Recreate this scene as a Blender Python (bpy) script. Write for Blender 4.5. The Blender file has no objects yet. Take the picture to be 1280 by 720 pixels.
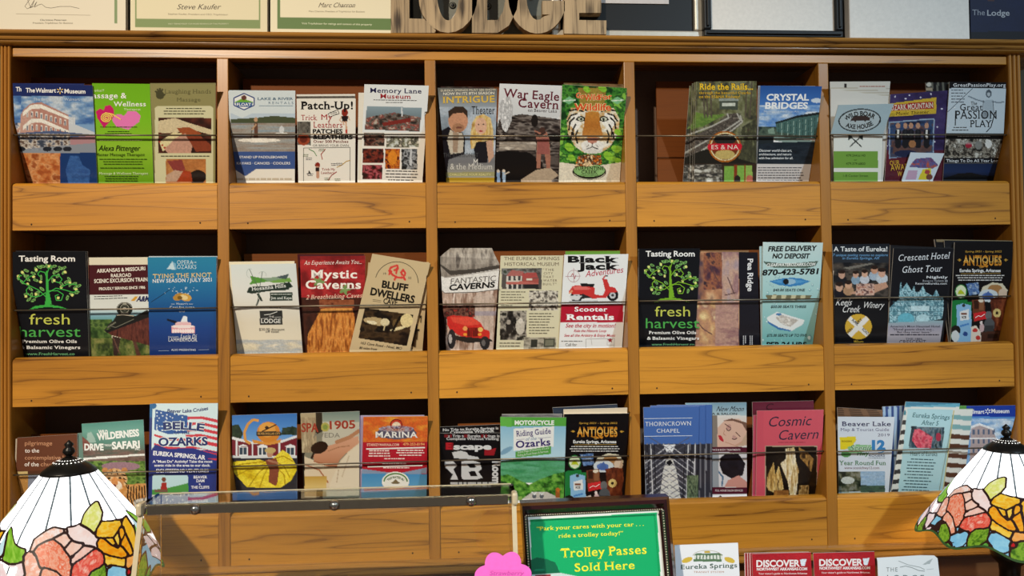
import bpy, bmesh, math, random
import numpy as np
from mathutils import Vector, Matrix

# ---------------------------------------------------------------- camera, light, exposure
SC = bpy.context.scene
COL = SC.collection
SC.view_settings.view_transform = 'Standard'
SC.view_settings.look = 'None'
SC.view_settings.exposure = 0.0
SC.view_settings.gamma = 1.0
SC.view_settings.use_curve_mapping = False

FPX, YAW, PITCH, ROLL = 960.0, 0.06544, 0.01988, -0.01271
CAM = np.array([0.67834, -1.20836, -0.18753])

def cam_axes():
    cy, sy, cp, sp = math.cos(YAW), math.sin(YAW), math.cos(PITCH), math.sin(PITCH)
    f = np.array([sy*cp, cy*cp, sp]); r = np.array([cy, -sy, 0.0]); u = np.cross(r, f)
    cr, sr = math.cos(ROLL), math.sin(ROLL)
    return cr*r + sr*u, -sr*r + cr*u, f
CR, CU, CF = cam_axes()
cd = bpy.data.cameras.new('camera'); camo = bpy.data.objects.new('camera', cd); COL.objects.link(camo)
cd.sensor_fit = 'HORIZONTAL'; cd.sensor_width = 36.0; cd.lens = FPX*36.0/1280.0; cd.clip_start = 0.02
camo.matrix_world = Matrix(((CR[0], CU[0], -CF[0], CAM[0]), (CR[1], CU[1], -CF[1], CAM[1]), (CR[2], CU[2], -CF[2], CAM[2]), (0, 0, 0, 1)))
SC.camera = camo

W = bpy.data.worlds.new('room_ambient'); SC.world = W; W.use_nodes = True
W.node_tree.nodes['Background'].inputs[0].default_value = (0.95, 0.9, 0.85, 1)
W.node_tree.nodes['Background'].inputs[1].default_value = 0.16

def spot(name, loc, tgt, angle, power, color, r=0.06):
    l = bpy.data.lights.new(name, 'SPOT'); l.energy = power; l.color = color; l.shadow_soft_size = r
    l.spot_size = math.radians(angle); l.spot_blend = 1.0
    o = bpy.data.objects.new(name, l); COL.objects.link(o); o.location = loc
    o.rotation_euler = (Vector(tgt)-Vector(loc)).to_track_quat('-Z', 'Y').to_euler()
    return o
# two ceiling spots of the shop: a warm one from the left, a weaker one from the right
spot('ceiling_spot_warm', (-0.80, -3.0, 1.75), (0.42, 0, -0.36), 38, 660, (1.0, 0.89, 0.72))
spot('ceiling_spot_cool', (2.60, -2.8, 1.75), (1.22, 0, -0.58), 36, 380, (0.66, 0.86, 1.0))

# ---------------------------------------------------------------- helpers
def px_ray(u, v):
    u = np.asarray(u, float); v = np.asarray(v, float)
    return ((u-640)/FPX)[..., None]*CR - ((v-360)/FPX)[..., None]*CU + CF
def on_plane(u, v, y, sl=0.0, zr=0.0):
    """photo measurement -> point on the plane  Y = y - sl*(z-zr)  (vertical below zr)"""
    d = px_ray(u, v); y = np.asarray(y, float)
    t = (y - CAM[1] - sl*(CAM[2]-zr))/(d[..., 1] + sl*d[..., 2])
    p = CAM + t[..., None]*d
    low = p[..., 2] < zr
    if sl and np.any(low):
        t2 = (y - CAM[1])/d[..., 1]
        p = np.where(low[..., None], CAM + t2[..., None]*d, p)
    return p
def lin(c):
    c = np.asarray(c, float)
    return np.where(c <= 0.04045, c/12.92, ((c+0.055)/1.055)**2.4)
def hx(c):
    if isinstance(c, str):
        c = c.lstrip('#')
        if len(c) == 3: c = ''.join(k*2 for k in c)
        return np.array([int(c[i:i+2], 16)/255 for i in (0, 2, 4)])
    return np.array(c, float)
def hl(c): return tuple(lin(hx(c)))+(1.0,)

def tag(o, label=None, cat=None, group=None, kind=None):
    if label: o['label'] = label
    if cat: o['category'] = cat
    if group: o['group'] = group
    if kind: o['kind'] = kind
    return o
def empty(name, loc, label, cat, group=None):
    o = bpy.data.objects.new(name, None); COL.objects.link(o); o.location = loc; o.empty_display_size = 0.02
    return tag(o, label, cat, group)

class MB:
    """collects geometry in world coordinates and links it as ONE mesh object"""
    def __init__(s): s.v = []; s.f = []; s.mi = []; s.sm = []
    def add(s, vs, fs, mi=0, smooth=False):
        n = len(s.v); s.v += [tuple(map(float, p)) for p in vs]
        for f in fs: s.f.append([i+n for i in f]); s.mi.append(mi); s.sm.append(smooth)
        return s
    def box(s, x0, x1, y0, y1, z0, z1, mi=0, ch=0.0):
        if ch <= 0:
            vs = [(x, y, z) for x in (x0, x1) for y in (y0, y1) for z in (z0, z1)]
            return s.add(vs, [(0, 1, 3, 2), (4, 6, 7, 5), (0, 4, 5, 1), (2, 3, 7, 6), (0, 2, 6, 4), (1, 5, 7, 3)], mi)
        bm = bmesh.new(); bmesh.ops.create_cube(bm, size=1)
        for v in bm.verts: v.co = Vector(((x0+x1)/2+v.co.x*(x1-x0), (y0+y1)/2+v.co.y*(y1-y0), (z0+z1)/2+v.co.z*(z1-z0)))
        bmesh.ops.bevel(bm, geom=list(bm.edges), offset=ch, segments=2, affect='EDGES', profile=0.5)
        bm.verts.index_update()
        s.add([v.co[:] for v in bm.verts], [[v.index for v in f.verts] for f in bm.faces], mi); bm.free(); return s
    def extrude_x(s, prof, x0, x1, mi=0):
        """profile of (y,z) points, closed, extruded along x"""
        n = len(prof)
        vs = [(x0, y, z) for y, z in prof]+[(x1, y, z) for y, z in prof]
        fs = [(i, (i+1) % n, n+(i+1) % n, n+i) for i in range(n)]+[tuple(range(n))[::-1], tuple(range(n, 2*n))]
        return s.add(vs, fs, mi)
    def extrude_z(s, prof, z0, z1, mi=0):
        n = len(prof)
        vs = [(x, y, z0) for x, y in prof]+[(x, y, z1) for x, y in prof]
        fs = [(i, (i+1) % n, n+(i+1) % n, n+i) for i in range(n)]+[tuple(range(n))[::-1], tuple(range(n, 2*n))]
        return s.add(vs, fs, mi)
    def prism_y(s, poly, y0, y1, mi=0):
        """polygon of (x,z) points extruded along y"""
        n = len(poly)
        vs = [(x, y0, z) for x, z in poly]+[(x, y1, z) for x, z in poly]
        fs = [(i, (i+1) % n, n+(i+1) % n, n+i) for i in range(n)]+[tuple(range(n))[::-1], tuple(range(n, 2*n))]
        return s.add(vs, fs, mi)
    def lathe(s, prof, c, n=48, mi=0, smooth=True):
        vs = []; fs = []; m = len(prof)
        for k in range(n):
            a = 2*math.pi*k/n
            vs += [(c[0]+r*math.cos(a), c[1]+r*math.sin(a), c[2]+z) for r, z in prof]
        for k in range(n):
            for j in range(m-1):
                fs.append((k*m+j, ((k+1) % n)*m+j, ((k+1) % n)*m+j+1, k*m+j+1))
        return s.add(vs, fs, mi, smooth)
    def tube(s, pts, r, n=8, mi=0):
        pts = [np.array(p, float) for p in pts]; vs = []; fs = []
        for i, p in enumerate(pts):
            t = pts[min(i+1, len(pts)-1)]-pts[max(i-1, 0)]; t = t/np.linalg.norm(t)
            a = np.cross(t, [0, 0, 1.0]); a = np.array([1.0, 0, 0]) if np.linalg.norm(a) < 1e-6 else a/np.linalg.norm(a)
            b = np.cross(t, a)
            for k in range(n): vs.append(p+r*(math.cos(2*math.pi*k/n)*a+math.sin(2*math.pi*k/n)*b))
        for i in range(len(pts)-1):
            for k in range(n): fs.append((i*n+k, i*n+(k+1) % n, (i+1)*n+(k+1) % n, (i+1)*n+k))
        fs.append(tuple(range(n))[::-1]); fs.append(tuple(range((len(pts)-1)*n, len(pts)*n)))
        return s.add(vs, fs, mi, True)
    def dome(s, c, r, depth, n=20, m=6, mi=0):
        """dome bulging toward -y"""
        vs = []; fs = []
        for j in range(m+1):
            a = math.pi/2*j/m
            for k in range(n):
                b = 2*math.pi*k/n
                vs.append((c[0]+r*math.cos(a)*math.cos(b), c[1]-depth*math.sin(a), c[2]+r*math.cos(a)*math.sin(b)))
        for j in range(m):
            for k in range(n): fs.append((j*n+k, j*n+(k+1) % n, (j+1)*n+(k+1) % n, (j+1)*n+k))
        return s.add(vs, fs, mi, True)
    def build(s, name, mats, parent=None, origin=None, fix=True):
        me = bpy.data.meshes.new(name)
        o0 = np.array(origin if origin is not None else ((0, 0, 0) if parent is None else parent.location[:]), float)
        me.from_pydata([tuple(np.array(p)-o0) for p in s.v], [], s.f)
        for m in (mats if isinstance(mats, (list, tuple)) else [mats]): me.materials.append(m)
        me.polygons.foreach_set('material_index', s.mi); me.polygons.foreach_set('use_smooth', s.sm)
        me.update()
        if fix:
            bm = bmesh.new(); bm.from_mesh(me); bmesh.ops.recalc_face_normals(bm, faces=list(bm.faces)); bm.to_mesh(me); bm.free()
        o = bpy.data.objects.new(name, me); COL.objects.link(o)
        if parent is not None: o.parent = parent; o.location = o0-np.array(parent.location[:])
        else: o.location = o0
        return o

# ---------------------------------------------------------------- materials
def newmat(name):
    m = bpy.data.materials.new(name); m.use_nodes = True
    return m, m.node_tree, m.node_tree.nodes['Principled BSDF']
def plain(name, c, rough=0.5, metal=0.0, spec=0.5, bump=0.0, bscale=200.0):
    m, t, b = newmat(name)
    b.inputs['Roughness'].default_value = rough; b.inputs['Metallic'].default_value = metal
    b.inputs['Specular IOR Level'].default_value = spec
    n = t.nodes.new('ShaderNodeTexNoise'); n.inputs['Scale'].default_value = bscale
    r = t.nodes.new('ShaderNodeMapRange'); r.inputs[3].default_value = 0.9; r.inputs[4].default_value = 1.1
    mx = t.nodes.new('ShaderNodeVectorMath'); mx.operation = 'SCALE'; mx.inputs[0].default_value = hl(c)[:3]
    tc = t.nodes.new('ShaderNodeTexCoord')
    t.links.new(tc.outputs['Object'], n.inputs['Vector']); t.links.new(n.outputs[0], r.inputs[0]); t.links.new(r.outputs[0], mx.inputs['Scale'])
    t.links.new(mx.outputs[0], b.inputs['Base Color'])
    if bump:
        bp = t.nodes.new('ShaderNodeBump'); bp.inputs['Strength'].default_value = bump; bp.inputs['Distance'].default_value = 0.001
        t.links.new(n.outputs[0], bp.inputs['Height']); t.links.new(bp.outputs[0], b.inputs['Normal'])
    return m
def wood(name, base, dark, axis='x', stretch=14.0, freq=7.0, rough=0.32, line=0.7, pores=0.35, knots=0.0):
    """wood grain running along one axis: contour lines of stretched noise, fine pores"""
    m, t, b = newmat(name); N = t.nodes.new; L = t.links.new
    tc = N('ShaderNodeTexCoord'); oi = N('ShaderNodeObjectInfo')
    off = N('ShaderNodeVectorMath'); off.operation = 'SCALE'; off.inputs[0].default_value = (7.3, 3.1, 5.7); L(oi.outputs['Random'], off.inputs['Scale'])
    ad = N('ShaderNodeVectorMath'); ad.operation = 'ADD'; L(tc.outputs['Object'], ad.inputs[0]); L(off.outputs[0], ad.inputs[1])
    def stretchnode(k):
        mp = N('ShaderNodeVectorMath'); mp.operation = 'MULTIPLY'
        mp.inputs[1].default_value = {'x': (1, k, k), 'y': (k, 1, k), 'z': (k, k, 1)}[axis]
        L(ad.outputs[0], mp.inputs[0]); return mp
    s1 = stretchnode(stretch)
    n1 = N('ShaderNodeTexNoise'); n1.inputs['Scale'].default_value = 1.6; n1.inputs['Detail'].default_value = 2.5; n1.inputs['Roughness'].default_value = 0.45; n1.inputs['Distortion'].default_value = 0.4
    L(s1.outputs[0], n1.inputs['Vector'])
    mu = N('ShaderNodeMath'); mu.operation = 'MULTIPLY'; mu.inputs[1].default_value = freq; L(n1.outputs[0], mu.inputs[0])
    fr = N('ShaderNodeMath'); fr.operation = 'FRACT'; L(mu.outputs[0], fr.inputs[0])
    cr = N('ShaderNodeValToRGB'); e = cr.color_ramp.elements
    e[0].position = 0.0; e[0].color = (0.6, 0.6, 0.6, 1); e[1].position = 1.0; e[1].color = (1, 1, 1, 1)
    a = e.new(0.07); a.color = (0.22,)*3+(1,); a = e.new(0.30); a.color = (0.08,)*3+(1,); a = e.new(0.70); a.color = (0.02,)*3+(1,); a = e.new(0.88); a.color = (0.14,)*3+(1,)
    L(fr.outputs[0], cr.inputs[0])
    n2 = N('ShaderNodeTexNoise'); n2.inputs['Scale'].default_value = 9; n2.inputs['Detail'].default_value = 6; n2.inputs['Roughness'].default_value = 0.7
    s2 = stretchnode(40.0); L(s2.outputs[0], n2.inputs['Vector'])
    n3 = N('ShaderNodeTexNoise'); n3.inputs['Scale'].default_value = 2.2; n3.inputs['Detail'].default_value = 2
    s3 = stretchnode(5.0); L(s3.outputs[0], n3.inputs['Vector'])
    f = N('ShaderNodeMath'); f.operation = 'MULTIPLY'; f.inputs[1].default_value = line; L(cr.outputs[0], f.inputs[0])
    p = N('ShaderNodeMapRange'); p.inputs[1].default_value = 0.5; p.inputs[2].default_value = 0.75; p.inputs[3].default_value = 0; p.inputs[4].default_value = pores; L(n2.outputs[0], p.inputs[0])
    q = N('ShaderNodeMapRange'); q.inputs[1].default_value = 0.4; q.inputs[2].default_value = 0.75; q.inputs[3].default_value = 0; q.inputs[4].default_value = 0.35; L(n3.outputs[0], q.inputs[0])
    s = N('ShaderNodeMath'); s.operation = 'ADD'; L(f.outputs[0], s.inputs[0]); L(p.outputs[0], s.inputs[1])
    s_ = N('ShaderNodeMath'); s_.operation = 'ADD'; s_.use_clamp = True; L(s.outputs[0], s_.inputs[0]); L(q.outputs[0], s_.inputs[1])
    fac = s_
    if knots:
        vo = N('ShaderNodeTexVoronoi'); vo.inputs['Scale'].default_value = 22
        sk = stretchnode(1.0); sk.inputs[1].default_value = (1.6, 1, .55); L(sk.outputs[0], vo.inputs['Vector'])
        kr = N('ShaderNodeMapRange'); kr.inputs[1].default_value = 0.06; kr.inputs[2].default_value = 0.3; kr.inputs[3].default_value = knots; kr.inputs[4].default_value = 0; L(vo.outputs['Distance'], kr.inputs[0])
        fac = N('ShaderNodeMath'); fac.operation = 'ADD'; fac.use_clamp = True; L(s_.outputs[0], fac.inputs[0]); L(kr.outputs[0], fac.inputs[1])
    mx = N('ShaderNodeMix'); mx.data_type = 'RGBA'; mx.inputs[6].default_value = hl(base); mx.inputs[7].default_value = hl(dark); L(fac.outputs[0], mx.inputs[0])
    hv = N('ShaderNodeHueSaturation'); hv.inputs['Saturation'].default_value = 1.0
    vr = N('ShaderNodeMapRange'); vr.inputs[3].default_value = 0.88; vr.inputs[4].default_value = 1.12; L(oi.outputs['Random'], vr.inputs[0]); L(vr.outputs[0], hv.inputs['Value'])
    L(mx.outputs[2], hv.inputs['Color']); L(hv.outputs[0], b.inputs['Base Color'])
    b.inputs['Roughness'].default_value = rough
    bp = N('ShaderNodeBump'); bp.inputs['Strength'].default_value = 0.12; bp.inputs['Distance'].default_value = 0.0006; L(s_.outputs[0], bp.inputs['Height']); L(bp.outputs[0], b.inputs['Normal'])
    return m
def printed(name, rough=0.38, spec=0.4, gain=1.0):
    m, t, b = newmat(name)
    a = t.nodes.new('ShaderNodeAttribute'); a.attribute_name = 'Col'
    t.links.new(a.outputs['Color'], b.inputs['Base Color'])
    b.inputs['Roughness'].default_value = rough; b.inputs['Specular IOR Level'].default_value = spec
    return m
M = dict(
    oak=wood('oak_along', '#bd8028', '#5e350c', 'x', stretch=17, freq=7, line=0.6),
    oak_up=wood('oak_upright', '#a36c24', '#633a12', 'z', stretch=26, freq=3, line=0.4),
    oak_dark=wood('oak_top', '#a8742f', '#55330f', 'x', stretch=22, freq=5, rough=0.2),
    board=wood('brown_board', '#6e3a14', '#4a260e', 'x', stretch=8, freq=2, rough=0.6, line=0.3),
    back=plain('dark_back', '#6e5340', 0.7),
    hole=plain('nail_hole', '#3a2208', 0.9),
    wire=plain('steel_wire', '#6d6252', 0.35, 0.7),
    wall=plain('dark_wall', '#4a4434', 0.8, bump=0.2, bscale=300),
    counter=wood('counter_wood', '#6b4220', '#3a2210', 'x', rough=0.4),
    paper=printed('printed_paper'),
    matte=printed('matte_print', 0.6, 0.25),
    canvas_white=plain('white_panel', '#e6dfd6', 0.6),
    black=plain('black_frame', '#121112', 0.5, spec=0.3),
    silver=plain('silver_frame', '#b9b1a2', 0.4, 0.3),
    mahogany=plain('dark_mahogany', '#2a0f12', 0.18),
    weathered=wood('weathered_barn_wood', '#b39a78', '#3f3226', 'z', stretch=16, freq=9, rough=0.8, line=0.55, pores=0.6, knots=0.75),
    bronze=plain('dark_bronze', '#1c1a18', 0.35, 0.6),
    chrome=plain('chrome', '#b8b4ae', 0.12, 1.0),
    bead=plain('bead_silver', '#d8cdb8', 0.25, 0.7),
    grey=plain('grey_panel', '#74746a', 0.35),
)
M['board'].node_tree.nodes['Principled BSDF'].inputs['Specular IOR Level'].default_value = 0.1
def glass(name, tint=(1, 1, 1, 1), rough=0.0):
    m, t, b = newmat(name)
    b.inputs['Base Color'].default_value = tint; b.inputs['Roughness'].default_value = rough
    b.inputs['IOR'].default_value = 1.49; b.inputs['Transmission Weight'].default_value = 1.0
    return m
M['acrylic'] = glass('clear_acrylic', (0.97, 0.98, 0.97, 1))
M['acrylic_edge'] = plain('acrylic_edge', '#c4b698', 0.15, spec=0.8)
M['smoke'] = plain('dark_gloss_strip', '#8a7f70', 0.04, 0.9)

# ---------------------------------------------------------------- printed art
def vnoise(X, Y, sx, sy, seed):
    r = np.random.RandomState(seed); G = r.rand(64, 64)
    x = X/sx+r.rand()*50; y = Y/sy+r.rand()*50
    xi = np.floor(x).astype(int); yi = np.floor(y).astype(int); fx = x-xi; fy = y-yi
    fx = fx*fx*(3-2*fx); fy = fy*fy*(3-2*fy)
    g = lambda a, b: G[b % 64, a % 64]
    return (g(xi, yi)*(1-fx)+g(xi+1, yi)*fx)*(1-fy)+(g(xi, yi+1)*(1-fx)+g(xi+1, yi+1)*fx)*fy
def fnoise(X, Y, sx, sy, seed):
    return (vnoise(X, Y, sx, sy, seed)*0.55+vnoise(X, Y, sx/2.1, sy/2.1, seed+1)*0.28+vnoise(X, Y, sx/4.3, sy/4.3, seed+2)*0.17)

_G = {}
def glyph(ch, bold):
    """outline of one letter as triangles; cap height scaled to 1"""
    k = (ch, bold)
    if k in _G: return _G[k]
    def mk(s):
        cu = bpy.data.curves.new('glyph', 'FONT'); cu.body = s; cu.resolution_u = 3
        if bold: cu.offset = 0.012*bold
        ob = bpy.data.objects.new('glyph', cu); me = ob.to_mesh()
        vs = np.array([v.co[:2] for v in me.vertices]).reshape(-1, 2); fs = [tuple(p.vertices) for p in me.polygons]
        ob.to_mesh_clear(); bpy.data.objects.remove(ob); bpy.data.curves.remove(cu)
        return vs, fs
    if 'H' not in _G: _G['H'] = mk('H')[0][:, 1].max()
    cap = _G['H']
    if ch == ' ': r = (np.zeros((0, 2)), [], 0.36)
    else:
        vs, fs = mk(ch)
        w = mk('|'+ch+'|')[0][:, 0].max()-mk('||')[0][:, 0].max()
        r = (vs/cap, fs, w/cap)
    _G[k] = r; return r
_S = {}
def serifed(ch, bold):
    k = (ch, bold)
    if k in _S: return _S[k]
    vs, fs, adv = glyph(ch, bold); vs2 = [tuple(p) for p in vs]; fs2 = list(fs)
    cnt = {}
    for f in fs:
        for a, b in zip(f, f[1:]+f[:1]):
            e = (min(a, b), max(a, b)); cnt[e] = cnt.get(e, 0)+1
    if ch.isalpha():
        for (a, b), n in cnt.items():
            if n != 1: continue
            p, q = vs[a], vs[b]
            if abs(p[1]-q[1]) > 0.012: continue
            L = abs(p[0]-q[0]); y = p[1]
            near = min((abs(y-t), t) for t in (0, 1, 0.76, 1.04, -0.28))
            if near[0] > 0.07 or not 0.06 < L < 0.34: continue
            x0, x1 = min(p[0], q[0]), max(p[0], q[0]); e = 0.045 if ch in 'MWNmwVAX' else 0.09; th = 0.07
            lo, hi = (y, y+th) if near[1] <= 0 else (y-th, y)
            n0 = len(vs2); vs2 += [(x0-e, lo), (x1+e, lo), (x1+e, hi), (x0-e, hi)]; fs2.append((n0, n0+1, n0+2, n0+3))
        adv += 0.06
    _S[k] = (np.array(vs2).reshape(-1, 2), fs2, adv); return _S[k]

class Art:
    """A sheet: a grid laid through rows of (left, right) edge points, a raster of vertex colours, letters on top."""
    def __init__(s, rows, ox, oy, sc, step=0.8, seed=1):
        s.ox, s.oy, s.sc = ox, oy, sc; s.rows = [tuple(r)+(0,)*(5-len(r)) for r in rows]; s.seed = seed
        R = np.array(s.rows, float)
        w = max(np.hypot(R[:, 2]-R[:, 0], R[:, 3]-R[:, 1]))/sc
        mid = (R[:, :2]+R[:, 2:4])/2; seg = np.hypot(*(mid[1:]-mid[:-1]).T)/sc
        nx = max(3, int(w/step)); cum = np.r_[0, np.cumsum(seg)]
        ny = max(3, int(cum[-1]/step)); tv = np.unique(np.r_[np.linspace(0, cum[-1], ny), cum])
        tu = np.linspace(0, 1, nx)
        I = lambda k: np.interp(tv, cum, R[:, k])
        Lx, Ly, Rx, Ry, s.dy = I(0), I(1), I(2), I(3), I(4)
        s.X = Lx[:, None]*(1-tu)+Rx[:, None]*tu; s.Y = Ly[:, None]*(1-tu)+Ry[:, None]*tu
        s.C = np.ones(s.X.shape+(3,)); s.N = np.zeros(s.X.shape); s.vec = []; s.tv = tv; s.cum = cum
        s.U = np.broadcast_to(tu, s.X.shape); s.V = np.broadcast_to((tv/cum[-1])[:, None], s.X.shape)
        s.edge = None
    # masks
    def m_rect(s, x0, y0, x1, y1): return (s.X >= x0) & (s.X <= x1) & (s.Y >= y0) & (s.Y <= y1)
    def m_ell(s, cx, cy, rx, ry, rot=0):
        a = math.radians(rot); dx = s.X-cx; dy = s.Y-cy
        return ((dx*math.cos(a)+dy*math.sin(a))/rx)**2+((dy*math.cos(a)-dx*math.sin(a))/ry)**2 <= 1
    def m_poly(s, pts):
        m = np.zeros(s.X.shape, bool); n = len(pts)
        for i in range(n):
            (xa, ya), (xb, yb) = pts[i], pts[(i+1) % n]
            if ya == yb: continue
            c = ((s.Y >= min(ya, yb)) & (s.Y < max(ya, yb)))
            m ^= c & (s.X < (xb-xa)*(s.Y-ya)/(yb-ya)+xa)
        return m
    def m_line(s, pts, w):
        m = np.zeros(s.X.shape, bool)
        for (xa, ya), (xb, yb) in zip(pts, pts[1:]):
            dx, dy = xb-xa, yb-ya; L = dx*dx+dy*dy+1e-9
            t = np.clip(((s.X-xa)*dx+(s.Y-ya)*dy)/L, 0, 1)
            m |= (s.X-xa-t*dx)**2+(s.Y-ya-t*dy)**2 <= w*w/4
        return m
    def put(s, m, c, a=1.0): s.C[m] = s.C[m]*(1-a)+hx(c)*a; return s
    def fill(s, c): s.C[:] = hx(c); return s
    def rect(s, x0, y0, x1, y1, c, a=1.0): return s.put(s.m_rect(x0, y0, x1, y1), c, a)
    def ell(s, cx, cy, rx, ry, c, rot=0, a=1.0): return s.put(s.m_ell(cx, cy, rx, ry, rot), c, a)
    def poly(s, pts, c, a=1.0): return s.put(s.m_poly(pts), c, a)
    def stroke(s, pts, w, c, a=1.0): return s.put(s.m_line(pts, w), c, a)
    def noise(s, m, cols, sx, sy, seed=0, sharp=1.6):
        """mottled patch like a small photograph: colours picked along a noise field"""
        if isinstance(m, tuple): m = s.m_rect(*m)
        s.N[m] = 1
        n = fnoise(s.X, s.Y, sx, sy, seed+s.seed*17); n = np.clip((n-0.5)*sharp+0.5, 0, 1)
        cs = np.array([hx(c) for c in cols]); p = np.linspace(0, 1, len(cols))
        for k in range(3): s.C[..., k] = np.where(m, np.interp(n, p, cs[:, k]), s.C[..., k])
        return s
    def grad(s, m, cols, horiz=False):
        if isinstance(m, tuple): m = s.m_rect(*m)
        A = s.X if horiz else s.Y
        if not m.any(): return s
        lo, hi = A[m].min(), A[m].max(); cs = np.array([hx(c) for c in cols]); p = np.linspace(lo, hi+1e-6, len(cols))
        for k in range(3): s.C[..., k] = np.where(m, np.interp(A, p, cs[:, k]), s.C[..., k])
        return s
    # letters, rules and lines of small type
    def quad(s, pts, c): s.vec.append((np.array(pts, float), [tuple(range(len(pts)))], hx(c))); return s
    def rule(s, x0, y0, x1, y1, w, c):
        d = np.array([x1-x0, y1-y0], float); n = np.array([-d[1], d[0]])/np.hypot(*d)*w/2
        return s.quad([(x0-n[0], y0-n[1]), (x1-n[0], y1-n[1]), (x1+n[0], y1+n[1]), (x0+n[0], y0+n[1])], c)
    def pline(s, pts, w, c):
        for a, b in zip(pts, pts[1:]): s.rule(a[0], a[1], b[0], b[1], w, c)
        return s
    def arc(s, cx, cy, rx, ry, a0, a1, w, c, n=16):
        return s.pline([(cx+rx*math.cos(math.radians(a0+(a1-a0)*k/n)), cy+ry*math.sin(math.radians(a0+(a1-a0)*k/n))) for k in range(n+1)], w, c)
    def t(s, text, x, y, h, c, w=None, an='l', b=0, i=0.0, sf=0, rot=0.0, sp=0.0, bend=None):
        V = []; F = []; cx = 0.0; n0 = 0
        for ch in text:
            vs, fs, adv = (serifed if sf else glyph)(ch, b)
            if len(vs):
                V.append(vs+np.array([cx, 0])); F += [tuple(k+n0 for k in f) for f in fs]; n0 += len(vs)
            cx += adv+sp
        if not V: return s
        V = np.concatenate(V); x0, x1 = V[:, 0].min(), V[:, 0].max()
        kx = h if w is None else w/(x1-x0)
        P = np.empty_like(V); P[:, 0] = (V[:, 0]-x0)*kx; P[:, 1] = V[:, 1]*h
        P[:, 0] += P[:, 1]*i
        wd = (x1-x0)*kx
        P[:, 0] -= {'l': 0, 'c': wd/2, 'r': wd}[an]
        if bend:                                       # bend around a circle of this radius (+ = arch)
            a = P[:, 0]/bend; rr = bend+P[:, 1]
            P = np.stack([rr*np.sin(a), rr*np.cos(a)-bend], 1)
        a = math.radians(rot); P = np.stack([P[:, 0]*math.cos(a)-P[:, 1]*math.sin(a), P[:, 0]*math.sin(a)+P[:, 1]*math.cos(a)], 1)
        s.vec.append((np.stack([x+P[:, 0], y-P[:, 1]], 1), F, hx(c))); return s
    def para(s, x0, y0, x1, n, lh, c, th=0.32, ragged=0.25, seed=0, center=True, rot=0.0):
        """lines of type too small to read, as word-long dashes"""
        r = random.Random(seed+s.seed*31); tr = math.tan(math.radians(rot))
        for k in range(n):
            y = y0+k*lh; wd = (x1-x0)*(1-r.random()*ragged); xa = (x0+x1-wd)/2 if center else x0; x = xa
            while x < xa+wd-lh*0.4:
                ww = min(lh*(0.5+r.random()*1.4), xa+wd-x); dy = -(x-x0)*tr
                s.quad([(x, y+dy), (x+ww, y+dy-ww*tr), (x+ww, y+dy-ww*tr+lh*th), (x, y+dy+lh*th)], c); x += ww+lh*0.25
        return s
    # build
    def build(s, name, y0, sl=0.0, zr=0.0, thick=0.0015, floor=None, back='#d8d4cc', gain=1.0, mat=None, parent=None, curve=0.0, xlim=None):
        bowv = (1-(2*s.U-1)**2)*curve
        def at(X, Y, dy):
            p = on_plane(s.ox+X/s.sc, s.oy+Y/s.sc, y0+dy, sl, zr)
            if xlim:                                     # stays between the two uprights of its pocket
                p[..., 0] = np.where(p[..., 1] > -0.0032-thick, np.clip(p[..., 0], *xlim), p[..., 0])
            return p
        P = at(s.X, s.Y, s.dy[:, None]-bowv)
        grain = 1+0.14*s.N*(vnoise(s.X*4.5/s.sc*1.0, s.Y*4.5/s.sc, 5.5, 5.5, s.seed+5)-0.5)
        C = lin(np.clip(s.C*grain[..., None], 0, 1))*gain
        ny, nx = s.X.shape
        if floor is not None:
            ext = P[-1].copy(); ext[:, 2] = np.minimum(floor, ext[:, 2]-0.002)
            ext[:, 1] = np.minimum(ext[:, 1], y0) if sl == 0 else np.minimum(P[-1][:, 1]+0.001, y0+0.001)
            P = np.concatenate([P, ext[None]]); C = np.concatenate([C, C[-1:]]); ny += 1
        idx = np.arange(ny*nx).reshape(ny, nx)
        F = np.stack([idx[:-1, :-1], idx[1:, :-1], idx[1:, 1:], idx[:-1, 1:]], -1).reshape(-1, 4)
        V = [P.reshape(-1, 3)]; CC = [np.c_[C.reshape(-1, 3)]]
        faces = [F]; n = ny*nx
        ring = np.r_[idx[0, :], idx[1:, -1], idx[-1, -2::-1], idx[-2:0:-1, 0]]
        nr = np.array([0, 1.0, sl*0.0]);  m = len(ring)
        rp = P.reshape(-1, 3)[ring]; bc = lin(hx(back))*gain
        V += [rp, rp+nr*thick]; CC += [np.tile(bc, (m, 1)), np.tile(bc, (m, 1))]
        a = n+np.arange(m); b2 = np.roll(a, -1); faces.append(np.stack([b2, a, a+m, b2+m], -1))
        n += 2*m
        # back sheet
        bk = P.reshape(-1, 3)[np.r_[idx[0, [0, -1]], idx[-1, [0, -1]]]]+nr*thick
        step = max(1, ny//12); rr = sorted(set(list(range(0, ny, step))+[ny-2, ny-1]+[i for i in (int(np.argmin(np.abs(s.tv-c))) for c in s.cum)]))
        bl = P[rr][:, [0, -1]].reshape(-1, 3)+nr*thick; k = len(rr)
        V.append(bl); CC.append(np.tile(bc, (2*k, 1)))
        q = n+np.arange(k)*2; faces.append(np.stack([q[:-1], q[:-1]+1, q[1:]+1, q[1:]], -1)); n += 2*k
        loops = np.concatenate([f.reshape(-1) for f in faces]); sizes = np.full(len(loops)//4, 4)
        extra = []
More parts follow.
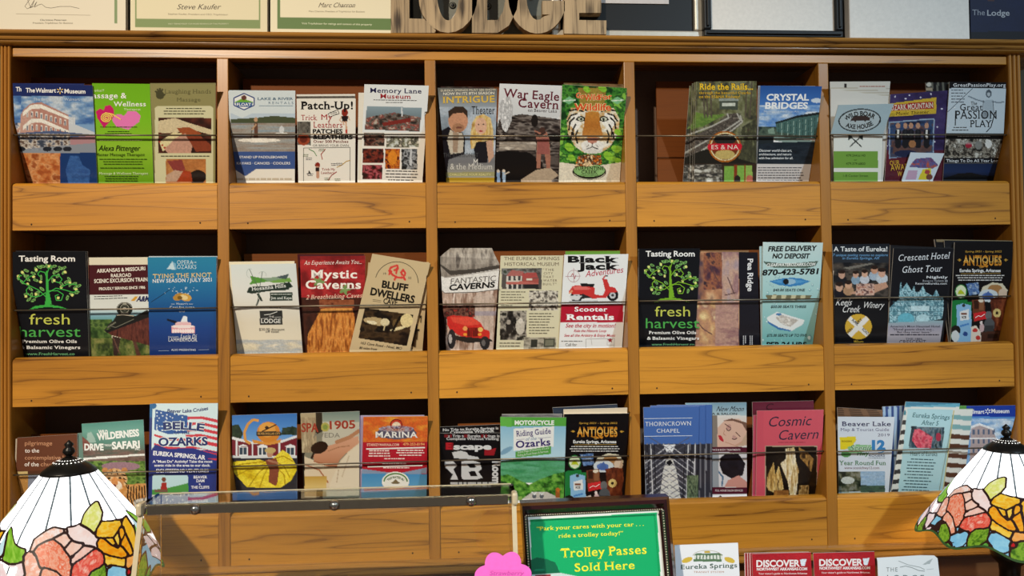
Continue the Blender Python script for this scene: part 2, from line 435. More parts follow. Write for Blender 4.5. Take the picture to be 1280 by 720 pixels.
        # letters: lie a hair in front of the sheet
        for j, (pv, fs, c) in enumerate(s.vec):
            if s.rows and any(r[4] for r in s.rows) or curve:
                iv = np.interp(pv[:, 1], s.Y.mean(1), np.arange(s.Y.shape[0])); dy = np.interp(iv, np.arange(s.Y.shape[0]), s.dy)
                Lx = np.interp(iv, np.arange(s.Y.shape[0]), s.X[:, 0]); Rx = np.interp(iv, np.arange(s.Y.shape[0]), s.X[:, -1])
                uu = np.clip((pv[:, 0]-Lx)/(Rx-Lx), 0, 1); dy = dy-(1-(2*uu-1)**2)*curve
            else: dy = np.zeros(len(pv))
            p3 = at(pv[:, 0], pv[:, 1], dy); d = p3-CAM; d /= np.linalg.norm(d, axis=1)[:, None]
            p3 = p3-d*(0.00016+4e-6*j)
            V.append(p3); CC.append(np.tile(lin(c)*gain, (len(p3), 1)))
            for f in fs: extra.append([i+n for i in f])
            n += len(p3)
        V = np.concatenate(V); CC = np.concatenate(CC)
        org = np.array([V[:, 0].mean(), V[:, 1].mean(), V[:, 2].min()])
        if parent is not None: org = np.array(parent.location[:])
        me = bpy.data.meshes.new(name)
        el = np.array([i for f in extra for i in f], int); es = np.array([len(f) for f in extra], int)
        L = np.r_[loops, el].astype(np.int32); S = np.r_[sizes, es].astype(np.int32)
        me.vertices.add(len(V)); me.vertices.foreach_set('co', (V-org).astype(np.float32).ravel())
        me.loops.add(len(L)); me.loops.foreach_set('vertex_index', L)
        me.polygons.add(len(S)); me.polygons.foreach_set('loop_start', np.r_[0, np.cumsum(S)[:-1]].astype(np.int32))
        me.polygons.foreach_set('use_smooth', np.zeros(len(S), bool))
        me.update(calc_edges=True)
        at_ = me.color_attributes.new('Col', 'FLOAT_COLOR', 'POINT')
        at_.data.foreach_set('color', np.c_[CC, np.ones(len(CC))].astype(np.float32).ravel())
        me.materials.append(mat or M['paper'])
        o = bpy.data.objects.new(name, me); COL.objects.link(o)
        if parent is not None: o.parent = parent
        else: o.location = org
        return o
# ---------------------------------------------------------------- setting
ZC = -0.70                                   # counter top
XL, XR = -0.017, 1.6065
tag(MB().box(-1.6, 3.2, 0.13, 0.16, -1.75, 1.9).build('wall_back', M['wall']), kind='structure')
tag(MB().box(-1.6, 3.2, -3.2, 0.16, -1.78, -1.75).build('floor', M['board']), kind='structure')
# counter the rack, lamps and signs stand on
cnt = empty('counter', (0.8, -0.25, -1.75), 'long dark wood counter under the brochure rack and lamps', 'counter')
MB().box(-1.2, 2.8, -0.78, 0.125, ZC-0.035, ZC, ch=0.004).build('countertop', M['counter'], cnt)
MB().box(-1.15, 2.75, -0.70, 0.12, -1.75, ZC-0.035).build('base_cabinet', M['counter'], cnt)

# ---------------------------------------------------------------- brochure rack
ROWZ = [(0.0, -0.0677), (-0.2663, -0.3346), (-0.5105, -0.583)]      # front face of each pocket rail
DIV = [(0.3040, 0.3218), (0.6239, 0.6412), (0.9410, 0.9587), (1.2612, 1.2785)]
BAY = [(0.0, DIV[0][0])]+[(DIV[i][1], DIV[i+1][0]) for i in range(3)]+[(DIV[3][1], 1.583)]
rack = empty('brochure_rack', (0.795, 0.05, ZC), 'wide oak brochure rack with fifteen pockets in three rows', 'brochure rack')
MB().box(XL+.004, XR-.004, 0.095, 0.105, -0.62, 0.215).build('back_panel', M['back'], rack)
def fluted(x0, x1, z0, z1):
    """stile with rounded beads along its face"""
    p = [(x0, 0.10)]; n = 3; w = (x1-x0)/n
    for k in range(n):
        for a in range(0, 181, 30):
            p.append((x0+w*k+w/2-w/2*0.96*math.cos(math.radians(a)), 0.001-0.0045*math.sin(math.radians(a))))
    p.append((x1, 0.10))
    return MB().extrude_z(p, z0, z1)
fluted(XL, -0.0012, -0.60, 0.214).build('stile', M['oak_up'], rack)
fluted(1.5842, XR, -0.60, 0.214).build('stile', M['oak_up'], rack)
for x0, x1 in DIV:
    MB().box(x0, x1, -0.001, 0.095, -0.585, 0.1972, ch=0.0012).build('divider', M['oak_up'], rack)
def rail(z1, z0, x0, x1):
    b = MB().extrude_x([(0.0, z0), (0.0, z1), (0.0025, z1+0.0028), (0.008, z1+0.0052), (0.016, z1+0.0055), (0.016, z0)], x0+0.0004, x1-0.0004)
    for dx, dz in ((0.028, 0.009), (x1-x0-0.026, 0.010)):
        r = 0.0013; cx, cz = x0+dx, z0+dz
        b.add([(cx+r*math.cos(k*math.pi/4), -0.00025, cz+r*math.sin(k*math.pi/4)*1.2) for k in range(8)], [tuple(range(8))], 1)
    return b
WIRE_PX = [[169, 168, 170, 170, 168.5], [386.5, 382.3, 379, 375, 371.5], [590.5, 580, 573, 567, 562]]
PXMID = [145, 410, 665, 911, 1150]
for r, (z1, z0) in enumerate(ROWZ):
    for k, (x0, x1) in enumerate(BAY):
        rail(z1, z0, x0, x1).build('pocket_rail', [M['oak'], M['hole']], rack, fix=False)
        MB().box(x0, x1, 0.016, 0.095, z0, z0+0.006).build('pocket_floor', M['back'], rack)
        w = on_plane(PXMID[k], WIRE_PX[r][k], 0.006)
        MB().tube([(x0-.002, 0.006, w[2]), (x1+.002, 0.006, w[2])], 0.0012, 8).build('retaining_wire', M['wire'], rack)
        bx0 = on_plane((28, 303.5, 567.5, 820.5, 1060)[k], 100, 0.052)[0]
        bt = on_plane(PXMID[k], ((97.5, 99, 101, 102, 104), (324, 316.5, 313.5, 312.5, 312), (541, 530, 528, 522, 520))[r][k], 0.052)[2]      # top edge of the board
        MB().box(bx0, x1-0.0005, 0.0535, 0.0575, z0+0.006, bt).build('backing_board', M['board'], rack)
MB().box(0.0, 1.5835, 0.0, 0.018, 0.1972, 0.2112, ch=0.0012).build('top_rail', M['oak'], rack)
CZ = 0.2330
MB().extrude_x([(0.105, 0.2112), (0.006, 0.2112), (0.006, 0.2135), (-0.004, 0.2138), (-0.009, 0.2150), (-0.0115, 0.2172), (-0.0112, 0.2190), (-0.0138, 0.2196), (-0.0150, 0.2215),
                (-0.0155, 0.2240), (-0.0175, 0.2250), (-0.020, 0.2268), (-0.0208, 0.2290), (-0.020, 0.2315), (-0.0185, CZ), (0.105, CZ)], XL-0.02, XR+0.06).build('crown_molding', M['oak_dark'], rack)
MB().extrude_x([(0.105, -0.583), (-0.002, -0.583), (-0.009, -0.5850), (-0.0125, -0.588), (-0.0120, -0.5905), (-0.009, -0.592), (-0.012, -0.594), (-0.0155, -0.597), (-0.0155, -0.601),
                (-0.012, -0.604), (0.105, -0.604)], XL-0.005, XR+0.005).build('base_molding', M['oak_dark'], rack)
MB().box(XL, XR, 0.012, 0.105, ZC, -0.604).build('plinth', M['counter'], rack)
# ---------------------------------------------------------------- brochures
ORG = [[(0, 90, 4.571), (270, 90, 4.571), (530, 90, 4.571), (790, 90, 4.8), (1020, 90, 4.8)],
       [(0, 300, 4.571), (270, 300, 4.571), (530, 300, 4.571), (790, 295, 4.8), (1020, 290, 4.8)],
       [(0, 490, 4.571), (270, 500, 4.571), (530, 490, 4.571), (790, 490, 4.8), (1020, 490, 4.8)]]
_seed = [0]
PG = 0.92
SLOPE = [(.42, .44, .44, .42, .40), (.28, .34, .38, .36, .33), (.33, .37, .37, .38, .37)]     # lean of each pocket's brochures
def B(label, row, bay, rows, draw, L=0, parent=None, yw=0.0095, cat='brochure', name='brochure', back='#d8d4cc', thick=0.0014, gain=1.0, group='brochures in the oak rack', step=0.8, curve=0.0):
    sl = SLOPE[row][bay]
    if len(rows) == 4 and len(rows[0]) == 2:
        (a, b, c, d) = rows; rows = [a+b, c+d]                       # TL, TR, BL, BR
    ox, oy, sc = ORG[row][bay]; _seed[0] += 1
    a = Art(rows, ox, oy, sc, step, _seed[0]); draw(a)
    z1, z0 = ROWZ[row]
    o = a.build(name, yw+L*0.0022+sl*0.082, sl, z1, thick, z0+0.0068, back, PG*gain, curve=curve, parent=parent, xlim=(BAY[bay][0]+.0006, BAY[bay][1]-.0006))
    if parent is not None: return o
    return tag(o, label, cat, group)
WHT, CRM = '#f2efe6', '#efe6cc'

# ---- top row, first pocket
def d_museum(a, dx=0, s=1.0, bottom=True):
    X = lambda x: dx+x*s
    a.fill('#20306b'); a.grad((0, 138, 9999, 460), ['#4b76b4', '#7fa6d2', '#a9c3de'])
    a.noise((0, 138, 9999, 300), ['#3f68a8', '#6f97c8', '#c9d6e4'], 90, 40, 3, 2.2)
    if not bottom: return
    a.poly([(380, 255), (430, 258), (430, 300), (540, 345), (540, 395), (380, 395)], '#cfd6df')
    a.poly([(135, 215), (175, 180), (235, 172), (390, 245), (396, 400), (130, 400)], '#b9887c')
    a.poly([(95, 285), (135, 215), (180, 200), (200, 400), (90, 400)], '#c79f94')
    for y in (205, 285): a.poly([(130, y+25), (178, y-18), (235, y-20), (392, y+50), (392, y+66), (236, y+4), (180, y+6), (132, y+48)], '#f1efe8')
    for k in range(9):
        for y, sl in ((225, .52), (300, .30), (365, .1)):
            x = 150+k*27; yy = y+max(0, (x-200))*sl*.55
            a.rect(x, yy, x+12, yy+34, '#e9e6e0'); a.rect(x+3, yy+6, x+9, yy+32, '#5c6a82')
    a.poly([(85, 350), (300, 335), (545, 360), (545, 440), (85, 450)], '#51628a')
    a.noise((85, 352, 400, 450), ['#3d4658', '#8d8f9a', '#d8d2c8', '#5c4a42'], 22, 16, 5, 2.4)
    a.poly([(400, 375), (545, 362), (545, 405), (400, 420)], '#b48a92')
    a.poly([(85, 445), (545, 405), (560, 462), (85, 462)], '#8f98a6')
    for x in (120, 270, 330, 385): a.ell(x, 440, 26, 14, '#232833')
    a.noise((0, 462, 344, 700), ['#a8562a', '#c87a42', '#dba06c', '#9a4f28'], 38, 30, 7, 2.0)
    a.rect(344, 462, 700, 700, '#173a75'); a.noise(a.m_poly([(390, 640), (375, 560), (400, 480), (450, 478), (470, 530), (515, 560), (510, 640)]), ['#2d5598', '#3b68ab', '#254a88'], 40, 25, 9)
def d_museum_front(a):
    d_museum(a); a.rect(0, 0, 999, 137, '#1d2c68')
    a.t('The', 147, 116, 25, '#fff', 53, b=2); a.t('Walmart', 203, 117, 25, '#fff', 117, b=2); a.t('Museum', 368, 121, 25, '#fff', 120, b=2, rot=-1)
    for k in range(6):
        g = math.radians(30+60*k); c, s_ = math.cos(g), math.sin(g); a.rule(343+6*c, 107+6*s_, 343+19*c, 107+19*s_, 5, '#f3c64a' if k % 2 else '#fff')
    a.t('The Birthplace of Walmart', 190, 164, 17, '#cfe0f2', 265)
def d_museum_back(a):
    a.fill('#4b76b4'); a.rect(0, 0, 999, 137, '#1d2c68'); a.noise((0, 138, 999, 300), ['#3f68a8', '#6f97c8', '#c9d6e4'], 90, 40, 3, 2.2)
    a.noise((0, 290, 999, 460), ['#b9887c', '#e6e0d8', '#51628a', '#2d3442'], 26, 22, 5, 2.0); a.noise((0, 462, 999, 700), ['#a8562a', '#c87a42', '#dba06c'], 38, 30, 7)
    a.t('Th', 90, 110, 25, '#fff', 32, b=2)
B('rear copy of the blue museum leaflet, its left edge peeking out by the left stile', 0, 0, [(72, 64), (480, 66), (100, 632), (500, 632)], d_museum_back, 1)
B('blue leaflet with a white corner building photo, leftmost in the top row', 0, 0, [(124, 66), (528, 76), (106, 632), (556, 630)], d_museum_front, 0)
def d_wellness(a):
    a.grad((0, 0, 9999, 9999), ['#74b81f', '#7dc423', '#93c534', '#6fa81c'])
    a.t('Eureka!!', 500, 112, 14, '#e8f6c8', 92, i=.2); a.t('Massage &', 488, 150, 32, '#fff', 235, sf=1, b=1); a.t('Wellness', 648, 196, 28, '#fff', 185, sf=1, b=1); a.t('Therapeut', 708, 219, 13, '#f6ffd8', 95, sf=1)
    h = [(595, 322), (555, 262), (548, 225), (570, 208), (592, 218), (602, 192), (632, 190), (652, 215), (650, 255)]
    a.poly(h, '#d2206f'); h2 = [(735, 330), (665, 312), (640, 275), (655, 245), (690, 240), (708, 252), (730, 224), (775, 222), (804, 250), (795, 285)]
    a.poly(h2, '#f080c4')
    p = [(608+(4+r*.9)*math.cos(r*.55), 262+(3+r*.75)*math.sin(r*.55)) for r in np.linspace(0, 34, 60)]; a.pline(p, 6, '#ffe06a'); a.pline([(600, 233), (640, 240), (690, 272)], 6, '#ffe06a')
    a.para(556, 312, 800, 1, 12, '#3c5a10', seed=1); a.para(600, 338, 752, 3, 12, '#2f4a0c', seed=2); a.para(556, 388, 826, 1, 13, '#dff0a0', seed=3)
    a.t('Alexa Pittenger', 562, 450, 32, '#16240a', 235, i=.25); a.t('Master Massage Therapist', 546, 480, 17, '#24380c', 280, sf=1)
    a.para(560, 496, 846, 3, 14, '#3c5a10', seed=4); a.para(560, 546, 836, 1, 14, '#3c5a10', seed=5); a.t('Massage & Wellness Therapist', 566, 586, 14, '#efffd0', 280, sf=1); a.para(586, 594, 800, 3, 13, '#2f4a0c', seed=6)
B('lime green massage leaflet with two pink hearts', 0, 0, [(526, 64), (856, 68), (558, 628), (878, 628)], d_wellness, 1)
def d_hands(a):
    a.fill('#95905f'); a.rect(0, 0, 9999, 70, '#8d885c')
    a.ell(915, 132, 24, 24, '#4b4a30')
    for x, y in ((890, 112), (900, 100), (914, 96), (928, 100)): a.stroke([(912, 130), (x, y)], 10, '#4b4a30')
    a.stroke([(925, 140), (944, 128)], 9, '#4b4a30')
    a.t('Laughing Hands', 940, 122, 24, '#6e6b45', 265, sf=1); a.t('Massage', 1010, 168, 22, '#6e6b45', 135, sf=1)
    a.poly([(885, 205), (900, 195), (1205, 195), (1218, 205), (1218, 700), (885, 700)], '#d8d6ae')
    a.para(918, 206, 1190, 3, 15, '#4a4a34', seed=1)
    a.noise((904, 262, 1208, 465), ['#2a1712', '#4a231b', '#6a3424'], 50, 30, 3)
    a.poly([(904, 280), (1000, 262), (1060, 285), (1110, 300), (1208, 330), (1208, 360), (1100, 330), (1010, 345), (940, 350), (904, 345)], '#d8c9a4')
    a.poly([(1010, 320), (1080, 315), (1150, 350), (1130, 380), (1040, 360)], '#a0522d'); a.poly([(910, 400), (990, 345), (1040, 350), (960, 430), (930, 455)], '#e4d9a8')
    a.poly([(1000, 380), (1060, 350), (1100, 420), (1090, 465), (960, 465), (940, 440)], '#c89a86'); a.poly([(1060, 360), (1140, 360), (1208, 420), (1208, 450), (1120, 455)], '#8a4028')
    for x, y in ((912, 398), (928, 418), (940, 432)): a.ell(x, y, 6, 6, '#b0402c')
    a.para(915, 478, 1200, 1, 16, '#4a4a34', seed=2, ragged=.05)
    a.noise((948, 498, 1178, 700), ['#d09a5a', '#b06f3c', '#c8894e'], 60, 40, 4)
    a.poly([(955, 510), (1040, 500), (1060, 560), (1000, 575)], '#8e3f3a'); a.poly([(950, 590), (1000, 560), (1050, 570), (1010, 625), (948, 625)], '#c7a68e'); a.ell(1130, 600, 48, 40, '#1d120e'); a.poly([(1050, 560), (1090, 570), (1100, 625), (1010, 625)], '#a8401f')
B('olive massage leaflet with a dark hand print and spa photos', 0, 0, [(857, 64), (1232, 62), (884, 628), (1230, 628)], d_hands, 1)
# ---- top row, second pocket
def d_lake(a):
    a.fill(WHT); a.rect(0, 0, 9999, 235, '#dbe8ee')
    hexa = [(160, 122), (218, 148), (218, 190), (160, 216), (102, 190), (102, 148)]
    a.poly(hexa, '#f4f8f8'); a.pline(hexa+[hexa[0]], 6, '#3d5190'); a.poly([(106, 172), (150, 150), (214, 172), (214, 178), (106, 178)], '#76b53a'); a.ell(160, 147, 15, 14, '#6a4038')
    a.poly([(112, 172), (208, 172), (206, 198), (114, 198)], '#2d5f9e'); a.t('FLOAT', 160, 193, 16, '#fff', 82, 'c', b=2)
    a.t('LAKE & RIVER', 238, 160, 15, '#5f7a92', 202, b=1); a.t('RENTALS', 300, 183, 14, '#7f95a8', 142, sp=.35); a.rule(245, 193, 440, 193, 3, '#8fa6b8')
    a.rect(0, 235, 9999, 300, '#c2d4e4'); a.poly([(70, 270), (230, 262), (330, 250), (455, 262), (455, 300), (70, 300)], '#4c553c')
    a.noise((0, 292, 9999, 460), ['#8fa3b2', '#a4a5a2', '#98877a', '#8792a0'], 200, 14, 2, 1.3)
    a.poly([(82, 233), (215, 233), (150, 262)], '#dbe8ee')
    a.stroke([(228, 300), (228, 382)], 22, '#6b4a3c'); a.ell(228, 272, 11, 14, '#c4a07e'); a.stroke([(205, 320), (200, 390)], 4, '#5a4a3c'); a.stroke([(228, 300), (206, 330)], 8, '#c4a07e')
    a.ell(247, 390, 122, 12, '#f4efe4'); a.ell(375, 330, 14, 22, '#d8dce0'); a.ell(375, 352, 40, 5, '#eef0ee')
    a.rect(0, 456, 9999, 553, '#3f5a97'); a.poly([(100, 552), (232, 552), (168, 596)], '#3f5a97')
    a.t('STAND UP PADDLEBOARDS', 134, 493, 14, '#f2f4f6', 272, b=1); a.t('KAYAKS · CANOES · COOLERS', 118, 528, 14, '#f2f4f6', 306, b=1)
    a.para(120, 606, 440, 1, 22, '#cfc3ae', seed=2, th=.5, ragged=0)
def d_edge(c1, c2=None):
    def d(a):
        a.fill(c1)
        if c2: a.rect(0, 460, 9999, 560, c2)
    return d
B('second paddleboard leaflet standing right behind the front one', 0, 1, [(70, 108), (440, 108), (86, 624), (445, 624)], d_edge('#dbe3e6', '#3f5a97'), 1, step=3)
B('white and blue leaflet showing a paddleboarder on a lake', 0, 1, [(74, 104), (453, 106), (105, 624), (450, 622)], d_lake, 0)
def d_patch(a):
    a.fill(WHT)
    a.t('Patch-Up!', 484, 212, 44, '#151212', 298, b=2, sf=1)
    a.t('Trick', 486, 275, 31, '#b0242c', 92, sf=1); a.t('My', 600, 272, 31, '#b0242c', 64, sf=1); a.t('Leathers', 556, 318, 34, '#b0242c', 166, sf=1)
    a.pline([(640, 238), (695, 215), (704, 238), (650, 256), (640, 238)], 3, '#333'); a.para(650, 228, 694, 2, 9, '#555', seed=1)
    a.ell(735, 232, 19, 22, '#8e2a1c'); a.poly([(716, 250), (756, 250), (750, 285), (722, 285)], '#221418'); a.stroke([(742, 285), (748, 348)], 9, '#d8a98c'); a.stroke([(728, 285), (730, 300)], 9, '#d8a98c'); a.stroke([(716, 255), (706, 275), (720, 290)], 5, '#d8a98c'); a.stroke([(756, 255), (764, 275)], 5, '#d8a98c'); a.rect(740, 328, 752, 350, '#c0392b')
    a.noise((462, 284, 540, 418), ['#2c2a28', '#77736a', '#55504a'], 20, 16, 3); a.ell(500, 385, 36, 34, '#a0482c'); a.ell(500, 385, 22, 20, '#6a2a1c')
    a.t('PATCHES', 553, 350, 24, '#151212', 170, b=3); a.t('&LEATHERS', 553, 383, 24, '#151212', 228, b=3)
    a.t('Over 500 Patches', 556, 404, 15, '#7a1f1a', 200, b=1, sf=1); a.t('OR BRING YOUR OWN', 553, 426, 13, '#7c7a78', 205)
    a.pline([(500, 640), (500, 434), (766, 430), (766, 640)], 3, '#7a7a76')
    for p, c in (([(608, 500), (600, 470), (625, 440)], '#b0402c'), ([(530, 440), (560, 455), (575, 480)], '#4e8a4a'), ([(690, 545), (720, 530), (745, 510), (766, 505)], '#c9a24a'), ([(640, 620), (660, 590), (690, 570)], '#a02828')): a.pline(p, 4, c)
    a.ell(580, 532, 14, 16, '#8e2a1c'); a.stroke([(580, 545), (582, 600)], 16, '#c99a80'); a.rect(570, 546, 592, 566, '#2a1c1c'); a.t('Trick My', 605, 562, 13, '#a02828', 75, sf=1); a.t('Leathers', 600, 582, 14, '#a02828', 75, sf=1)
    for k, (x, y) in enumerate(((508, 470), (525, 490), (600, 440), (700, 520), (630, 605), (668, 522), (690, 610), (532, 580))): a.para(x-14, y, x+24, 2, 9, '#445' if k % 2 else '#4a6a3a', seed=k)
    a.poly([(532, 560), (545, 588), (532, 580), (522, 588)], '#222')
def d_patch_back(a):
    a.fill(WHT); a.rect(0, 135, 9999, 152, '#3a3632'); [a.ell(480+k*26, 146, 13, 8, '#57514a') for k in range(13)]
B('rear copy of the patch shop sheet, dark band at its top edge', 0, 1, [(460, 128), (795, 126), (470, 622), (790, 622)], d_patch_back, 1, step=1.5)
B('white sheet of patches and leathers with red and black lettering', 0, 1, [(462, 156), (798, 152), (470, 622), (795, 620)], d_patch, 0)
def d_memory(a):
    a.fill(WHT); a.rect(0, 0, 9999, 345, '#e9eef0')
    a.t('Memory Lane', 880, 117, 27, '#2c2a55', 294, sf=1, b=1, rot=-1); a.t('Museum', 938, 150, 26, '#a8262e', 174, sf=1, b=1, rot=-1)
    a.para(868, 156, 1178, 1, 13, '#777', seed=1, rot=-1); a.para(960, 172, 1084, 1, 12, '#777', seed=2)
    a.grad(a.m_poly([(862, 194), (1178, 204), (1162, 340), (850, 328)]), ['#8fa4b0', '#6f8088', '#494845'])
    a.noise(a.m_poly([(858, 262), (960, 240), (1020, 232), (1168, 260), (1160, 338), (852, 326)]), ['#2c2926', '#5a4238', '#6e7470', '#8a3028', '#b6aea0'], 26, 16, 3, 2.2)
    a.poly([(950, 290), (1110, 262), (1114, 285), (955, 310)], '#7d2c26'); a.stroke([(1062, 205), (1062, 250)], 8, '#d6dce0')
    for q, cs, sd in (((845, 348, 962, 424), ['#1f1815', '#5a2f26', '#8a6a5a', '#2a2420'], 4), ((974, 368, 1158, 430), ['#cfd4d0', '#8a8a70', '#3c3a34', '#e4dcc8'], 5), ((838, 438, 958, 520), ['#1a1312', '#5a1f1a', '#8a3a2a', '#2a1a18'], 6), ((966, 440, 1050, 552), ['#3a0f0a', '#a0401a', '#e08a2a', '#5a1a10'], 7), ((1060, 440, 1150, 556), ['#1a1a1a', '#4c5054', '#b8bcc0', '#26282a'], 8), ((836, 530, 950, 612), ['#2a1412', '#7a2a30', '#c0606a', '#3a1a1a'], 9)):
        a.noise(q, cs, 24, 20, sd, 2.4)
    a.ell(1008, 490, 26, 40, '#e08a2a'); a.stroke([(1115, 446), (1112, 530)], 12, '#c8ccd0')
    a.para(962, 562, 1160, 4, 17, '#444', seed=7, rot=-1)
B('rear copy of the white antique car museum leaflet, edge showing on the left', 0, 1, [(814, 118), (1150, 122), (808, 618), (1120, 618)], d_edge('#ece8dc'), 1, step=3)
B('white leaflet with a grey village photo above small museum pictures, leaning right', 0, 1, [(848, 70), (1216, 78), (824, 618), (1180, 618)], d_memory, 0)
# ---- top row, third pocket
def d_theater(a):
    a.grad((0, 0, 9999, 9999), ['#6a6a66', '#98a2ac', '#aab6c2', '#8a8e92', '#77777a', '#b8b4a4'])
    a.noise((0, 200, 9999, 470), ['#7e8a96', '#a9b6c4', '#c6cdd6'], 90, 80, 1)
    a.ell(195, 275, 56, 72, '#c89272'); a.poly([(140, 268), (140, 222), (175, 198), (225, 198), (250, 225), (250, 262), (225, 232), (165, 238)], '#3a2a20'); a.ell(195, 320, 34, 26, '#a87a5c'); a.ell(200, 318, 18, 6, '#7a4a3c')
    a.poly([(78, 345), (140, 312), (175, 345), (220, 345), (235, 380), (232, 470), (140, 500), (126, 640), (70, 640)], '#17131a'); a.poly([(150, 330), (176, 345), (218, 348), (228, 380), (222, 460), (150, 470), (132, 390)], '#c9bfae'); a.poly([(165, 340), (200, 350), (190, 460), (165, 460)], '#a58d78')
    a.noise(a.m_poly([(270, 440), (262, 380), (275, 290), (300, 252), (340, 240), (380, 262), (395, 330), (398, 430)]), ['#c99a4a', '#e6cf94', '#b0823c'], 18, 50, 2); a.ell(325, 308, 34, 48, '#dcb094'); a.ell(312, 300, 6, 4, '#4a3a34'); a.ell(340, 300, 6, 4, '#4a3a34'); a.ell(325, 338, 11, 5, '#a83a3a')
    a.poly([(285, 440), (300, 400), (360, 395), (372, 450), (360, 520), (300, 520)], '#1c1a20'); a.poly([(355, 400), (390, 380), (400, 480), (370, 520)], '#c9a088')
    a.t('EUREKA SPRINGS MUST SEE SHOW', 96, 112, 12, '#efe7cf', 316, rot=1); a.t('NOW IN ITS 8TH SEASON', 110, 132, 15, '#f6efda', 292, b=1, rot=1)
    a.t('INTRIGUE', 106, 178, 38, '#e2bd52', 298, b=2, sf=1, rot=1.2); a.t('Theater', 272, 240, 46, '#2c2a2c', 132, sf=1)
    a.t('THE ILLUSIONIST', 110, 486, 24, '#4a4a4c', 200, sf=1); a.t('M', 282, 535, 40, '#e4e2dc', 26, sf=1); a.t('& the Medium', 150, 556, 34, '#dedbd2', 240, sf=1, b=0); a.t('CHALLENGE YOUR REALITY', 146, 592, 13, '#f2e7a0', 236)
    a.rect(0, 572, 9999, 596, '#a09a4a', .5); a.rect(0, 604, 9999, 640, '#b58f22')
B('second theater leaflet behind the one with the couple, red and dark top edge', 0, 2, [(95, 82), (400, 86), (130, 620), (380, 620)], lambda a: a.noise((0, 0, 9999, 9999), ['#4a2220', '#2a2422', '#6a5a50'], 40, 12, 1), 1, step=1.5)
B('grey theater leaflet with a dark-haired man and a blonde woman', 0, 2, [(78, 90), (418, 96), (128, 620), (402, 620)], d_theater, 0)
def d_cave(a):
    a.fill('#e2e3e4'); a.grad((0, 60, 9999, 260), ['#e6e8ea', '#d2d4d6'])
    a.noise(a.m_poly([(415, 330), (430, 270), (500, 250), (560, 240), (780, 270), (780, 640), (400, 640)]), ['#15100f', '#3a302c', '#8a8078', '#2a2220', '#5a504a'], 90, 26, 2, 2.0)
    a.poly([(410, 455), (480, 450), (600, 460), (680, 520), (660, 600), (560, 640), (400, 640)], '#120e0e'); a.poly([(555, 615), (640, 560), (720, 545), (770, 590), (700, 640), (560, 640)], '#b59f86')
    a.noise((430, 395, 640, 446), ['#bcae9c', '#8a7f74', '#ddd2c2'], 60, 12, 5)
    a.noise(a.m_poly([(430, 180), (455, 150), (490, 140), (510, 200), (500, 280), (470, 345), (450, 330), (432, 250)]), ['#e8e8e8', '#a8a8aa', '#f6f6f6'], 12, 22, 7, 2)
    a.ell(632, 278, 20, 36, '#1d1714'); a.poly([(630, 330), (660, 345), (700, 340), (715, 380), (722, 470), (722, 550), (700, 550), (690, 470), (670, 470), (665, 550), (642, 550), (645, 400)], '#a8705c'); a.poly([(648, 380), (712, 378), (718, 470), (648, 470)], '#9a5a52'); a.stroke([(640, 350), (660, 365), (690, 345)], 14, '#3a2a26'); a.ell(676, 332, 16, 18, '#4a3028')
    for x, c in ((424, '#8aa4c4'), (456, '#a4b8cc')): a.stroke([(x, 572), (x+2, 618)], 18, c); a.ell(x, 566, 9, 9, '#d8c8b4')
    a.stroke([(460, 585), (486, 572)], 6, '#d8c8b4')
    a.t('War Eagle', 452, 142, 50, '#6a2030', 320, sf=1, b=1, rot=-4); a.t('Cavern', 538, 200, 50, '#6a2030', 232, sf=1, b=1, rot=-3); a.t('on Beaver Lake', 594, 226, 18, '#4a3a3c', 165, sf=1, rot=-2)
B('white-topped cavern leaflet with a figure standing in a dark cave', 0, 2, [(432, 66), (790, 78), (404, 618), (768, 618)], d_cave, 1)
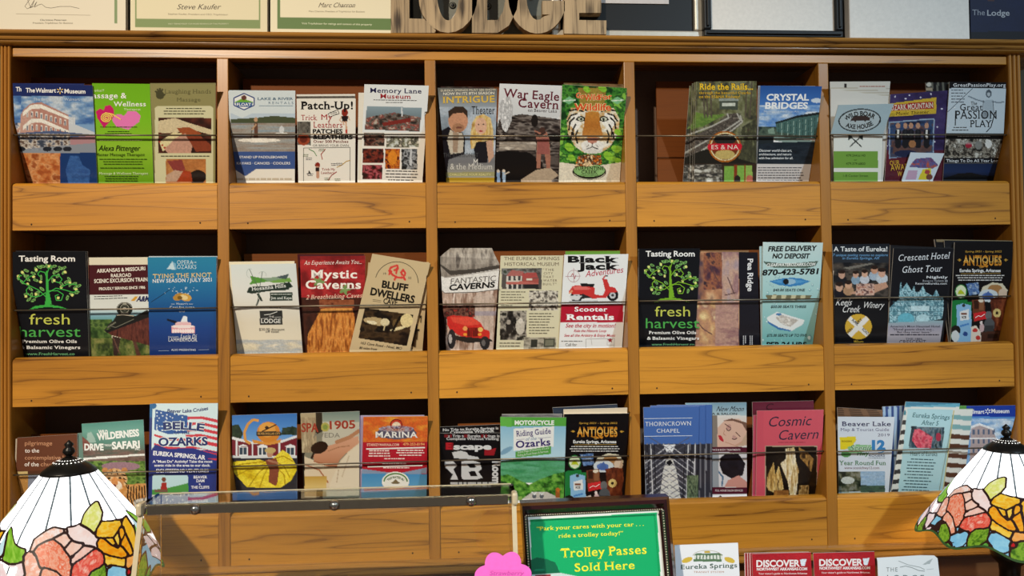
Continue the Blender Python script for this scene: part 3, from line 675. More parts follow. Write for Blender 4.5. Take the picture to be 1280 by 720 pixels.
def d_tiger(a):
    a.noise((0, 0, 9999, 9999), ['#143a18', '#2c6a26', '#57a037', '#1d4a20', '#86c24a'], 40, 36, 2, 2.2)
    fur = [(840, 205), (1085, 205), (1118, 270), (1112, 350), (1060, 430), (1010, 462), (915, 462), (862, 425), (822, 350), (815, 270)]
    a.noise(a.m_poly(fur), ['#f4efe2', '#e8dcc0', '#c99a5a', '#efe6d2'], 40, 26, 3, 1.8); a.poly([(880, 90), (1040, 90), (1030, 220), (895, 220)], '#c98a3e', .7)
    for s in (-1, 1):
        X = lambda x: 962+s*x
        a.poly([(X(70), 232), (X(120), 240), (X(128), 300), (X(96), 340), (X(62), 300)], '#f6f2e8')
        for p in ([(52, 225), (95, 214), (130, 222)], [(88, 238), (122, 248), (142, 280)], [(104, 262), (128, 285), (134, 330)], [(96, 300), (112, 330), (108, 370)], [(84, 335), (96, 365), (86, 405)], [(118, 345), (122, 380)], [(30, 222), (60, 205)]): a.stroke([(X(x), y) for x, y in p], 9, '#1a1815')
        a.poly([(X(38), 262), (X(60), 250), (X(84), 256), (X(98), 274), (X(66), 284), (X(44), 280)], '#201c18'); a.ell(X(66), 269, 17, 10, '#d8dcc4'); a.ell(X(64), 269, 7, 8, '#20241c')
        a.stroke([(X(40), 284), (X(30), 320), (X(34), 360)], 5, '#7a4c20')
    a.grad(a.m_poly([(922, 228), (1000, 228), (1006, 300), (1022, 362), (960, 384), (902, 362), (916, 300)]), ['#c98838', '#b8722c', '#c98a44'])
    a.ell(962, 436, 62, 32, '#dcd8d0'); a.ell(930, 420, 34, 26, '#eeeae2'); a.ell(994, 420, 34, 26, '#eeeae2'); a.poly([(920, 376), (1004, 376), (985, 402), (962, 412), (940, 402)], '#c48672'); a.stroke([(962, 408), (962, 428)], 5, '#2a1c18'); a.stroke([(930, 440), (962, 428), (994, 440)], 5, '#2a1c18')
    for q in (-1, 1): [a.ell(962+q*(22+6*k), 418+5*k, 2.5, 2.5, '#4a4038') for k in range(3)]
    for x, y, r in ((830, 430, 30), (1055, 480, 32), (1095, 440, 26), (845, 490, 24), (1110, 510, 24), (1020, 95, 26), (930, 100, 22), (1110, 345, 24)): a.ell(x, y, r, r*.7, '#8fc63a', 35); a.stroke([(x-r, y), (x+r, y)], 3, '#5a9a2a')
    for sx, x in ((-1, 830), (1, 1105)): a.poly([(x-38, 165), (x, 140), (x+38, 160), (x, 185)], '#7fc08a'); a.stroke([(x-34, 165), (x+34, 160)], 5, '#e8f2e0')
    a.poly([(770, 515), (960, 540), (1150, 512), (1150, 640), (760, 640)], '#e6dcc6')
    for w, c in ((9, '#f3e2a0'), (5, '#e2562a')):
        bb = 5 if w == 9 else 2
        a.t('Go', 866, 146, 30, c, 48, b=bb, rot=-8); a.t('Wild', 918, 163, 34, c, 82, b=bb, rot=3); a.t('For', 1002, 160, 30, c, 74, b=bb, rot=6); a.t('Wildlife', 858, 220, 40, c, 210, b=bb)
    a.ell(945, 570, 96, 46, '#16150f'); a.ell(945, 563, 88, 36, '#8fbb74'); a.noise(a.m_poly([(862, 540), (880, 480), (940, 470), (1010, 475), (1020, 525), (940, 540)]), ['#e07a2a', '#2a1c14', '#f3d2a0'], 12, 12, 4, 2.6)
    a.t('TURPENTINE', 860, 559, 20, '#1c1a10', 166, sf=1, b=1); a.t('CREEK', 945, 580, 18, '#1c1a10', 92, 'c', sf=1, b=1); a.t('WILDLIFE REFUGE', 945, 592, 8, '#1c3a10', 100, 'c')
    a.arc(945, 563, 94, 50, 160, 20, 3, '#d8d2b8')
B('rear copy of the tiger leaflet, brown top edge showing behind it', 0, 2, [(800, 62), (1140, 70), (790, 618), (1128, 618)], lambda a: a.noise((0, 0, 9999, 9999), ['#5a3a22', '#8a6a44', '#3a4a22'], 40, 10, 1), 2, step=1.5)
B('second tiger leaflet, its pale right edge just visible', 0, 2, [(806, 70), (1160, 92), (775, 620), (1132, 618)], d_edge('#8c8f72'), 1, step=3)
B('green leaflet with a tiger face close-up', 0, 2, [(790, 72), (1158, 92), (770, 620), (1120, 618)], d_tiger, 0)
# ---- top row, fourth pocket
def d_rails(a, title=True):
    a.noise((0, 0, 9999, 9999), ['#3a3a30', '#57543c', '#6d6f4a', '#8a8a6a', '#4a4a3a'], 44, 60, 1, 1.8)
    a.poly([(380, 240), (470, 260), (560, 250), (400, 330), (350, 350)], '#6f8a3c'); a.noise(a.m_poly([(330, 340), (420, 260), (560, 255), (420, 330)]), ['#7f9a48', '#5a7a34', '#94a860'], 30, 16, 2)
    for x in (425, 445, 470, 690, 720): a.stroke([(x, 60), (x+(x-560)*-.08, 270)], 9, '#5c5244')
    a.rect(525, 168, 635, 226, '#4b5246'); a.rect(540, 186, 620, 204, '#d4d8c8'); a.rect(520, 160, 640, 174, '#9aa298')
    a.noise(a.m_poly([(580, 250), (640, 248), (668, 285), (640, 330), (420, 470), (300, 560), (290, 420), (480, 330)]), ['#4a423a', '#6a6058', '#3a342e', '#847a6e'], 20, 12, 4, 2.2)
    for p in ([(572, 252), (580, 275), (480, 325), (330, 380)], [(632, 252), (650, 290), (560, 350), (300, 495)], [(650, 262), (662, 300), (600, 350), (310, 545)]): a.stroke(p, 9, '#b8b4a8')
    a.poly([(300, 520), (420, 470), (520, 450), (745, 500), (745, 555), (300, 555)], '#23201a'); a.noise(a.m_poly([(660, 330), (745, 280), (745, 550), (640, 520)]), ['#5a5a40', '#3a3a2c', '#7c7c58'], 14, 40, 5)
    a.rect(0, 550, 9999, 700, '#3a2a20'); a.noise((300, 555, 540, 660), ['#d8d6cc', '#7a7468', '#2a2826', '#b8b0a4'], 40, 26, 6, 2.2); a.rect(552, 565, 612, 660, '#7fae4a'); a.rect(632, 562, 672, 660, '#84b24e'); a.rect(680, 562, 722, 660, '#94b858'); a.rect(612, 556, 632, 660, '#8a3a1c'); a.rect(672, 556, 681, 660, '#8a3a1c'); a.ell(632, 640, 18, 20, '#2a2420'); a.ell(705, 640, 20, 22, '#c8705a')
    if not title: return
    a.ell(558, 448, 98, 94, '#b0641e'); a.ell(558, 448, 88, 84, '#e7d9a8'); a.ell(558, 448, 82, 78, '#7a3a1c'); a.ell(558, 405, 66, 32, '#2b2825'); a.ell(558, 495, 60, 28, '#c8b06a')
    a.poly([(458, 432), (655, 428), (660, 445), (655, 466), (458, 468), (452, 450)], '#d32034'); a.t('ES & NA', 558, 463, 26, '#f6e8d8', 162, 'c', sf=1)
    a.t('Ride the Rails...', 404, 106, 38, '#ffcf2e', 322, sf=1, b=2); a.t('through the beautiful Ozarks', 402, 132, 15, '#e6b42c', 310, sf=1, b=1); a.t('on the ES&NA Railway!', 402, 156, 17, '#e6b42c', 246, sf=1, b=1)
for q, (x, xb, yt, ll) in enumerate(((346, 306, 82, 3), (362, 345, 68, 2), (374, 362, 62, 1))):
    B(['rearmost rail leaflet of the fan, farthest left edge', 'second rail leaflet edge in the fan from the left', 'third rail leaflet edge, right behind the front copy'][q], 0, 3, [(x, yt), (x+350, yt-2), (xb, 648), (xb+370, 648)], lambda a: d_rails(a, False), ll, step=1.2)
B('green railway leaflet with curving tracks and a round red-banded badge', 0, 3, [(386, 58), (748, 54), (372, 648), (745, 648)], d_rails, 0)
def d_crystal(a):
    a.grad((0, 0, 9999, 340), ['#2c5aa4', '#4a80c8', '#9ab8dc']); a.noise((0, 200, 9999, 340), ['#5a8cd0', '#8fb2dc', '#dfe8f0'], 70, 24, 2, 2.2); a.ell(1108, 172, 34, 14, '#dfe8f2'); a.ell(1080, 246, 40, 10, '#e8eef4')
    a.noise((0, 328, 9999, 400), ['#2a3a34', '#5c6c5c', '#1c2a2c'], 30, 16, 3)
    a.poly([(860, 300), (980, 268), (1125, 248), (1115, 400), (960, 372), (870, 360)], '#4c6e68'); a.poly([(858, 303), (985, 262), (1125, 240), (1125, 256), (985, 276), (862, 312)], '#20282a')
    for k in range(14): a.stroke([(880+k*18, 310-k*3), (880+k*18, 375+k*2)], 3, '#a8c2b4' if k % 2 else '#2c4440')
    a.poly([(815, 345), (850, 332), (858, 370), (820, 372)], '#86a08e'); a.poly([(850, 385), (980, 400), (1100, 412), (1095, 440), (960, 432), (855, 410)], '#8fa49c')
    a.noise((0, 420, 9999, 552), ['#141c24', '#26303a', '#1a242c'], 80, 20, 4); a.rect(0, 385, 850, 430, '#242c30')
    a.t('CRYSTAL', 806, 170, 38, '#fff', 255, b=3, i=.08); a.t('BRIDGES', 798, 220, 38, '#fff', 256, b=3, i=.08); a.t('Museum of American Art', 792, 242, 11, '#dfe8f2', 210)
    a.t('Discover world-class art,', 763, 478, 15, '#eef2f4', 196, b=1, i=.1); a.t('architecture, and nature', 762, 500, 14, '#eef2f4', 194, b=1, i=.1); a.t('with free admission for all.', 760, 523, 14, '#eef2f4', 206, b=1, i=.1)
    a.rect(0, 552, 9999, 700, '#dcd6d2'); a.para(756, 572, 1040, 6, 15, '#4a4a52', center=False, ragged=.15)
B('rear copies edge of the blue art museum leaflet, pale strip on its left', 0, 3, [(758, 82), (1100, 84), (742, 646), (1070, 646)], d_edge('#a8b8cc'), 1, step=3)
B('blue and black art museum leaflet with a long glass building, leaning right', 0, 3, [(770, 82), (1140, 86), (746, 646), (1078, 648)], d_crystal, 0)
# ---- top row, fifth pocket
B('stacked white sheets behind the axe throwing leaflet', 0, 4, [(84, 58), (446, 56), (90, 646), (400, 646)], lambda a: (a.fill('#dcd8ce'), a.rect(168, 68, 182, 92, '#2a2422'), a.para(262, 84, 420, 1, 14, '#b0503c', ragged=0), [a.rect(0, 96+k*14, 9999, 100+k*14, '#b8ac98') for k in range(5)]), 3, step=1.0)
B('second white sheet with curled top behind the axe throwing leaflet', 0, 4, [(88, 100), (458, 150), (90, 646), (402, 646)], d_edge('#e2ded6'), 2, step=2)
def d_axe(a):
    a.fill('#eef0e8'); a.rect(0, 0, 9999, 373, '#c6e0ea')
    a.ell(262, 290, 128, 70, '#1d2326', -4); a.ell(262, 290, 120, 63, '#d4e6ec', -4)
    a.poly([(208, 285), (232, 262), (300, 262), (325, 275), (322, 292), (300, 290), (296, 302), (286, 290), (240, 292), (236, 304), (226, 292), (206, 296)], '#4a3a38')
    a.t('WILD BOAR', 262, 262, 27, '#1d2326', 178, 'c', b=2, bend=150, rot=4); a.t('AXE HOUSE', 262, 342, 27, '#1d2326', 175, 'c', b=2, bend=-190, rot=4)
    for s in (-1, 1): a.stroke([(238-s*34, 448), (238+s*30, 388)], 7, '#2e3430'); a.poly([(238+s*18, 385), (238+s*44, 376), (238+s*44, 410), (238+s*28, 400)], '#2e3430')
    a.rect(0, 476, 372, 575, '#79a847'); a.rect(0, 600, 372, 700, '#79a847'); a.t('479.244.6140', 238, 508, 15, '#3c5a26', 116, 'c'); a.t('or', 238, 532, 11, '#3c5a26', 18, 'c'); a.t('479.379.6800', 238, 557, 15, '#3c5a26', 116, 'c'); a.t('1-B Center Street', 238, 629, 14, '#3c5a26', 150, 'c')
B('pale blue and green axe throwing leaflet with a boar in an oval, top folded forward', 0, 4, [(134, 198, 468, 190, -.014), (110, 290, 432, 284, -.007), (88, 372, 402, 373, 0), (106, 380, 400, 380, 0), (106, 648, 392, 648, 0)], d_axe, 0, curve=0.0008)
def d_ozark(a):
    a.noise((0, 0, 9999, 9999), ['#2c2148', '#3c3060', '#4a3c6c'], 90, 60, 1); a.rect(0, 470, 9999, 9999, '#5a2030'); a.noise((400, 480, 560, 9999), ['#6a2430', '#4a1c2c'], 50, 40, 2)
    for x, y in ((475, 148), (690, 132), (628, 152), (755, 220), (728, 330), (712, 418), (538, 160), (425, 442), (560, 140)): a.ell(x, y, 5, 5, '#e8e4f2')
    a.poly([(440, 190), (722, 152), (722, 248), (440, 270)], '#d9b53a'); a.poly([(446, 196), (706, 176), (706, 218), (446, 234)], '#b02a2c'); a.t('OZARK MOUNTAIN', 448, 231, 32, '#f4ecd2', 256, sf=1, b=1, rot=4); a.t('HOEDOWN', 520, 232, 10, '#f2d890', 130, sp=.3); a.t('Music Theater', 480, 258, 18, '#3c2c14', 196, sf=1, i=.2, rot=3)
    a.poly([(436, 300), (712, 276), (706, 490), (438, 520)], '#9cb0c8'); a.noise(a.m_poly([(444, 306), (704, 284), (700, 480), (446, 512)]), ['#1e2238', '#35507a', '#6a4a44', '#22263c'], 40, 40, 3, 1.8); a.rect(444, 450, 702, 512, '#3a4a6a', .6); a.poly([(460, 440), (700, 440), (690, 475), (600, 490), (460, 490)], '#7a4a34', .6)
    for k, x in enumerate((492, 536, 570, 612, 664)): a.stroke([(x, 360), (x, 440)], 36, '#1c1c22'); a.rect(x-6, 345, x+6, 400, '#e4e0da' if k in (0, 4) else '#2a2a30'); a.ell(x, 322, 13, 17, '#c49478')
    a.ell(578, 432, 22, 22, '#a8744c'); a.ell(540, 490, 70, 22, '#232a4a')
    a.t('OUR', 444, 560, 28, '#d8b03c', 60, sf=1, b=1, rot=4); a.t('AWARD', 448, 592, 36, '#d8b03c', 130, sf=1, b=1, rot=4); a.t('W', 488, 625, 30, '#d8b03c', 30, sf=1, b=1)
B('purple music show booklet with a yellow banner and five performers', 0, 4, [(446, 134), (798, 110), (412, 648), (760, 648)], d_ozark, 1)
def d_card(a):
    a.fill('#dbe8f2'); a.noise(a.m_poly([(580, 540), (600, 520), (690, 512), (735, 560), (700, 580), (560, 570)]), ['#3a5a9a', '#8a4a6a', '#4a6ab0', '#c05a4a'], 20, 14, 1, 2.2); a.poly([(640, 585), (690, 575), (690, 648), (610, 648)], '#e2d43c'); a.poly([(555, 590), (610, 590), (600, 648), (535, 648)], '#c8a8c4'); a.ell(668, 600, 16, 14, '#b04a4a'); a.ell(680, 630, 20, 18, '#7a4a3c')
B('small pale card with a red and blue emblem, tilted in front of the purple booklet', 0, 4, [(568, 482), (770, 488), (515, 648), (702, 648)], d_card, -1, cat='card', name='card', group=None)
def d_darkstripes(a):
    a.fill('#1c1c1e'); [a.rect(690+k*34, 0, 702+k*34, 9999, '#6a6a60') for k in range(4)]; a.ell(678, 75, 14, 14, '#d0ccc0'); a.rect(650, 92, 700, 110, '#a89a84')
B('dark rear copies of the religious play leaflet fanned out to its left', 0, 4, [(658, 62), (1000, 62), (700, 646), (1040, 646)], d_darkstripes, 2, step=1.2)
def d_passion(a):
    a.fill('#0e1016'); a.rect(0, 97, 9999, 368, '#d3dfe6')
    a.t('GreatPassionPlay.org', 824, 88, 21, '#f0f2f4', 314, sf=1, b=1); a.pline([(790, 240), (940, 98)], 3, '#3a4048'); a.para(812, 106, 900, 5, 18, '#5a6068', center=False, th=.25)
    a.poly([(1005, 170), (1060, 165), (1068, 235), (1040, 290), (1010, 250)], '#b9c6ce'); a.ell(1036, 130, 18, 24, '#55606a'); a.ell(1036, 134, 10, 12, '#c6ced4'); a.stroke([(915, 145), (960, 165), (1010, 180)], 8, '#8a96a0'); a.stroke([(1060, 178), (1100, 185), (1128, 178)], 8, '#8a96a0'); a.pline([(1005, 170), (1000, 250)], 2, '#3a4048'); a.pline([(1062, 170), (1068, 250)], 2, '#3a4048')
    a.t('The', 930, 198, 22, '#15181c', 36, sf=1); a.t('Great', 865, 230, 40, '#15181c', 135, sf=1); a.t('PASSION', 835, 280, 50, '#15181c', 250, sf=1); a.t('PLAY', 925, 330, 42, '#15181c', 130, sf=1); a.pline([(838, 235), (836, 320)], 5, '#15181c'); a.pline([(1075, 240), (1050, 330), (1022, 360)], 5, '#15181c'); a.ell(1010, 262, 20, 22, '#3a3f46', a=.35); a.para(815, 330, 915, 2, 16, '#555', th=.3)
    a.para(850, 384, 1050, 1, 13, '#c8ccd0', ragged=0); a.noise((770, 403, 1122, 516), ['#1a1a18', '#5a5248', '#b8b0a0', '#3a342c', '#d8d4c8'], 22, 26, 3, 2.4); a.ell(916, 440, 20, 16, '#a8283c'); a.ell(1035, 432, 20, 26, '#e8e6e0'); a.ell(975, 440, 22, 26, '#8a8a84'); a.ell(900, 425, 60, 10, '#cfccc4', a=.5)
    a.t('Things To Do All Year Long', 780, 540, 17, '#e8eaec', 325, sf=1, b=1); a.rule(770, 547, 1112, 547, 2, '#8a8a8a'); a.grad((0, 550, 9999, 700), ['#1a2c50', '#1c3058', '#0c1220']); a.poly([(762, 640), (850, 610), (930, 604), (1000, 620), (1112, 628), (1112, 660), (762, 660)], '#06080c')
B('black and white religious play leaflet with a robed figure, right end of the top row', 0, 4, [(802, 58), (1142, 62), (762, 645), (1112, 645)], d_passion, 0)
# ---- middle row, first pocket
def d_harvest(a, x0=72, x1=505, k=1.0, g='#3fb54a', shift=0):
    """black card with an olive tree"""
    S = lambda x: shift+x*k
    a.fill('#0e1016')
    a.t('Tasting Room', S(107), 122, 33, '#f4f4f2', 322*k, b=2)
    P = lambda pts: [(S(x), y) for x, y in pts]
    trunk = [(258, 368), (262, 300), (262, 180), (272, 175), (278, 280), (296, 368)]
    a.poly(P(trunk), g); a.poly(P([(165, 398), (200, 378), (270, 368), (340, 378), (395, 398), (360, 390), (270, 382), (210, 390)]), g)
    for br in ([(268, 330), (220, 285), (170, 262), (130, 245), (105, 215), (110, 200), (125, 205)], [(262, 300), (230, 320), (185, 325), (160, 310)], [(270, 220), (255, 185), (228, 178), (215, 195), (230, 210)], [(272, 240), (300, 205), (335, 200), (355, 225), (340, 245), (318, 238)], [(276, 300), (320, 275), (370, 285), (420, 300), (445, 285)], [(280, 290), (330, 290), (362, 312), (350, 345), (322, 345), (315, 318), (335, 312)], [(270, 190), (280, 160), (300, 150)], [(130, 245), (160, 215), (190, 200)], [(345, 270), (390, 250), (440, 255)], [(170, 262), (150, 285), (155, 310)]):
        a.pline(P(br), 5, g)
    r = random.Random(4)
    for x, y in ((130, 190), (150, 175), (205, 170), (225, 155), (245, 150), (290, 155), (310, 150), (330, 175), (365, 185), (345, 160), (105, 215), (125, 240), (160, 225), (190, 190), (175, 280), (150, 310), (190, 345), (165, 340), (210, 320), (240, 280), (395, 225), (400, 255), (430, 270), (450, 262), (440, 300), (410, 310), (385, 330), (330, 205), (300, 230), (350, 250), (235, 215), (205, 230), (150, 205), (380, 240), (310, 185), (270, 150), (215, 300), (180, 315), (425, 250), (365, 160)):
        an = r.uniform(0, 180); a.ell(S(x), y, 15*k, 7, '#86c06a', an); a.ell(S(x), y, 9*k, 3, '#20381c', an)
    for x, y in ((128, 185), (105, 208), (208, 170), (280, 150), (372, 184), (192, 210), (232, 240), (310, 232), (400, 245), (350, 270), (435, 283), (412, 315), (158, 252), (148, 322), (205, 310), (332, 330)): a.ell(S(x), y, 8*k, 8, '#e6ea8a')
    a.t('fresh', S(168), 482, 66*.93, '#c9cf5e', 230*k); a.t('harvest', S(108), 553, 66*.93, '#4fae52', 352*k)
    a.t('Premium Olive Oils', S(127), 588, 18, '#f0f0ee', 312*k, b=2, sf=1); a.t('& Balsamic Vinegars', S(116), 622, 18, '#f0f0ee', 342*k, b=2, sf=1); a.t('www.FreshHarvest.co', S(146), 658, 16, '#6fb07c', 280*k, b=1)
B('rear copies of the left black olive tree card, right edge showing', 1, 0, [(90, 60), (500, 64), (90, 664), (514, 662)], d_edge('#1a1c22'), 1, step=3)
B('black card with a green olive tree, left end of the middle row', 1, 0, [(72, 68), (490, 66), (76, 668), (508, 664)], d_harvest, 0)
def d_train(a):
    a.fill('#e6dfc8'); a.rect(0, 142, 9999, 312, '#4a1a20')
    a.t('ARKANSAS & MISSOURI', 553, 187, 21, '#f2ece0', 278, b=2, rot=3); a.t('RAILROAD', 634, 213, 20, '#f2ece0', 116, b=2, rot=2); a.t('SCENIC EXCURSION TRAIN', 538, 246, 22, '#f2ece0', 305, b=2, rot=2); a.t('PROUDLY SERVING SINCE 1986', 566, 287, 16, '#f2ece0', 264, b=2, rot=2)
    a.rect(0, 312, 9999, 420, '#dfe4e0'); a.para(538, 322, 750, 2, 13, '#4a4a4a', center=False, rot=2)
    a.poly([(745, 350), (770, 322), (792, 320), (768, 350)], '#d8a23a'); a.t('A&M', 778, 350, 30, '#2a2a5a', 72, b=3, i=.3)
    a.grad((0, 400, 9999, 470), ['#cfe0e4', '#7fb0c0', '#5f9a94']); a.noise((0, 455, 640, 9999), ['#27401f', '#476430', '#6a8444', '#36502a'], 30, 26, 2, 2); a.noise((500, 560, 999, 9999), ['#2a3a1c', '#5a6a34', '#8a8a50'], 24, 30, 3, 2)
    a.poly([(600, 520), (760, 450), (850, 410), (860, 600), (640, 545)], '#5a2c26'); a.noise(a.m_poly([(640, 520), (855, 430), (860, 605), (640, 545)]), ['#4a2420', '#6d3a30', '#3a1c1a'], 9, 60, 4, 2); a.poly([(598, 520), (840, 400), (855, 410), (855, 440), (612, 532)], '#1a1a1a')
    a.poly([(640, 548), (690, 560), (672, 662), (650, 662)], '#3a2a26'); a.stroke([(648, 560), (684, 650)], 6, '#6a4a40'); a.poly([(758, 575), (780, 585), (805, 662), (780, 662)], '#5a3a30')
    a.stroke([(640, 470), (600, 515)], 10, '#2a2c28'); a.ell(712, 395, 46, 40, '#22241f'); a.poly([(640, 470), (668, 425), (765, 430), (770, 455), (660, 500), (610, 505)], '#1e201c'); a.ell(712, 392, 26, 26, '#3d4038'); a.ell(712, 364, 10, 8, '#b8b8a8'); a.rect(690, 415, 734, 420, '#c8b8a0'); a.arc(712, 395, 42, 37, 180, 340, 5, '#8a8a80'); a.arc(712, 392, 25, 25, 0, 360, 4, '#9a9a8c'); a.ell(712, 392, 8, 8, '#c8c4b4'); a.pline([(668, 430), (700, 426), (765, 434)], 6, '#b0a898'); a.pline([(630, 490), (660, 500), (700, 482), (765, 452)], 5, '#6a6a5e'); a.stroke([(615, 500), (660, 470)], 7, '#7a7a6a')
B('cream and maroon scenic train leaflet with a locomotive on a trestle', 1, 0, [(505, 100), (850, 98), (520, 664), (855, 660)], d_train, 2)
def d_opera(a):
    a.grad((0, 0, 9999, 9999), ['#2d86ac', '#2878a8', '#1f5a98', '#1a3f86', '#183474'])
    a.poly([(952, 168), (985, 122), (1000, 168)], '#c8e2ee'); a.poly([(985, 122), (1005, 135), (1008, 168), (1000, 168)], '#7fb4d2')
    a.t('OPERA', 1012, 139, 24, '#cfe6f0', 92, sf=1); a.t('OZARKS', 1012, 165, 24, '#cfe6f0', 110, sf=1); a.t('in the', 1100, 132, 11, '#cfe6f0', 22)
    a.t('TYING THE KNOT', 872, 220, 26, '#e0c78c', 338, sf=1, b=1, rot=1.5); a.t('NEW SEASON / JULY 2021', 872, 245, 21, '#eef2f4', 338, sf=1, b=1, rot=1.5)
    a.pline([(862, 355), (920, 318), (975, 280)], 3, '#1c3a5a'); r = random.Random(3)
    for k in range(26): a.ell(940+r.random()*190, 270+r.random()*40, 2.6, 2.6, '#cfe0ea')
    a.ell(1020, 325, 32, 20, '#b98a3c', -20); a.ell(1060, 328, 34, 22, '#d0a24c', 15); a.ell(1052, 328, 22, 13, '#e8d29a', 15); a.ell(1028, 330, 14, 10, '#7a5a20')
    a.t("Mozart's", 1040, 370, 12, '#dfe8f0', 64, 'c', sf=1); a.t('Cosi fan tutte', 1040, 392, 15, '#eef2f4', 140, 'c', sf=1); a.rule(978, 366, 998, 366, 2, '#dfe8f0'); a.rule(1078, 366, 1102, 366, 2, '#dfe8f0'); a.t('and', 1040, 412, 9, '#dfe8f0', 30, 'c')
    a.poly([(955, 450), (1000, 460), (1020, 474), (1000, 478), (955, 460)], '#131a2c'); a.poly([(1030, 470), (1050, 432), (1068, 438), (1072, 472)], '#e8eef4'); a.ell(1046, 478, 46, 12, '#e8c4c8'); a.rect(1000, 478, 1090, 496, '#e8b4ba'); a.rect(980, 492, 1112, 532, '#e2a2ac'); a.ell(1046, 494, 66, 10, '#f2e4e4'); [a.ell(990+k*14, 520, 7, 12, '#f6e6e6') for k in range(9)]
    a.t("Donizetti's", 962, 558, 9, '#dfe8f0', 60); a.t('Lucia Di', 1030, 562, 24, '#eef2f4', 92, i=.2, sf=1); a.t('LAMMERMOOR', 962, 580, 20, '#eef2f4', 165, sf=1)
    a.t('ALSO PRESENTING', 978, 633, 11, '#cfd8e8', 140, b=1); a.rule(905, 633, 966, 632, 2, '#aab8d0'); a.rule(1132, 628, 1194, 626, 2, '#aab8d0')
B('second opera leaflet, its pale right edge showing', 1, 0, [(850, 92), (1242, 92), (860, 660), (1240, 652)], d_edge('#b8c4cc'), 1, step=3)
B('blue opera season leaflet with gold rings and a pink cake', 1, 0, [(843, 99), (1236, 96), (855, 661), (1234, 653)], d_opera, 0)
# ---- middle row, second pocket
def d_hills(a):
    a.grad((0, 0, 9999, 9999), ['#dfe8e6', '#e6e6e0', '#e2d9c4', '#ece4cc']); a.noise((0, 570, 9999, 9999), ['#e6dcc0', '#ccc8bc', '#b4bcc0', '#e8e0cc'], 120, 18, 1, 2)
    a.poly([(195, 205), (260, 218), (330, 215), (330, 232), (190, 255), (205, 232)], '#5a9a3c'); a.poly([(260, 218), (370, 210), (415, 192), (405, 232), (300, 236)], '#8aa48a'); a.poly([(300, 236), (420, 215), (435, 240), (330, 245)], '#78a850'); a.poly([(340, 212), (418, 194), (400, 225)], '#4a5a5e')
    a.poly([(175, 300), (190, 268), (300, 262), (420, 240), (440, 268), (420, 275), (415, 285), (300, 292), (205, 308)], '#24342c'); a.t('Hosanna Hills', 205, 290, 20, '#f0f4f0', 196, sf=1, b=1, rot=6)
    a.pline([(190, 165), (240, 270), (250, 330)], 3, '#5a6a60'); a.pline([(265, 180), (245, 300), (235, 370)], 3, '#5a6a60'); a.stroke([(240, 310), (260, 345)], 12, '#26332c'); a.stroke([(245, 340), (232, 372)], 8, '#26332c')
    a.arc(195, 190, 20, 26, 90, 300, 2, '#b8c4c0'); a.arc(265, 200, 22, 20, 200, 380, 2, '#b8c4c0')
    a.poly([(308, 302), (436, 300), (438, 345), (308, 348)], '#2e3c33'); a.para(314, 308, 432, 1, 12, '#dfe6df', ragged=0); a.t('Jim and Kaye', 314, 338, 15, '#e8eee8', 118, sf=1, b=1)
    a.para(190, 382, 370, 1, 16, '#3a4a44', seed=2, ragged=0); a.rect(250, 403, 380, 484, '#2c2e2c'); a.pline([(275, 428), (310, 424), (350, 410)], 4, '#e0e0da'); a.t('THE', 302, 444, 11, '#e0e0da', 30); a.t('LODGE', 258, 474, 24, '#efefe9', 112, b=1); a.pline([(256, 450), (298, 446)], 2, '#e0e0da'); a.pline([(336, 442), (372, 440)], 2, '#e0e0da')
    a.t('$30.00 discount', 246, 518, 15, '#5a564e', 146); a.t('off total', 282, 530, 13, '#5a564e', 76)
B('rear copies of the pale dragonfly leaflet, cream top edges above it', 1, 1, [(74, 124), (448, 120), (104, 642), (480, 638)], d_edge('#efe4c6'), 1, step=3)
B('pale leaflet with dragonflies over green hills on a dark ribbon', 1, 1, [(82, 140), (456, 134), (120, 645), (495, 638)], d_hills, 0, curve=.003)
def d_mystic(a):
    a.noise((0, 0, 9999, 350), ['#7a1a1c', '#a8262a', '#b83434', '#8a1c20'], 80, 60, 1); a.noise((0, 330, 9999, 9999), ['#2a1410', '#4a2418', '#3a1c14'], 40, 60, 2)
    a.rect(0, 0, 9999, 115, '#6c1c1e', .5); a.grad(a.m_poly([(600, 395), (640, 375), (770, 370), (790, 430), (800, 640), (520, 640), (525, 540)]), ['#a85a2c', '#d88a3e', '#c07430', '#8a4a1e']); a.noise(a.m_poly([(525, 540), (600, 395), (770, 372), (800, 640), (520, 640)]), ['#8a4a1e', '#c87a34', '#e09a4c', '#b0642a'], 12, 60, 3, 2.0); a.poly([(575, 420), (640, 385), (780, 385), (780, 400), (640, 410)], '#e2a04e', .6)
    a.noise((590, 340, 790, 390), ['#7a3a22', '#9a5a3a', '#5a2418'], 30, 16, 4)
    a.t('An Experience Awaits You...', 502, 142, 24, '#f6e8de', 330, i=.3, sf=1, rot=1); a.t('Mystic', 542, 218, 48, '#fbf2ea', 264, sf=1, b=2); a.t('Caverns', 512, 278, 48, '#fbf2ea', 316, sf=1, b=2); a.t('2 Breathtaking Caves', 514, 340, 26, '#f2d8c0', 318, i=.3, sf=1, rot=2)
    for x, y in ((588, 240), (735, 282)):
        for k in range(5): a.ell(x+14*math.cos(k*1.26), y+14*math.sin(k*1.26), 20, 9, '#7a9a5a', k*72)
B('rear copies of the red cavern leaflet, dark maroon top edge', 1, 1, [(465, 80), (846, 80), (490, 640), (840, 636)], d_edge('#4a141a'), 4, step=3)
B('red cavern leaflet with an orange flowstone formation', 1, 1, [(480, 93), (853, 90), (495, 638), (850, 634)], d_mystic, 3)
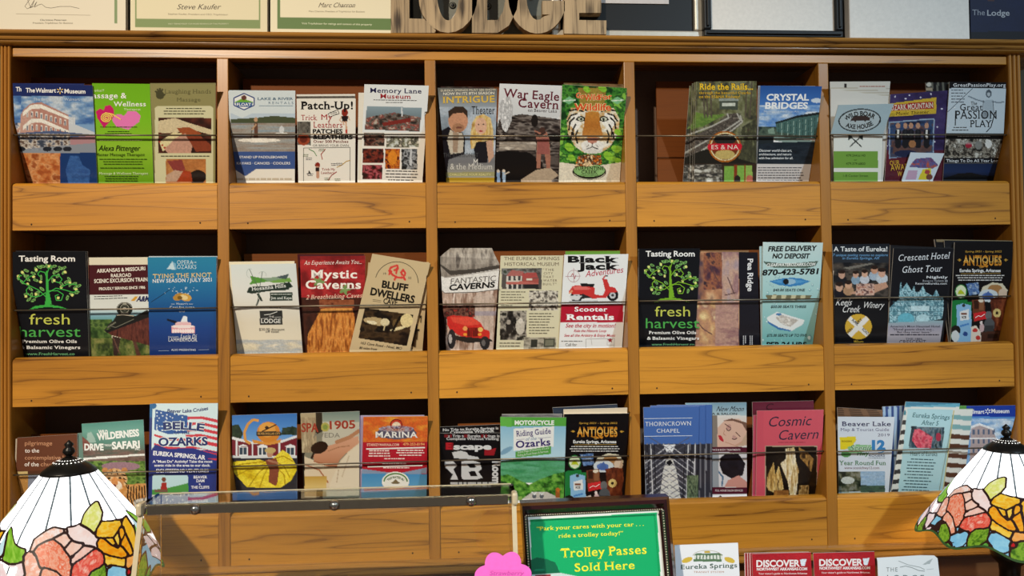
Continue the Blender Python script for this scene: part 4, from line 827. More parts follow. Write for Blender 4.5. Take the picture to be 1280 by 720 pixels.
def d_bluff(a, full=True):
    a.fill('#cdb68c'); a.rect(0, 0, 9999, 640, '#d0ba92', .5)
    ph = [(852, 388), (1128, 428), (1090, 606), (812, 560)]
    if not full: ph = [(x+50, y+6) for x, y in ph]
    a.noise(a.m_poly(ph), ['#0e0a08', '#1c120c', '#4a3620', '#2a1c10'], 50, 30, 2, 2)
    if not full: a.ell(1158, 470, 10, 40, '#d8c08a'); return
    a.ell(915, 465, 72, 22, '#b8a074', 8); a.ell(965, 470, 26, 22, '#d8caa2'); a.ell(890, 470, 30, 9, '#e8dcb8', 10); a.ell(1035, 480, 26, 30, '#6a5230', -30); a.ell(1090, 460, 36, 38, '#e0cc94'); a.ell(1040, 506, 46, 9, '#e0d0a0', -15); a.stroke([(965, 490), (958, 515)], 8, '#c8b488'); a.stroke([(1050, 440), (1010, 520)], 14, '#1a120c')
    a.arc(1032, 246, 124, 122, 195, 360, 3, '#4a4436'); a.t('19', 956, 198, 12, '#5a5444', 16); a.t('52', 1098, 222, 12, '#5a5444', 18)
    for p in ([(1000, 155), (990, 175), (1010, 200), (1040, 215), (1070, 215), (1082, 190), (1070, 170), (1058, 185), (1064, 200)], [(1005, 155), (1035, 145), (1040, 165), (1020, 172)], [(1035, 160), (1030, 190)], [(1000, 180), (990, 195)], [(1030, 210), (1020, 226)], [(1070, 212), (1080, 226)]): a.stroke(p, 12, '#d8433c')
    a.t('BLUFF', 946, 270, 40, '#1c1812', 150, b=3, rot=-9); a.t('DWELLERS', 880, 312, 42, '#1c1812', 256, b=3, rot=-11); a.t('CAVE', 955, 362, 30, '#1c1812', 80, b=2, rot=-7); a.pline([(895, 340), (943, 346)], 2, '#5a5444'); a.pline([(895, 348), (943, 355)], 2, '#5a5444'); a.ell(990, 382, 5, 5, '#3a3428')
    a.t('163 Cave Road - Noel, MO', 826, 594, 15, '#3a3226', 236, b=1, i=.2, rot=-8); a.t('80 miles from', 818, 622, 14, '#3a3226', 100, b=1, i=.2, rot=-5)
B('rear tan cave leaflet leaning right, strip visible right of the front copy', 1, 1, [(870, 128), (1216, 126), (830, 626), (1180, 624)], lambda a: d_bluff(a, False), 2, step=1.5)
B('tan cave leaflet with a red lizard, tilted to the right', 1, 1, [(893, 78), (1224, 132), (762, 628), (1108, 634)], d_bluff, 0)
# ---- middle row, third pocket
def d_fantastic(a):
    a.noise((0, 0, 9999, 300), ['#6a625a', '#8a8076', '#a89e92', '#5a524c'], 24, 90, 1, 1.8); a.poly([(60, 115), (150, 200), (300, 190), (440, 160), (440, 140), (300, 165), (150, 175)], '#4a443e')
    a.noise((0, 280, 9999, 9999), ['#b89a88', '#d8c0b0', '#8a6a58', '#e0ccc0'], 24, 120, 2, 1.8); a.poly([(280, 330), (310, 305), (360, 300), (400, 320), (395, 640), (290, 640)], '#d0bcae', .7); a.rect(278, 408, 420, 432, '#8a86a0', .5)
    a.poly([(95, 205), (120, 215), (434, 165), (434, 280), (300, 300), (115, 305), (95, 285)], '#ece8e2'); a.pline([(98, 285), (118, 303), (300, 298), (434, 280)], 4, '#6a625c'); a.pline([(128, 215), (434, 170)], 4, '#b8b0a8')
    a.t('FANTASTIC', 152, 252, 32, '#6a6460', 258, i=.15, rot=4, b=0); a.t('CAVERNS', 142, 288, 32, '#1c1a1a', 262, i=.2, rot=4, b=3)
    a.poly([(80, 390), (130, 370), (130, 470), (120, 640), (60, 640)], '#231614'); a.noise((90, 375, 290, 440), ['#4a2a24', '#8a5a4a', '#2c1c1a', '#a03a30'], 18, 20, 3, 2)
    a.poly([(132, 440), (165, 430), (275, 440), (320, 470), (345, 510), (375, 520), (375, 570), (240, 558), (200, 545), (150, 515), (132, 480)], '#d2302a'); a.poly([(150, 440), (275, 442), (330, 480), (250, 490), (165, 470)], '#e4503e'); a.rect(246, 498, 312, 556, '#a8241e'); [a.rect(250+k*10, 502, 255+k*10, 552, '#3a1412') for k in range(6)]
    a.ell(235, 506, 13, 13, '#e8a05a'); a.ell(322, 512, 14, 14, '#f0c86a'); a.ell(236, 540, 11, 8, '#f0a03a'); a.ell(318, 540, 11, 8, '#f0a03a'); a.poly([(150, 545), (380, 566), (395, 580), (250, 588), (140, 560)], '#2a2624')
    a.ell(158, 566, 24, 56, '#2c2a2c'); a.ell(150, 566, 10, 28, '#b8b0ac'); a.ell(348, 588, 28, 38, '#2c2a2c'); a.ell(340, 588, 11, 18, '#6a6664')
B('cavern leaflet with a red off-road car, its top curled back', 1, 2, [(152, 46, 388, 46, .022), (118, 72, 402, 80, .009), (92, 96, 416, 108, .002), (94, 140, 432, 138, 0), (108, 380, 414, 380, 0), (128, 624, 396, 622, 0)], d_fantastic, 0)
def d_history(a):
    a.fill('#ddd6b6'); a.t('THE EUREKA SPRINGS', 458, 115, 19, '#7a6a5a', 316, rot=0); a.t('HISTORICAL MUSEUM', 460, 147, 20, '#7a6a5a', 310, rot=0)
    a.rect(444, 162, 672, 280, '#5a5450'); a.noise((444, 162, 672, 200), ['#4a4642', '#8a8a86', '#3a4438'], 24, 14, 1, 2); a.poly([(470, 205), (500, 172), (570, 180), (568, 215)], '#b06a64'); a.rect(470, 205, 560, 282, '#d8d0c4'); a.poly([(562, 190), (640, 185), (652, 215), (562, 222)], '#b0504c'); a.rect(562, 218, 655, 250, '#a8544c'); a.rect(586, 218, 620, 232, '#e0d8c8'); a.poly([(468, 240), (560, 236), (656, 246), (656, 254), (468, 252)], '#c06a60')
    for x in (482, 510, 538): a.rect(x, 206, x+14, 232, '#4a4a4a'); a.rect(x, 254, x+18, 280, '#3a3a3c')
    a.rect(570, 254, 655, 280, '#2c2a2a')
    for k, w in enumerate(('"THE', 'CITY', 'THAT', 'WATER', 'BUILT"')): a.t(w, 680 if k != 1 else 684, 176+k*20.5, 13, '#7a6a5a', (62, 52, 62, 80, 76)[k], sp=.2)
    a.para(440, 294, 594, 4, 15.5, '#7a7462', center=False, seed=1); a.para(440, 372, 520, 1, 14, '#7a7462', center=False, seed=5); a.noise((600, 290, 766, 402), ['#6a625a', '#c8c0b0', '#e8e0d0', '#8a8278', '#3a3632'], 22, 18, 3, 2.2)
    a.noise((434, 404, 586, 572), ['#1c1a18', '#3a3632', '#8a8278', '#b8b0a2', '#2a2824'], 26, 34, 4, 2.2); a.ell(550, 495, 26, 46, '#c8c0b2'); a.ell(552, 462, 13, 16, '#d8d0c4'); a.ell(488, 500, 20, 36, '#2a2624'); a.ell(484, 470, 12, 14, '#a89e92')
    a.para(600, 418, 750, 8, 16, '#7a7462', center=False, seed=2); a.noise((570, 556, 754, 616), ['#8a8272', '#b8b09e', '#5a5448'], 30, 20, 6); a.rect(610, 568, 648, 612, '#3a3a32'); a.rect(684, 562, 748, 612, '#4a4c40'); a.rect(692, 570, 740, 604, '#7a7a68'); a.para(432, 586, 560, 2, 17, '#7a7462', center=False, seed=3)
B('cream historical museum leaflet with old photographs', 1, 2, [(438, 90), (798, 88), (412, 618), (770, 612)], d_history, 1)
def d_scooter(a):
    a.fill('#eef0f0'); a.t('Black', 822, 127, 35, '#151416', 288, sf=1, b=4); a.t('Jack', 876, 168, 36, '#151416', 238, sf=1, b=4); a.t('Adventures', 922, 212, 36, '#c23a52', 216, i=.3, rot=7)
    a.arc(855, 206, 34, 34, 0, 360, 3, '#c8a8ae', 20); a.pline([(808, 208), (895, 206)], 3, '#c8a8ae'); a.pline([(855, 160), (857, 242)], 3, '#c8a8ae'); a.pline([(838, 210), (850, 190), (860, 222), (868, 200)], 3, '#b03a4a')
    for x, y, r in ((872, 322, 34), (1078, 316, 33)): a.ell(x, y, r, r, '#1c1c1e'); a.ell(x, y, r*.55, r*.55, '#c8ccd0'); a.ell(x, y, r*.25, r*.25, '#3a3a3c')
    a.poly([(825, 298), (850, 262), (905, 256), (975, 272), (975, 310), (1020, 318), (1035, 290), (1020, 225), (1045, 222), (1062, 268), (1088, 270), (1110, 298), (1062, 300), (1040, 330), (960, 335), (900, 310), (855, 312)], '#d03a38'); a.poly([(850, 268), (905, 258), (960, 280), (920, 285), (860, 284)], '#e8706a'); a.poly([(890, 246), (975, 252), (970, 268), (900, 266)], '#1c1c1e'); a.stroke([(1022, 222), (1035, 205)], 8, '#c83434'); a.poly([(830, 318), (905, 318), (880, 346), (838, 338)], '#d8dadc'); a.poly([(905, 306), (960, 330), (900, 336)], '#2a2a2c'); a.stroke([(832, 302), (846, 292)], 10, '#e8a07a'); a.ell(1045, 205, 8, 5, '#3a3a3c')
    a.noise((830, 348, 1100, 354), ['#b8bcc0', '#9a9ea2'], 40, 6, 2)
    a.rect(0, 368, 1138, 470, '#b81c34'); a.t('Scooter', 860, 408, 26, '#fff', 188, sf=1, b=2); a.t('Rentals', 812, 456, 32, '#fff', 274, sf=1, b=3)
    a.t('See the city in motion!', 808, 500, 23, '#c42a46', 282, i=.3, b=1); a.t('Ride the Historic Loop', 856, 526, 15, '#c42a46', 184, i=.3, b=1); a.t('See all the Artistry & Enjoy Music', 800, 552, 15, '#c42a46', 292, i=.3, b=1)
    a.para(784, 576, 904, 1, 14, '#777', ragged=0, center=False); a.t('Call for', 808, 606, 17, '#666', 66); a.pline([(925, 620), (925, 566), (1088, 562), (1086, 620)], 2, '#aaa'); a.pline([(955, 566), (960, 600)], 2, '#bbb'); a.pline([(1048, 566), (1046, 600), (1088, 600)], 2, '#bbb')
    st = []
    for k in range(10): g = math.radians(-90+36*k); rr = 17 if k % 2 == 0 else 7; st.append((1064+rr*math.cos(g), 573+rr*math.sin(g)))
    a.poly(st, '#9a1c2c')
B('maroon leaflet behind the scooter leaflet, dark red strip on its right', 1, 2, [(815, 84), (1150, 84), (790, 612), (1142, 608)], d_edge('#6a1420'), 1, step=3)
B('green topped leaflet behind the scooter leaflet', 1, 2, [(808, 64), (1120, 62), (800, 612), (1110, 610)], d_edge('#6a9a3a'), 2, step=3)
B('white and red scooter leaflet with a red scooter', 1, 2, [(802, 84), (1168, 80), (770, 614), (1132, 608)], d_scooter, 0)
# ---- middle row, fourth pocket
def d_harvest2(a):
    d_harvest(a, k=.915, g='#7fb62c', shift=-16)
B('black card with a yellow-green olive tree, beside the pinkish battle painting', 1, 3, [(40, 76), (409, 74), (44, 654), (378, 652)], d_harvest2, 0)
def d_ridge(a):
    a.noise((0, 0, 9999, 9999), ['#5a4650', '#9a6a54', '#c08a66', '#d8b088', '#7a5850'], 70, 110, 1, 1.8); a.noise((380, 380, 520, 9999), ['#e8d09a', '#c89a70', '#a87a6a', '#f0e0b0'], 60, 70, 2, 1.8); a.noise((540, 90, 640, 9999), ['#b09aa0', '#c8a490', '#9a7478', '#d0b4a4'], 50, 120, 3); a.noise((430, 100, 540, 320), ['#4a3040', '#7a4a44', '#a86a4a', '#3a2a34'], 30, 40, 4, 2); a.noise((500, 400, 640, 9999), ['#a8807a', '#c09a8a', '#8a6468'], 70, 30, 5)
    for p in ([(575, 250), (612, 345)], [(560, 355), (620, 340)], [(395, 520), (430, 560), (480, 590)], [(470, 180), (510, 260)]): a.stroke(p, 7, '#5a4040', .8)
    a.rect(642, 0, 9999, 9999, '#16151f'); a.t('Pea Ridge', 694, 136, 33, '#eeeef0', 196, rot=-90, b=2); a.para(0, 0, 1, 0, 1, '#fff')
    for k, (x, n) in enumerate(((666, 7), (678, 6), (706, 7), (718, 7))):
        for j in range(n): a.quad([(x, 598+j*8), (x+6, 598+j*8), (x+6, 604+j*8), (x, 604+j*8)], '#c8c8cc')
B('rear copies of the battlefield leaflet, pale top edge', 1, 3, [(410, 88), (700, 86), (385, 654), (740, 652)], d_edge('#8a6a4a'), 2, step=3)
B('battlefield leaflet with a pinkish painting and a black band of vertical lettering', 1, 3, [(405, 94), (754, 98), (376, 654), (766, 652)], d_ridge, 1)
def d_boats(a):
    a.grad((0, 0, 9999, 9999), ['#cfe4e2', '#b8dcdc', '#9ccccc', '#74b4b4'])
    r = random.Random(8)
    for k in range(46): x, y, q = 775+r.random()*350, 240+r.random()*400, 2+r.random()*7; a.ell(x, y, q, q*1.3, '#8ebcc0'); a.ell(x-q*.2, y-q*.3, q*.5, q*.6, '#d8ecec')
    a.ell(1066, 616, 17, 24, '#6aa0a8'); a.ell(1062, 610, 9, 12, '#cfe8ea')
    a.t('FREE DELIVERY', 816, 92, 30, '#16181a', 290, b=3, i=.2, rot=1); a.t('NO DEPOSIT', 842, 134, 29, '#16181a', 222, b=3, i=.2)
    a.poly([(788, 152), (870, 162), (960, 165), (1118, 150), (1100, 180), (1050, 192), (860, 192), (812, 180)], '#55695e'); a.t('CLEARWATEROZARKS.COM', 806, 183, 18, '#f2f6f2', 292, b=3, i=.2, rot=1)
    a.t('870-423-5781', 780, 236, 33, '#111314', 336, b=3, i=.2, rot=1.5)
    a.poly([(820, 272), (890, 256), (960, 250), (1020, 256), (1068, 272), (1020, 294), (950, 304), (880, 294)], '#3a86c4'); a.ell(945, 274, 40, 17, '#9cc4dc'); a.ell(924, 274, 18, 17, '#16181c'); a.poly([(840, 272), (900, 262), (900, 284)], '#5aa0d4'); a.poly([(980, 262), (1050, 272), (980, 286)], '#5aa0d4')
    a.t('$40.00 SEATS ONE', 846, 332, 16, '#23383c', 190, b=2, i=.2)
    a.poly([(800, 356), (850, 352), (1000, 354), (1080, 354), (1064, 384), (830, 384), (812, 376)], '#7a7458'); [a.poly([(840+k*58, 356), (870+k*58, 354), (860+k*58, 384), (835+k*58, 384)], '#cfc8a4') for k in range(4)]
    a.t('$50.00 SEATS THREE', 832, 432, 16, '#23383c', 212, b=2, i=.2)
    a.poly([(808, 490), (870, 455), (1036, 505), (1020, 535), (950, 572), (880, 555), (820, 520)], '#e8ecec'); a.poly([(815, 510), (880, 548), (955, 566), (950, 572), (880, 562), (818, 525)], '#3a78b4'); a.noise(a.m_poly([(860, 490), (890, 470), (1000, 505), (950, 545), (900, 530)]), ['#d8d4cc', '#b8b0a8', '#eceae4'], 20, 14, 3, 2); a.ell(880, 470, 18, 7, '#4a80b4')
    a.t('$75.00 SEATS UP TO FIVE', 808, 604, 16, '#23383c', 240, b=2, i=.2); a.t('PER 24 HRS', 808, 666, 30, '#14181a', 240, b=3)
B('rear copy of the aqua boat rental sheet, left edge showing', 1, 3, [(765, 62), (1120, 50), (775, 650), (1100, 648)], d_edge('#b4d4d8'), 1, step=3)
B('aqua boat rental sheet with a blue kayak and a phone number', 1, 3, [(786, 36), (1146, 40), (780, 648), (1106, 648)], d_boats, 0)
# ---- middle row, fifth pocket
def d_taste(a):
    a.fill('#0d0e12'); a.grad((0, 0, 9999, 190), ['#181c24', '#28303a', '#2a2e34'])
    a.t('A Taste of Eureka!', 106, 116, 29, '#f2f4f4', 322, b=1); a.t('7 unique tasting rooms to explore', 100, 145, 15, '#6a9cc8', 330, i=.2, b=1); a.t('in Eureka Springs, AR', 158, 164, 15, '#6a9cc8', 222, i=.2, b=1)
    a.noise((100, 185, 434, 388), ['#16181c', '#3a3632', '#5a5048', '#22201e'], 60, 30, 1, 1.8); a.poly([(160, 215), (330, 185), (345, 192), (200, 225)], '#7a756c')
    for x, y, c, q in ((155, 255, '#c49a84', 20), (238, 255, '#d0a48c', 17), (292, 250, '#d8ac92', 18), (350, 228, '#c89478', 20), (395, 245, '#d8a890', 22), (140, 330, '#c8a088', 22), (195, 318, '#d0a284', 20)): a.ell(x, y+34, q*1.6, q*1.5, {155: '#1c1c22', 140: '#1a1820', 238: '#8aa4b8', 292: '#c8ccd4', 350: '#a8b8c8', 395: '#c8d0d8', 195: '#b08a6a'}[x]); a.ell(x, y, q, q*1.25, c); a.ell(x, y-q*.8, q*1.05, q*.6, '#2a1c16')
    a.poly([(200, 370), (290, 330), (420, 300), (434, 330), (330, 375)], '#c89a80'); a.noise((240, 310, 350, 380), ['#8a4a44', '#c89a84', '#e0c0b0', '#5a3a38'], 18, 14, 3, 2)
    a.t('Keels', 118, 440, 40, '#e6e6e4', 92, i=.35, b=0); a.t('Creek', 155, 482, 42, '#e6e6e4', 105, i=.35); a.t('Winery', 278, 456, 38, '#e6e6e4', 125, i=.35)
    a.ell(255, 568, 80, 76, '#d8ae3a')
    for g, txt in ((42, 'RAILWAY'), (-45, 'WINERY')):
        c, s_ = math.cos(math.radians(g)), math.sin(math.radians(g)); a.poly([(255+c*x-s_*y, 568+s_*x+c*y) for x, y in ((-76, -15), (76, -15), (76, 15), (-76, 15))], '#ece8e0')
        if g > 0: a.t('RAIL', 255-c*64-s_*-9, 568-s_*64+c*9, 17, '#2a2a2c', 48, rot=-g, b=1); a.t('ROAD', 255+c*18-s_*-9, 568+s_*18+c*9, 17, '#2a2a2c', 46, rot=-g, b=1)
        else: a.t('WIN', 255-c*62+s_*9-12, 568-s_*62+c*9-6, 17, '#2a2a2c', 40, rot=-g, b=1); a.t('ERY', 255+c*20+s_*9-12, 568+s_*20+c*9-6, 17, '#2a2a2c', 40, rot=-g, b=1)
    a.t('Winery', 222, 670, 22, '#d8b43a', 60, i=.3)
B('black tasting rooms leaflet with people toasting and a yellow crossing emblem', 1, 4, [(98, 74), (441, 70), (115, 662), (425, 660)], d_taste, 0)
def d_ghost(a):
    a.fill('#14151b'); a.t('Crescent Hotel', 492, 175, 40, '#e8ecf0', 308, i=.25, sf=1, rot=3); a.t('Ghost Tour', 515, 245, 40, '#e8ecf0', 238, i=.25, sf=1, rot=2); a.t('Nightly', 662, 278, 15, '#e0e4e8', 128, sf=1, b=2); a.t('Reserve Tickets @', 640, 298, 11, '#c8ccd4', 150, sf=1); a.t('ReserveEureka.com', 595, 315, 13, '#d8dce0', 190, sf=1, b=1)
    a.noise(a.m_poly([(440, 455), (500, 400), (500, 355), (510, 285), (516, 345), (545, 305), (575, 355), (590, 320), (596, 360), (620, 360), (642, 322), (658, 360), (700, 385), (722, 345), (740, 385), (765, 385), (765, 470), (755, 520), (640, 545), (440, 545)]), ['#5a8a98', '#8fc0cc', '#c0e0e8', '#3a6878', '#a8d4dc'], 22, 18, 1, 2.2)
    for y in (418, 445, 475, 500): a.stroke([(460, y), (755, y)], 4, '#2c5868', .7)
    for x in range(465, 760, 22): a.stroke([(x, 405), (x, 520)], 4, '#3a6a78', .6)
    a.rect(570, 445, 680, 475, '#c8e4ea'); a.ell(540, 520, 50, 34, '#6ab8cc'); a.ell(640, 520, 40, 26, '#b8dce4'); a.grad(a.m_poly([(430, 545), (765, 530), (760, 700), (420, 700)]), ['#98b4bc', '#a8a4b4', '#b8b0b8', '#9a949c'])
    a.t('America\'s Most Haunted Hotel', 445, 572, 12, '#3a3a46', 300, sf=1, b=1); a.t('"Hotel guests check out...', 462, 590, 12, '#3a3a46', 246, sf=1, b=1); a.t('But they never leave."', 486, 606, 12, '#3a3a46', 206, sf=1, b=1); a.para(445, 613, 738, 1, 14, '#3a3a46', ragged=0, th=.5); a.t('THE 1886', 538, 647, 12, '#4a4a58', 100, sf=1); a.t('CRESCENT', 500, 672, 24, '#3a3a48', 160, sf=1)
B('rear copies of the ghost tour leaflet, dark top edges', 1, 4, [(446, 78), (832, 96), (432, 662), (760, 660)], d_edge('#1c1d22'), 1, step=3)
B('black and icy blue ghost tour leaflet with a castle-like hotel', 1, 4, [(466, 98), (828, 100), (426, 662), (745, 660)], d_ghost, 0)
def d_antiques(a, dx=0, dy=0, kx=1.0, ky=1.0, c='#0e0d10'):
    X = lambda x: dx+x*kx; Y = lambda y: dy+y*ky; R = lambda x0, y0, x1, y1, cc: a.rect(X(x0), Y(y0), X(x1), Y(y1), cc); E = lambda x, y, p, q, cc, r=0: a.ell(X(x), Y(y), p*kx, q*ky, cc, r); PL = lambda pts, cc: a.poly([(X(x), Y(y)) for x, y in pts], cc)
    T = lambda s, x, y, h, cc, w, **k: a.t(s, X(x), Y(y), h*ky, cc, w*kx, **k)
    a.fill(c)
    T('Spring 2021 - Spring 2022', 895, 122, 11, '#c89a3c', 218, i=.2, b=1); T('ANTIQUES', 882, 200, 60, '#d08a2c', 232, sf=1, b=2); T('ANTIQUES', 884, 182, 30, '#eabc62', 228, b=0)
    for s in (-1, 1): a.rule(X(1000+s*128), Y(168), X(1000+s*152), Y(168), 3, '#c89a3c'); E(1000+s*138, 168, 7, 7, '#c89a3c')
    PL([(960, 200), (1000, 214), (1020, 204), (985, 200)], '#c8842c'); T('in', 982, 218, 9, '#c8b070', 14)
    T('Eureka Springs, Arkansas', 862, 240, 19, '#f2f2f0', 246, b=2); a.rule(X(868), Y(250), X(1108), Y(248), 2, '#c8a050')
    a.para(X(838), Y(258), X(1130), 3, 14*ky, '#d8d6d2', ragged=.12, th=.4)
    PL([(980, 380), (1000, 330), (1060, 302), (1120, 310), (1150, 350), (1140, 380), (1100, 345), (1050, 350), (1010, 385)], '#d8cfb4'); E(1075, 345, 44, 30, '#a87a4a'); E(1035, 382, 58, 38, '#cfd8dc'); E(1030, 385, 34, 22, '#5a78b8'); PL([(1000, 402), (1035, 352), (1060, 402)], '#4a68a8'); E(1120, 372, 26, 32, '#d8c0a8')
    PL([(900, 310), (975, 302), (980, 372), (920, 380)], '#6a86b8'); a.noise(a.m_poly([(X(x), Y(y)) for x, y in ((900, 310), (975, 302), (980, 372), (920, 380))]), ['#7a9ac8', '#3a5a90', '#b8c8d8'], 14*kx, 12*ky, 1, 2)
    E(870, 358, 36, 44, '#1f7a34'); E(870, 357, 31, 38, '#dfe8c4'); PL([(850, 372), (858, 350), (872, 345), (885, 360), (894, 376), (870, 372)], '#b8c42a')
    PL([(830, 410), (905, 402), (910, 420), (935, 420), (930, 660), (870, 660), (850, 600), (808, 640), (800, 560), (808, 420)], '#1c7a3c'); PL([(842, 440), (880, 428), (930, 440), (936, 660), (850, 660)], '#8cbce0'); E(886, 440, 10, 10, '#3a3a3c'); PL([(862, 478), (916, 462), (918, 525), (866, 532)], '#e6e8e8'); R(870, 486, 906, 498, '#7a4a38'); T('ICE', 876, 518, 14, '#1c1c1c', 26, b=2); PL([(862, 560), (920, 545), (918, 556), (864, 572)], '#4a86c8'); E(896, 612, 14, 14, '#2a4a8a')
    PL([(936, 408), (1010, 398), (1018, 520), (945, 540)], '#6e3a26'); R(948, 412, 975, 460, '#3a1e14'); R(980, 408, 1008, 470, '#8a5a3c'); E(990, 412, 16, 10, '#e8dcc8'); PL([(945, 488), (1018, 474), (1024, 520), (950, 536)], '#cf2a30'); a.pline([(X(955), Y(515)), (X(975), Y(502)), (X(990), Y(508)), (X(1012), Y(492))], 4*ky, '#f6e6e2')
    a.noise(a.m_poly([(X(x), Y(y)) for x, y in ((1045, 400), (1090, 388), (1145, 395), (1150, 460), (1140, 520), (1142, 595), (1050, 590), (1055, 500))]), ['#4a2014', '#6e3420', '#8a4a2c'], 16*kx, 40*ky, 3, 2); E(1086, 486, 24, 26, '#d8c07a'); E(1086, 486, 9, 10, '#2a1c10'); E(1036, 500, 20, 26, '#6a6a6c'); E(1040, 560, 32, 44, '#54575a'); R(1012, 560, 1066, 600, '#3a3c3e'); E(995, 575, 14, 26, '#d0b0b0'); E(992, 545, 8, 12, '#e8d8d4')
    PL([(930, 570), (960, 560), (990, 600), (988, 660), (930, 660)], '#e6d8c8'); E(955, 590, 16, 12, '#c83a34'); E(972, 635, 14, 14, '#c83a34'); E(838, 590, 30, 30, '#1c1a18'); E(836, 625, 24, 34, '#d8dcdc'); PL([(990, 600), (1130, 592), (1128, 660), (990, 660)], '#4a2c22'); R(1030, 612, 1090, 640, '#2c1a14')
B('rear stack of black antiques guides fanning to the left, tan top edge', 1, 4, [(712, 44), (1176, 52), (800, 660), (1140, 656)], lambda a: (a.fill('#131318'), a.rect(720, 40, 9999, 58, '#8a7a5c')), 3, step=1.2, thick=.003)
B('second black antiques guide, spine edge left of the front guide', 1, 4, [(770, 50), (1178, 56), (806, 660), (1146, 656)], d_edge('#181a20'), 2, step=3)
B('black antiques guide at the right end of the middle row', 1, 4, [(832, 62), (1183, 58), (808, 658), (1152, 655)], d_antiques, 0, thick=.002, name='guide_book', cat='guide book')
# ---- bottom row, first pocket
def d_pilgrim(a):
    a.fill('#6a3f2c'); a.rect(0, 452, 9999, 478, '#5a3828'); a.rect(0, 480, 160, 9999, '#b98a4c'); a.rect(160, 470, 9999, 9999, '#8a94a8'); a.rect(85, 455, 160, 480, '#d8c084')
    a.t('pilgrimage', 142, 304, 24, '#d8a07a', 156); a.t('to the', 142, 346, 24, '#f4ece4', 82, b=1); a.t('contemplative heart', 142, 386, 24, '#d8a07a', 292); a.t('of the', 140, 424, 24, '#f4ece4', 82, b=1); a.t('church', 232, 424, 24, '#d8a07a', 110)
B('pale rear edge of the brown pilgrimage leaflet', 2, 0, [(90, 268), (420, 246), (76, 720), (420, 720)], d_edge('#c4b8a4'), 1, step=3)
B('brown pilgrimage leaflet behind the left stained glass lamp', 2, 0, [(98, 262), (441, 240), (82, 722), (440, 720)], d_pilgrim, 0)
def d_safari(a):
    a.grad((0, 0, 9999, 355), ['#4f8f82', '#6fa698', '#5a8a7c', '#6a6a60']); a.noise(a.m_poly([(465, 250), (560, 330), (640, 360), (465, 380)]), ['#6a3a36', '#8a5448', '#54605a'], 50, 30, 1); a.noise((465, 330, 999, 450), ['#5f4a44', '#7f6860', '#4a5a50'], 60, 20, 2)
    a.poly([(470, 376), (832, 352), (832, 362), (470, 390)], '#eef0ec'); a.noise((480, 395, 999, 999), ['#3a5a28', '#5a8038', '#7fa04c', '#2c4a20'], 26, 20, 3, 2); a.ell(690, 425, 110, 26, '#9a7a88'); a.ell(640, 560, 60, 30, '#8a7482')
    a.noise(a.m_poly([(600, 560), (720, 530), (840, 520), (845, 600), (830, 660), (700, 680), (600, 640)]), ['#c88a48', '#d8a468', '#b87638'], 30, 20, 4); a.noise(a.m_ell(655, 500, 72, 64), ['#d8a066', '#e8c89a', '#c07c3c'], 22, 22, 5, 2); a.ell(655, 535, 42, 30, '#f0e6d6'); a.ell(655, 512, 20, 26, '#d8955a'); a.ell(655, 535, 10, 7, '#7a4a44')
    for s in (-1, 1): a.ell(655+s*32, 492, 9, 6, '#2a2418'); a.ell(655+s*56, 446, 17, 15, '#c88a54'); [a.stroke([(655+s*(40+k*9), 470+k*22), (655+s*(62+k*4), 478+k*24)], 6, '#241a14') for k in range(4)]; a.stroke([(655+s*12, 452), (655+s*18, 470)], 6, '#241a14')
    for k in range(8): a.stroke([(735+k*15, 535+(k % 2)*8), (728+k*17, 600), (745+k*14, 650)], 7, '#241a14')
    a.noise(a.m_poly([(760, 620), (845, 600), (845, 690), (780, 690)]), ['#e8e4dc', '#b8b4ac', '#2a2420'], 12, 26, 6, 2.2); a.noise((480, 660, 999, 800), ['#7fa03a', '#a8c05a', '#5a8030'], 20, 20, 7)
    for w, c in ((4, '#f2f4f0'),):
        a.t('WILD', 562, 238, 21, c, 54, b=3); a.t('WILDERNESS', 556, 275, 38, c, 242, b=4, rot=6); a.t('DRIVE', 482, 332, 36, c, 110, b=4); a.t('THROUGH', 596, 310, 12, c, 42, b=2); a.t('SAFARI', 640, 326, 40, c, 160, b=4, rot=3); a.t('INC.', 772, 332, 13, c, 30, b=2)
    a.poly([(495, 270), (500, 235), (520, 228), (540, 260), (550, 290), (510, 290)], '#c8d8d0', .6)
B('rear copy of the tiger safari leaflet, left strip beside the brown leaflet', 2, 0, [(442, 236), (800, 196), (470, 722), (820, 720)], d_edge('#6a8a80'), 1, step=3)
B('green safari leaflet with a lying tiger, right of the left lamp finial', 2, 0, [(466, 182), (819, 158), (496, 722), (842, 720)], d_safari, 0)
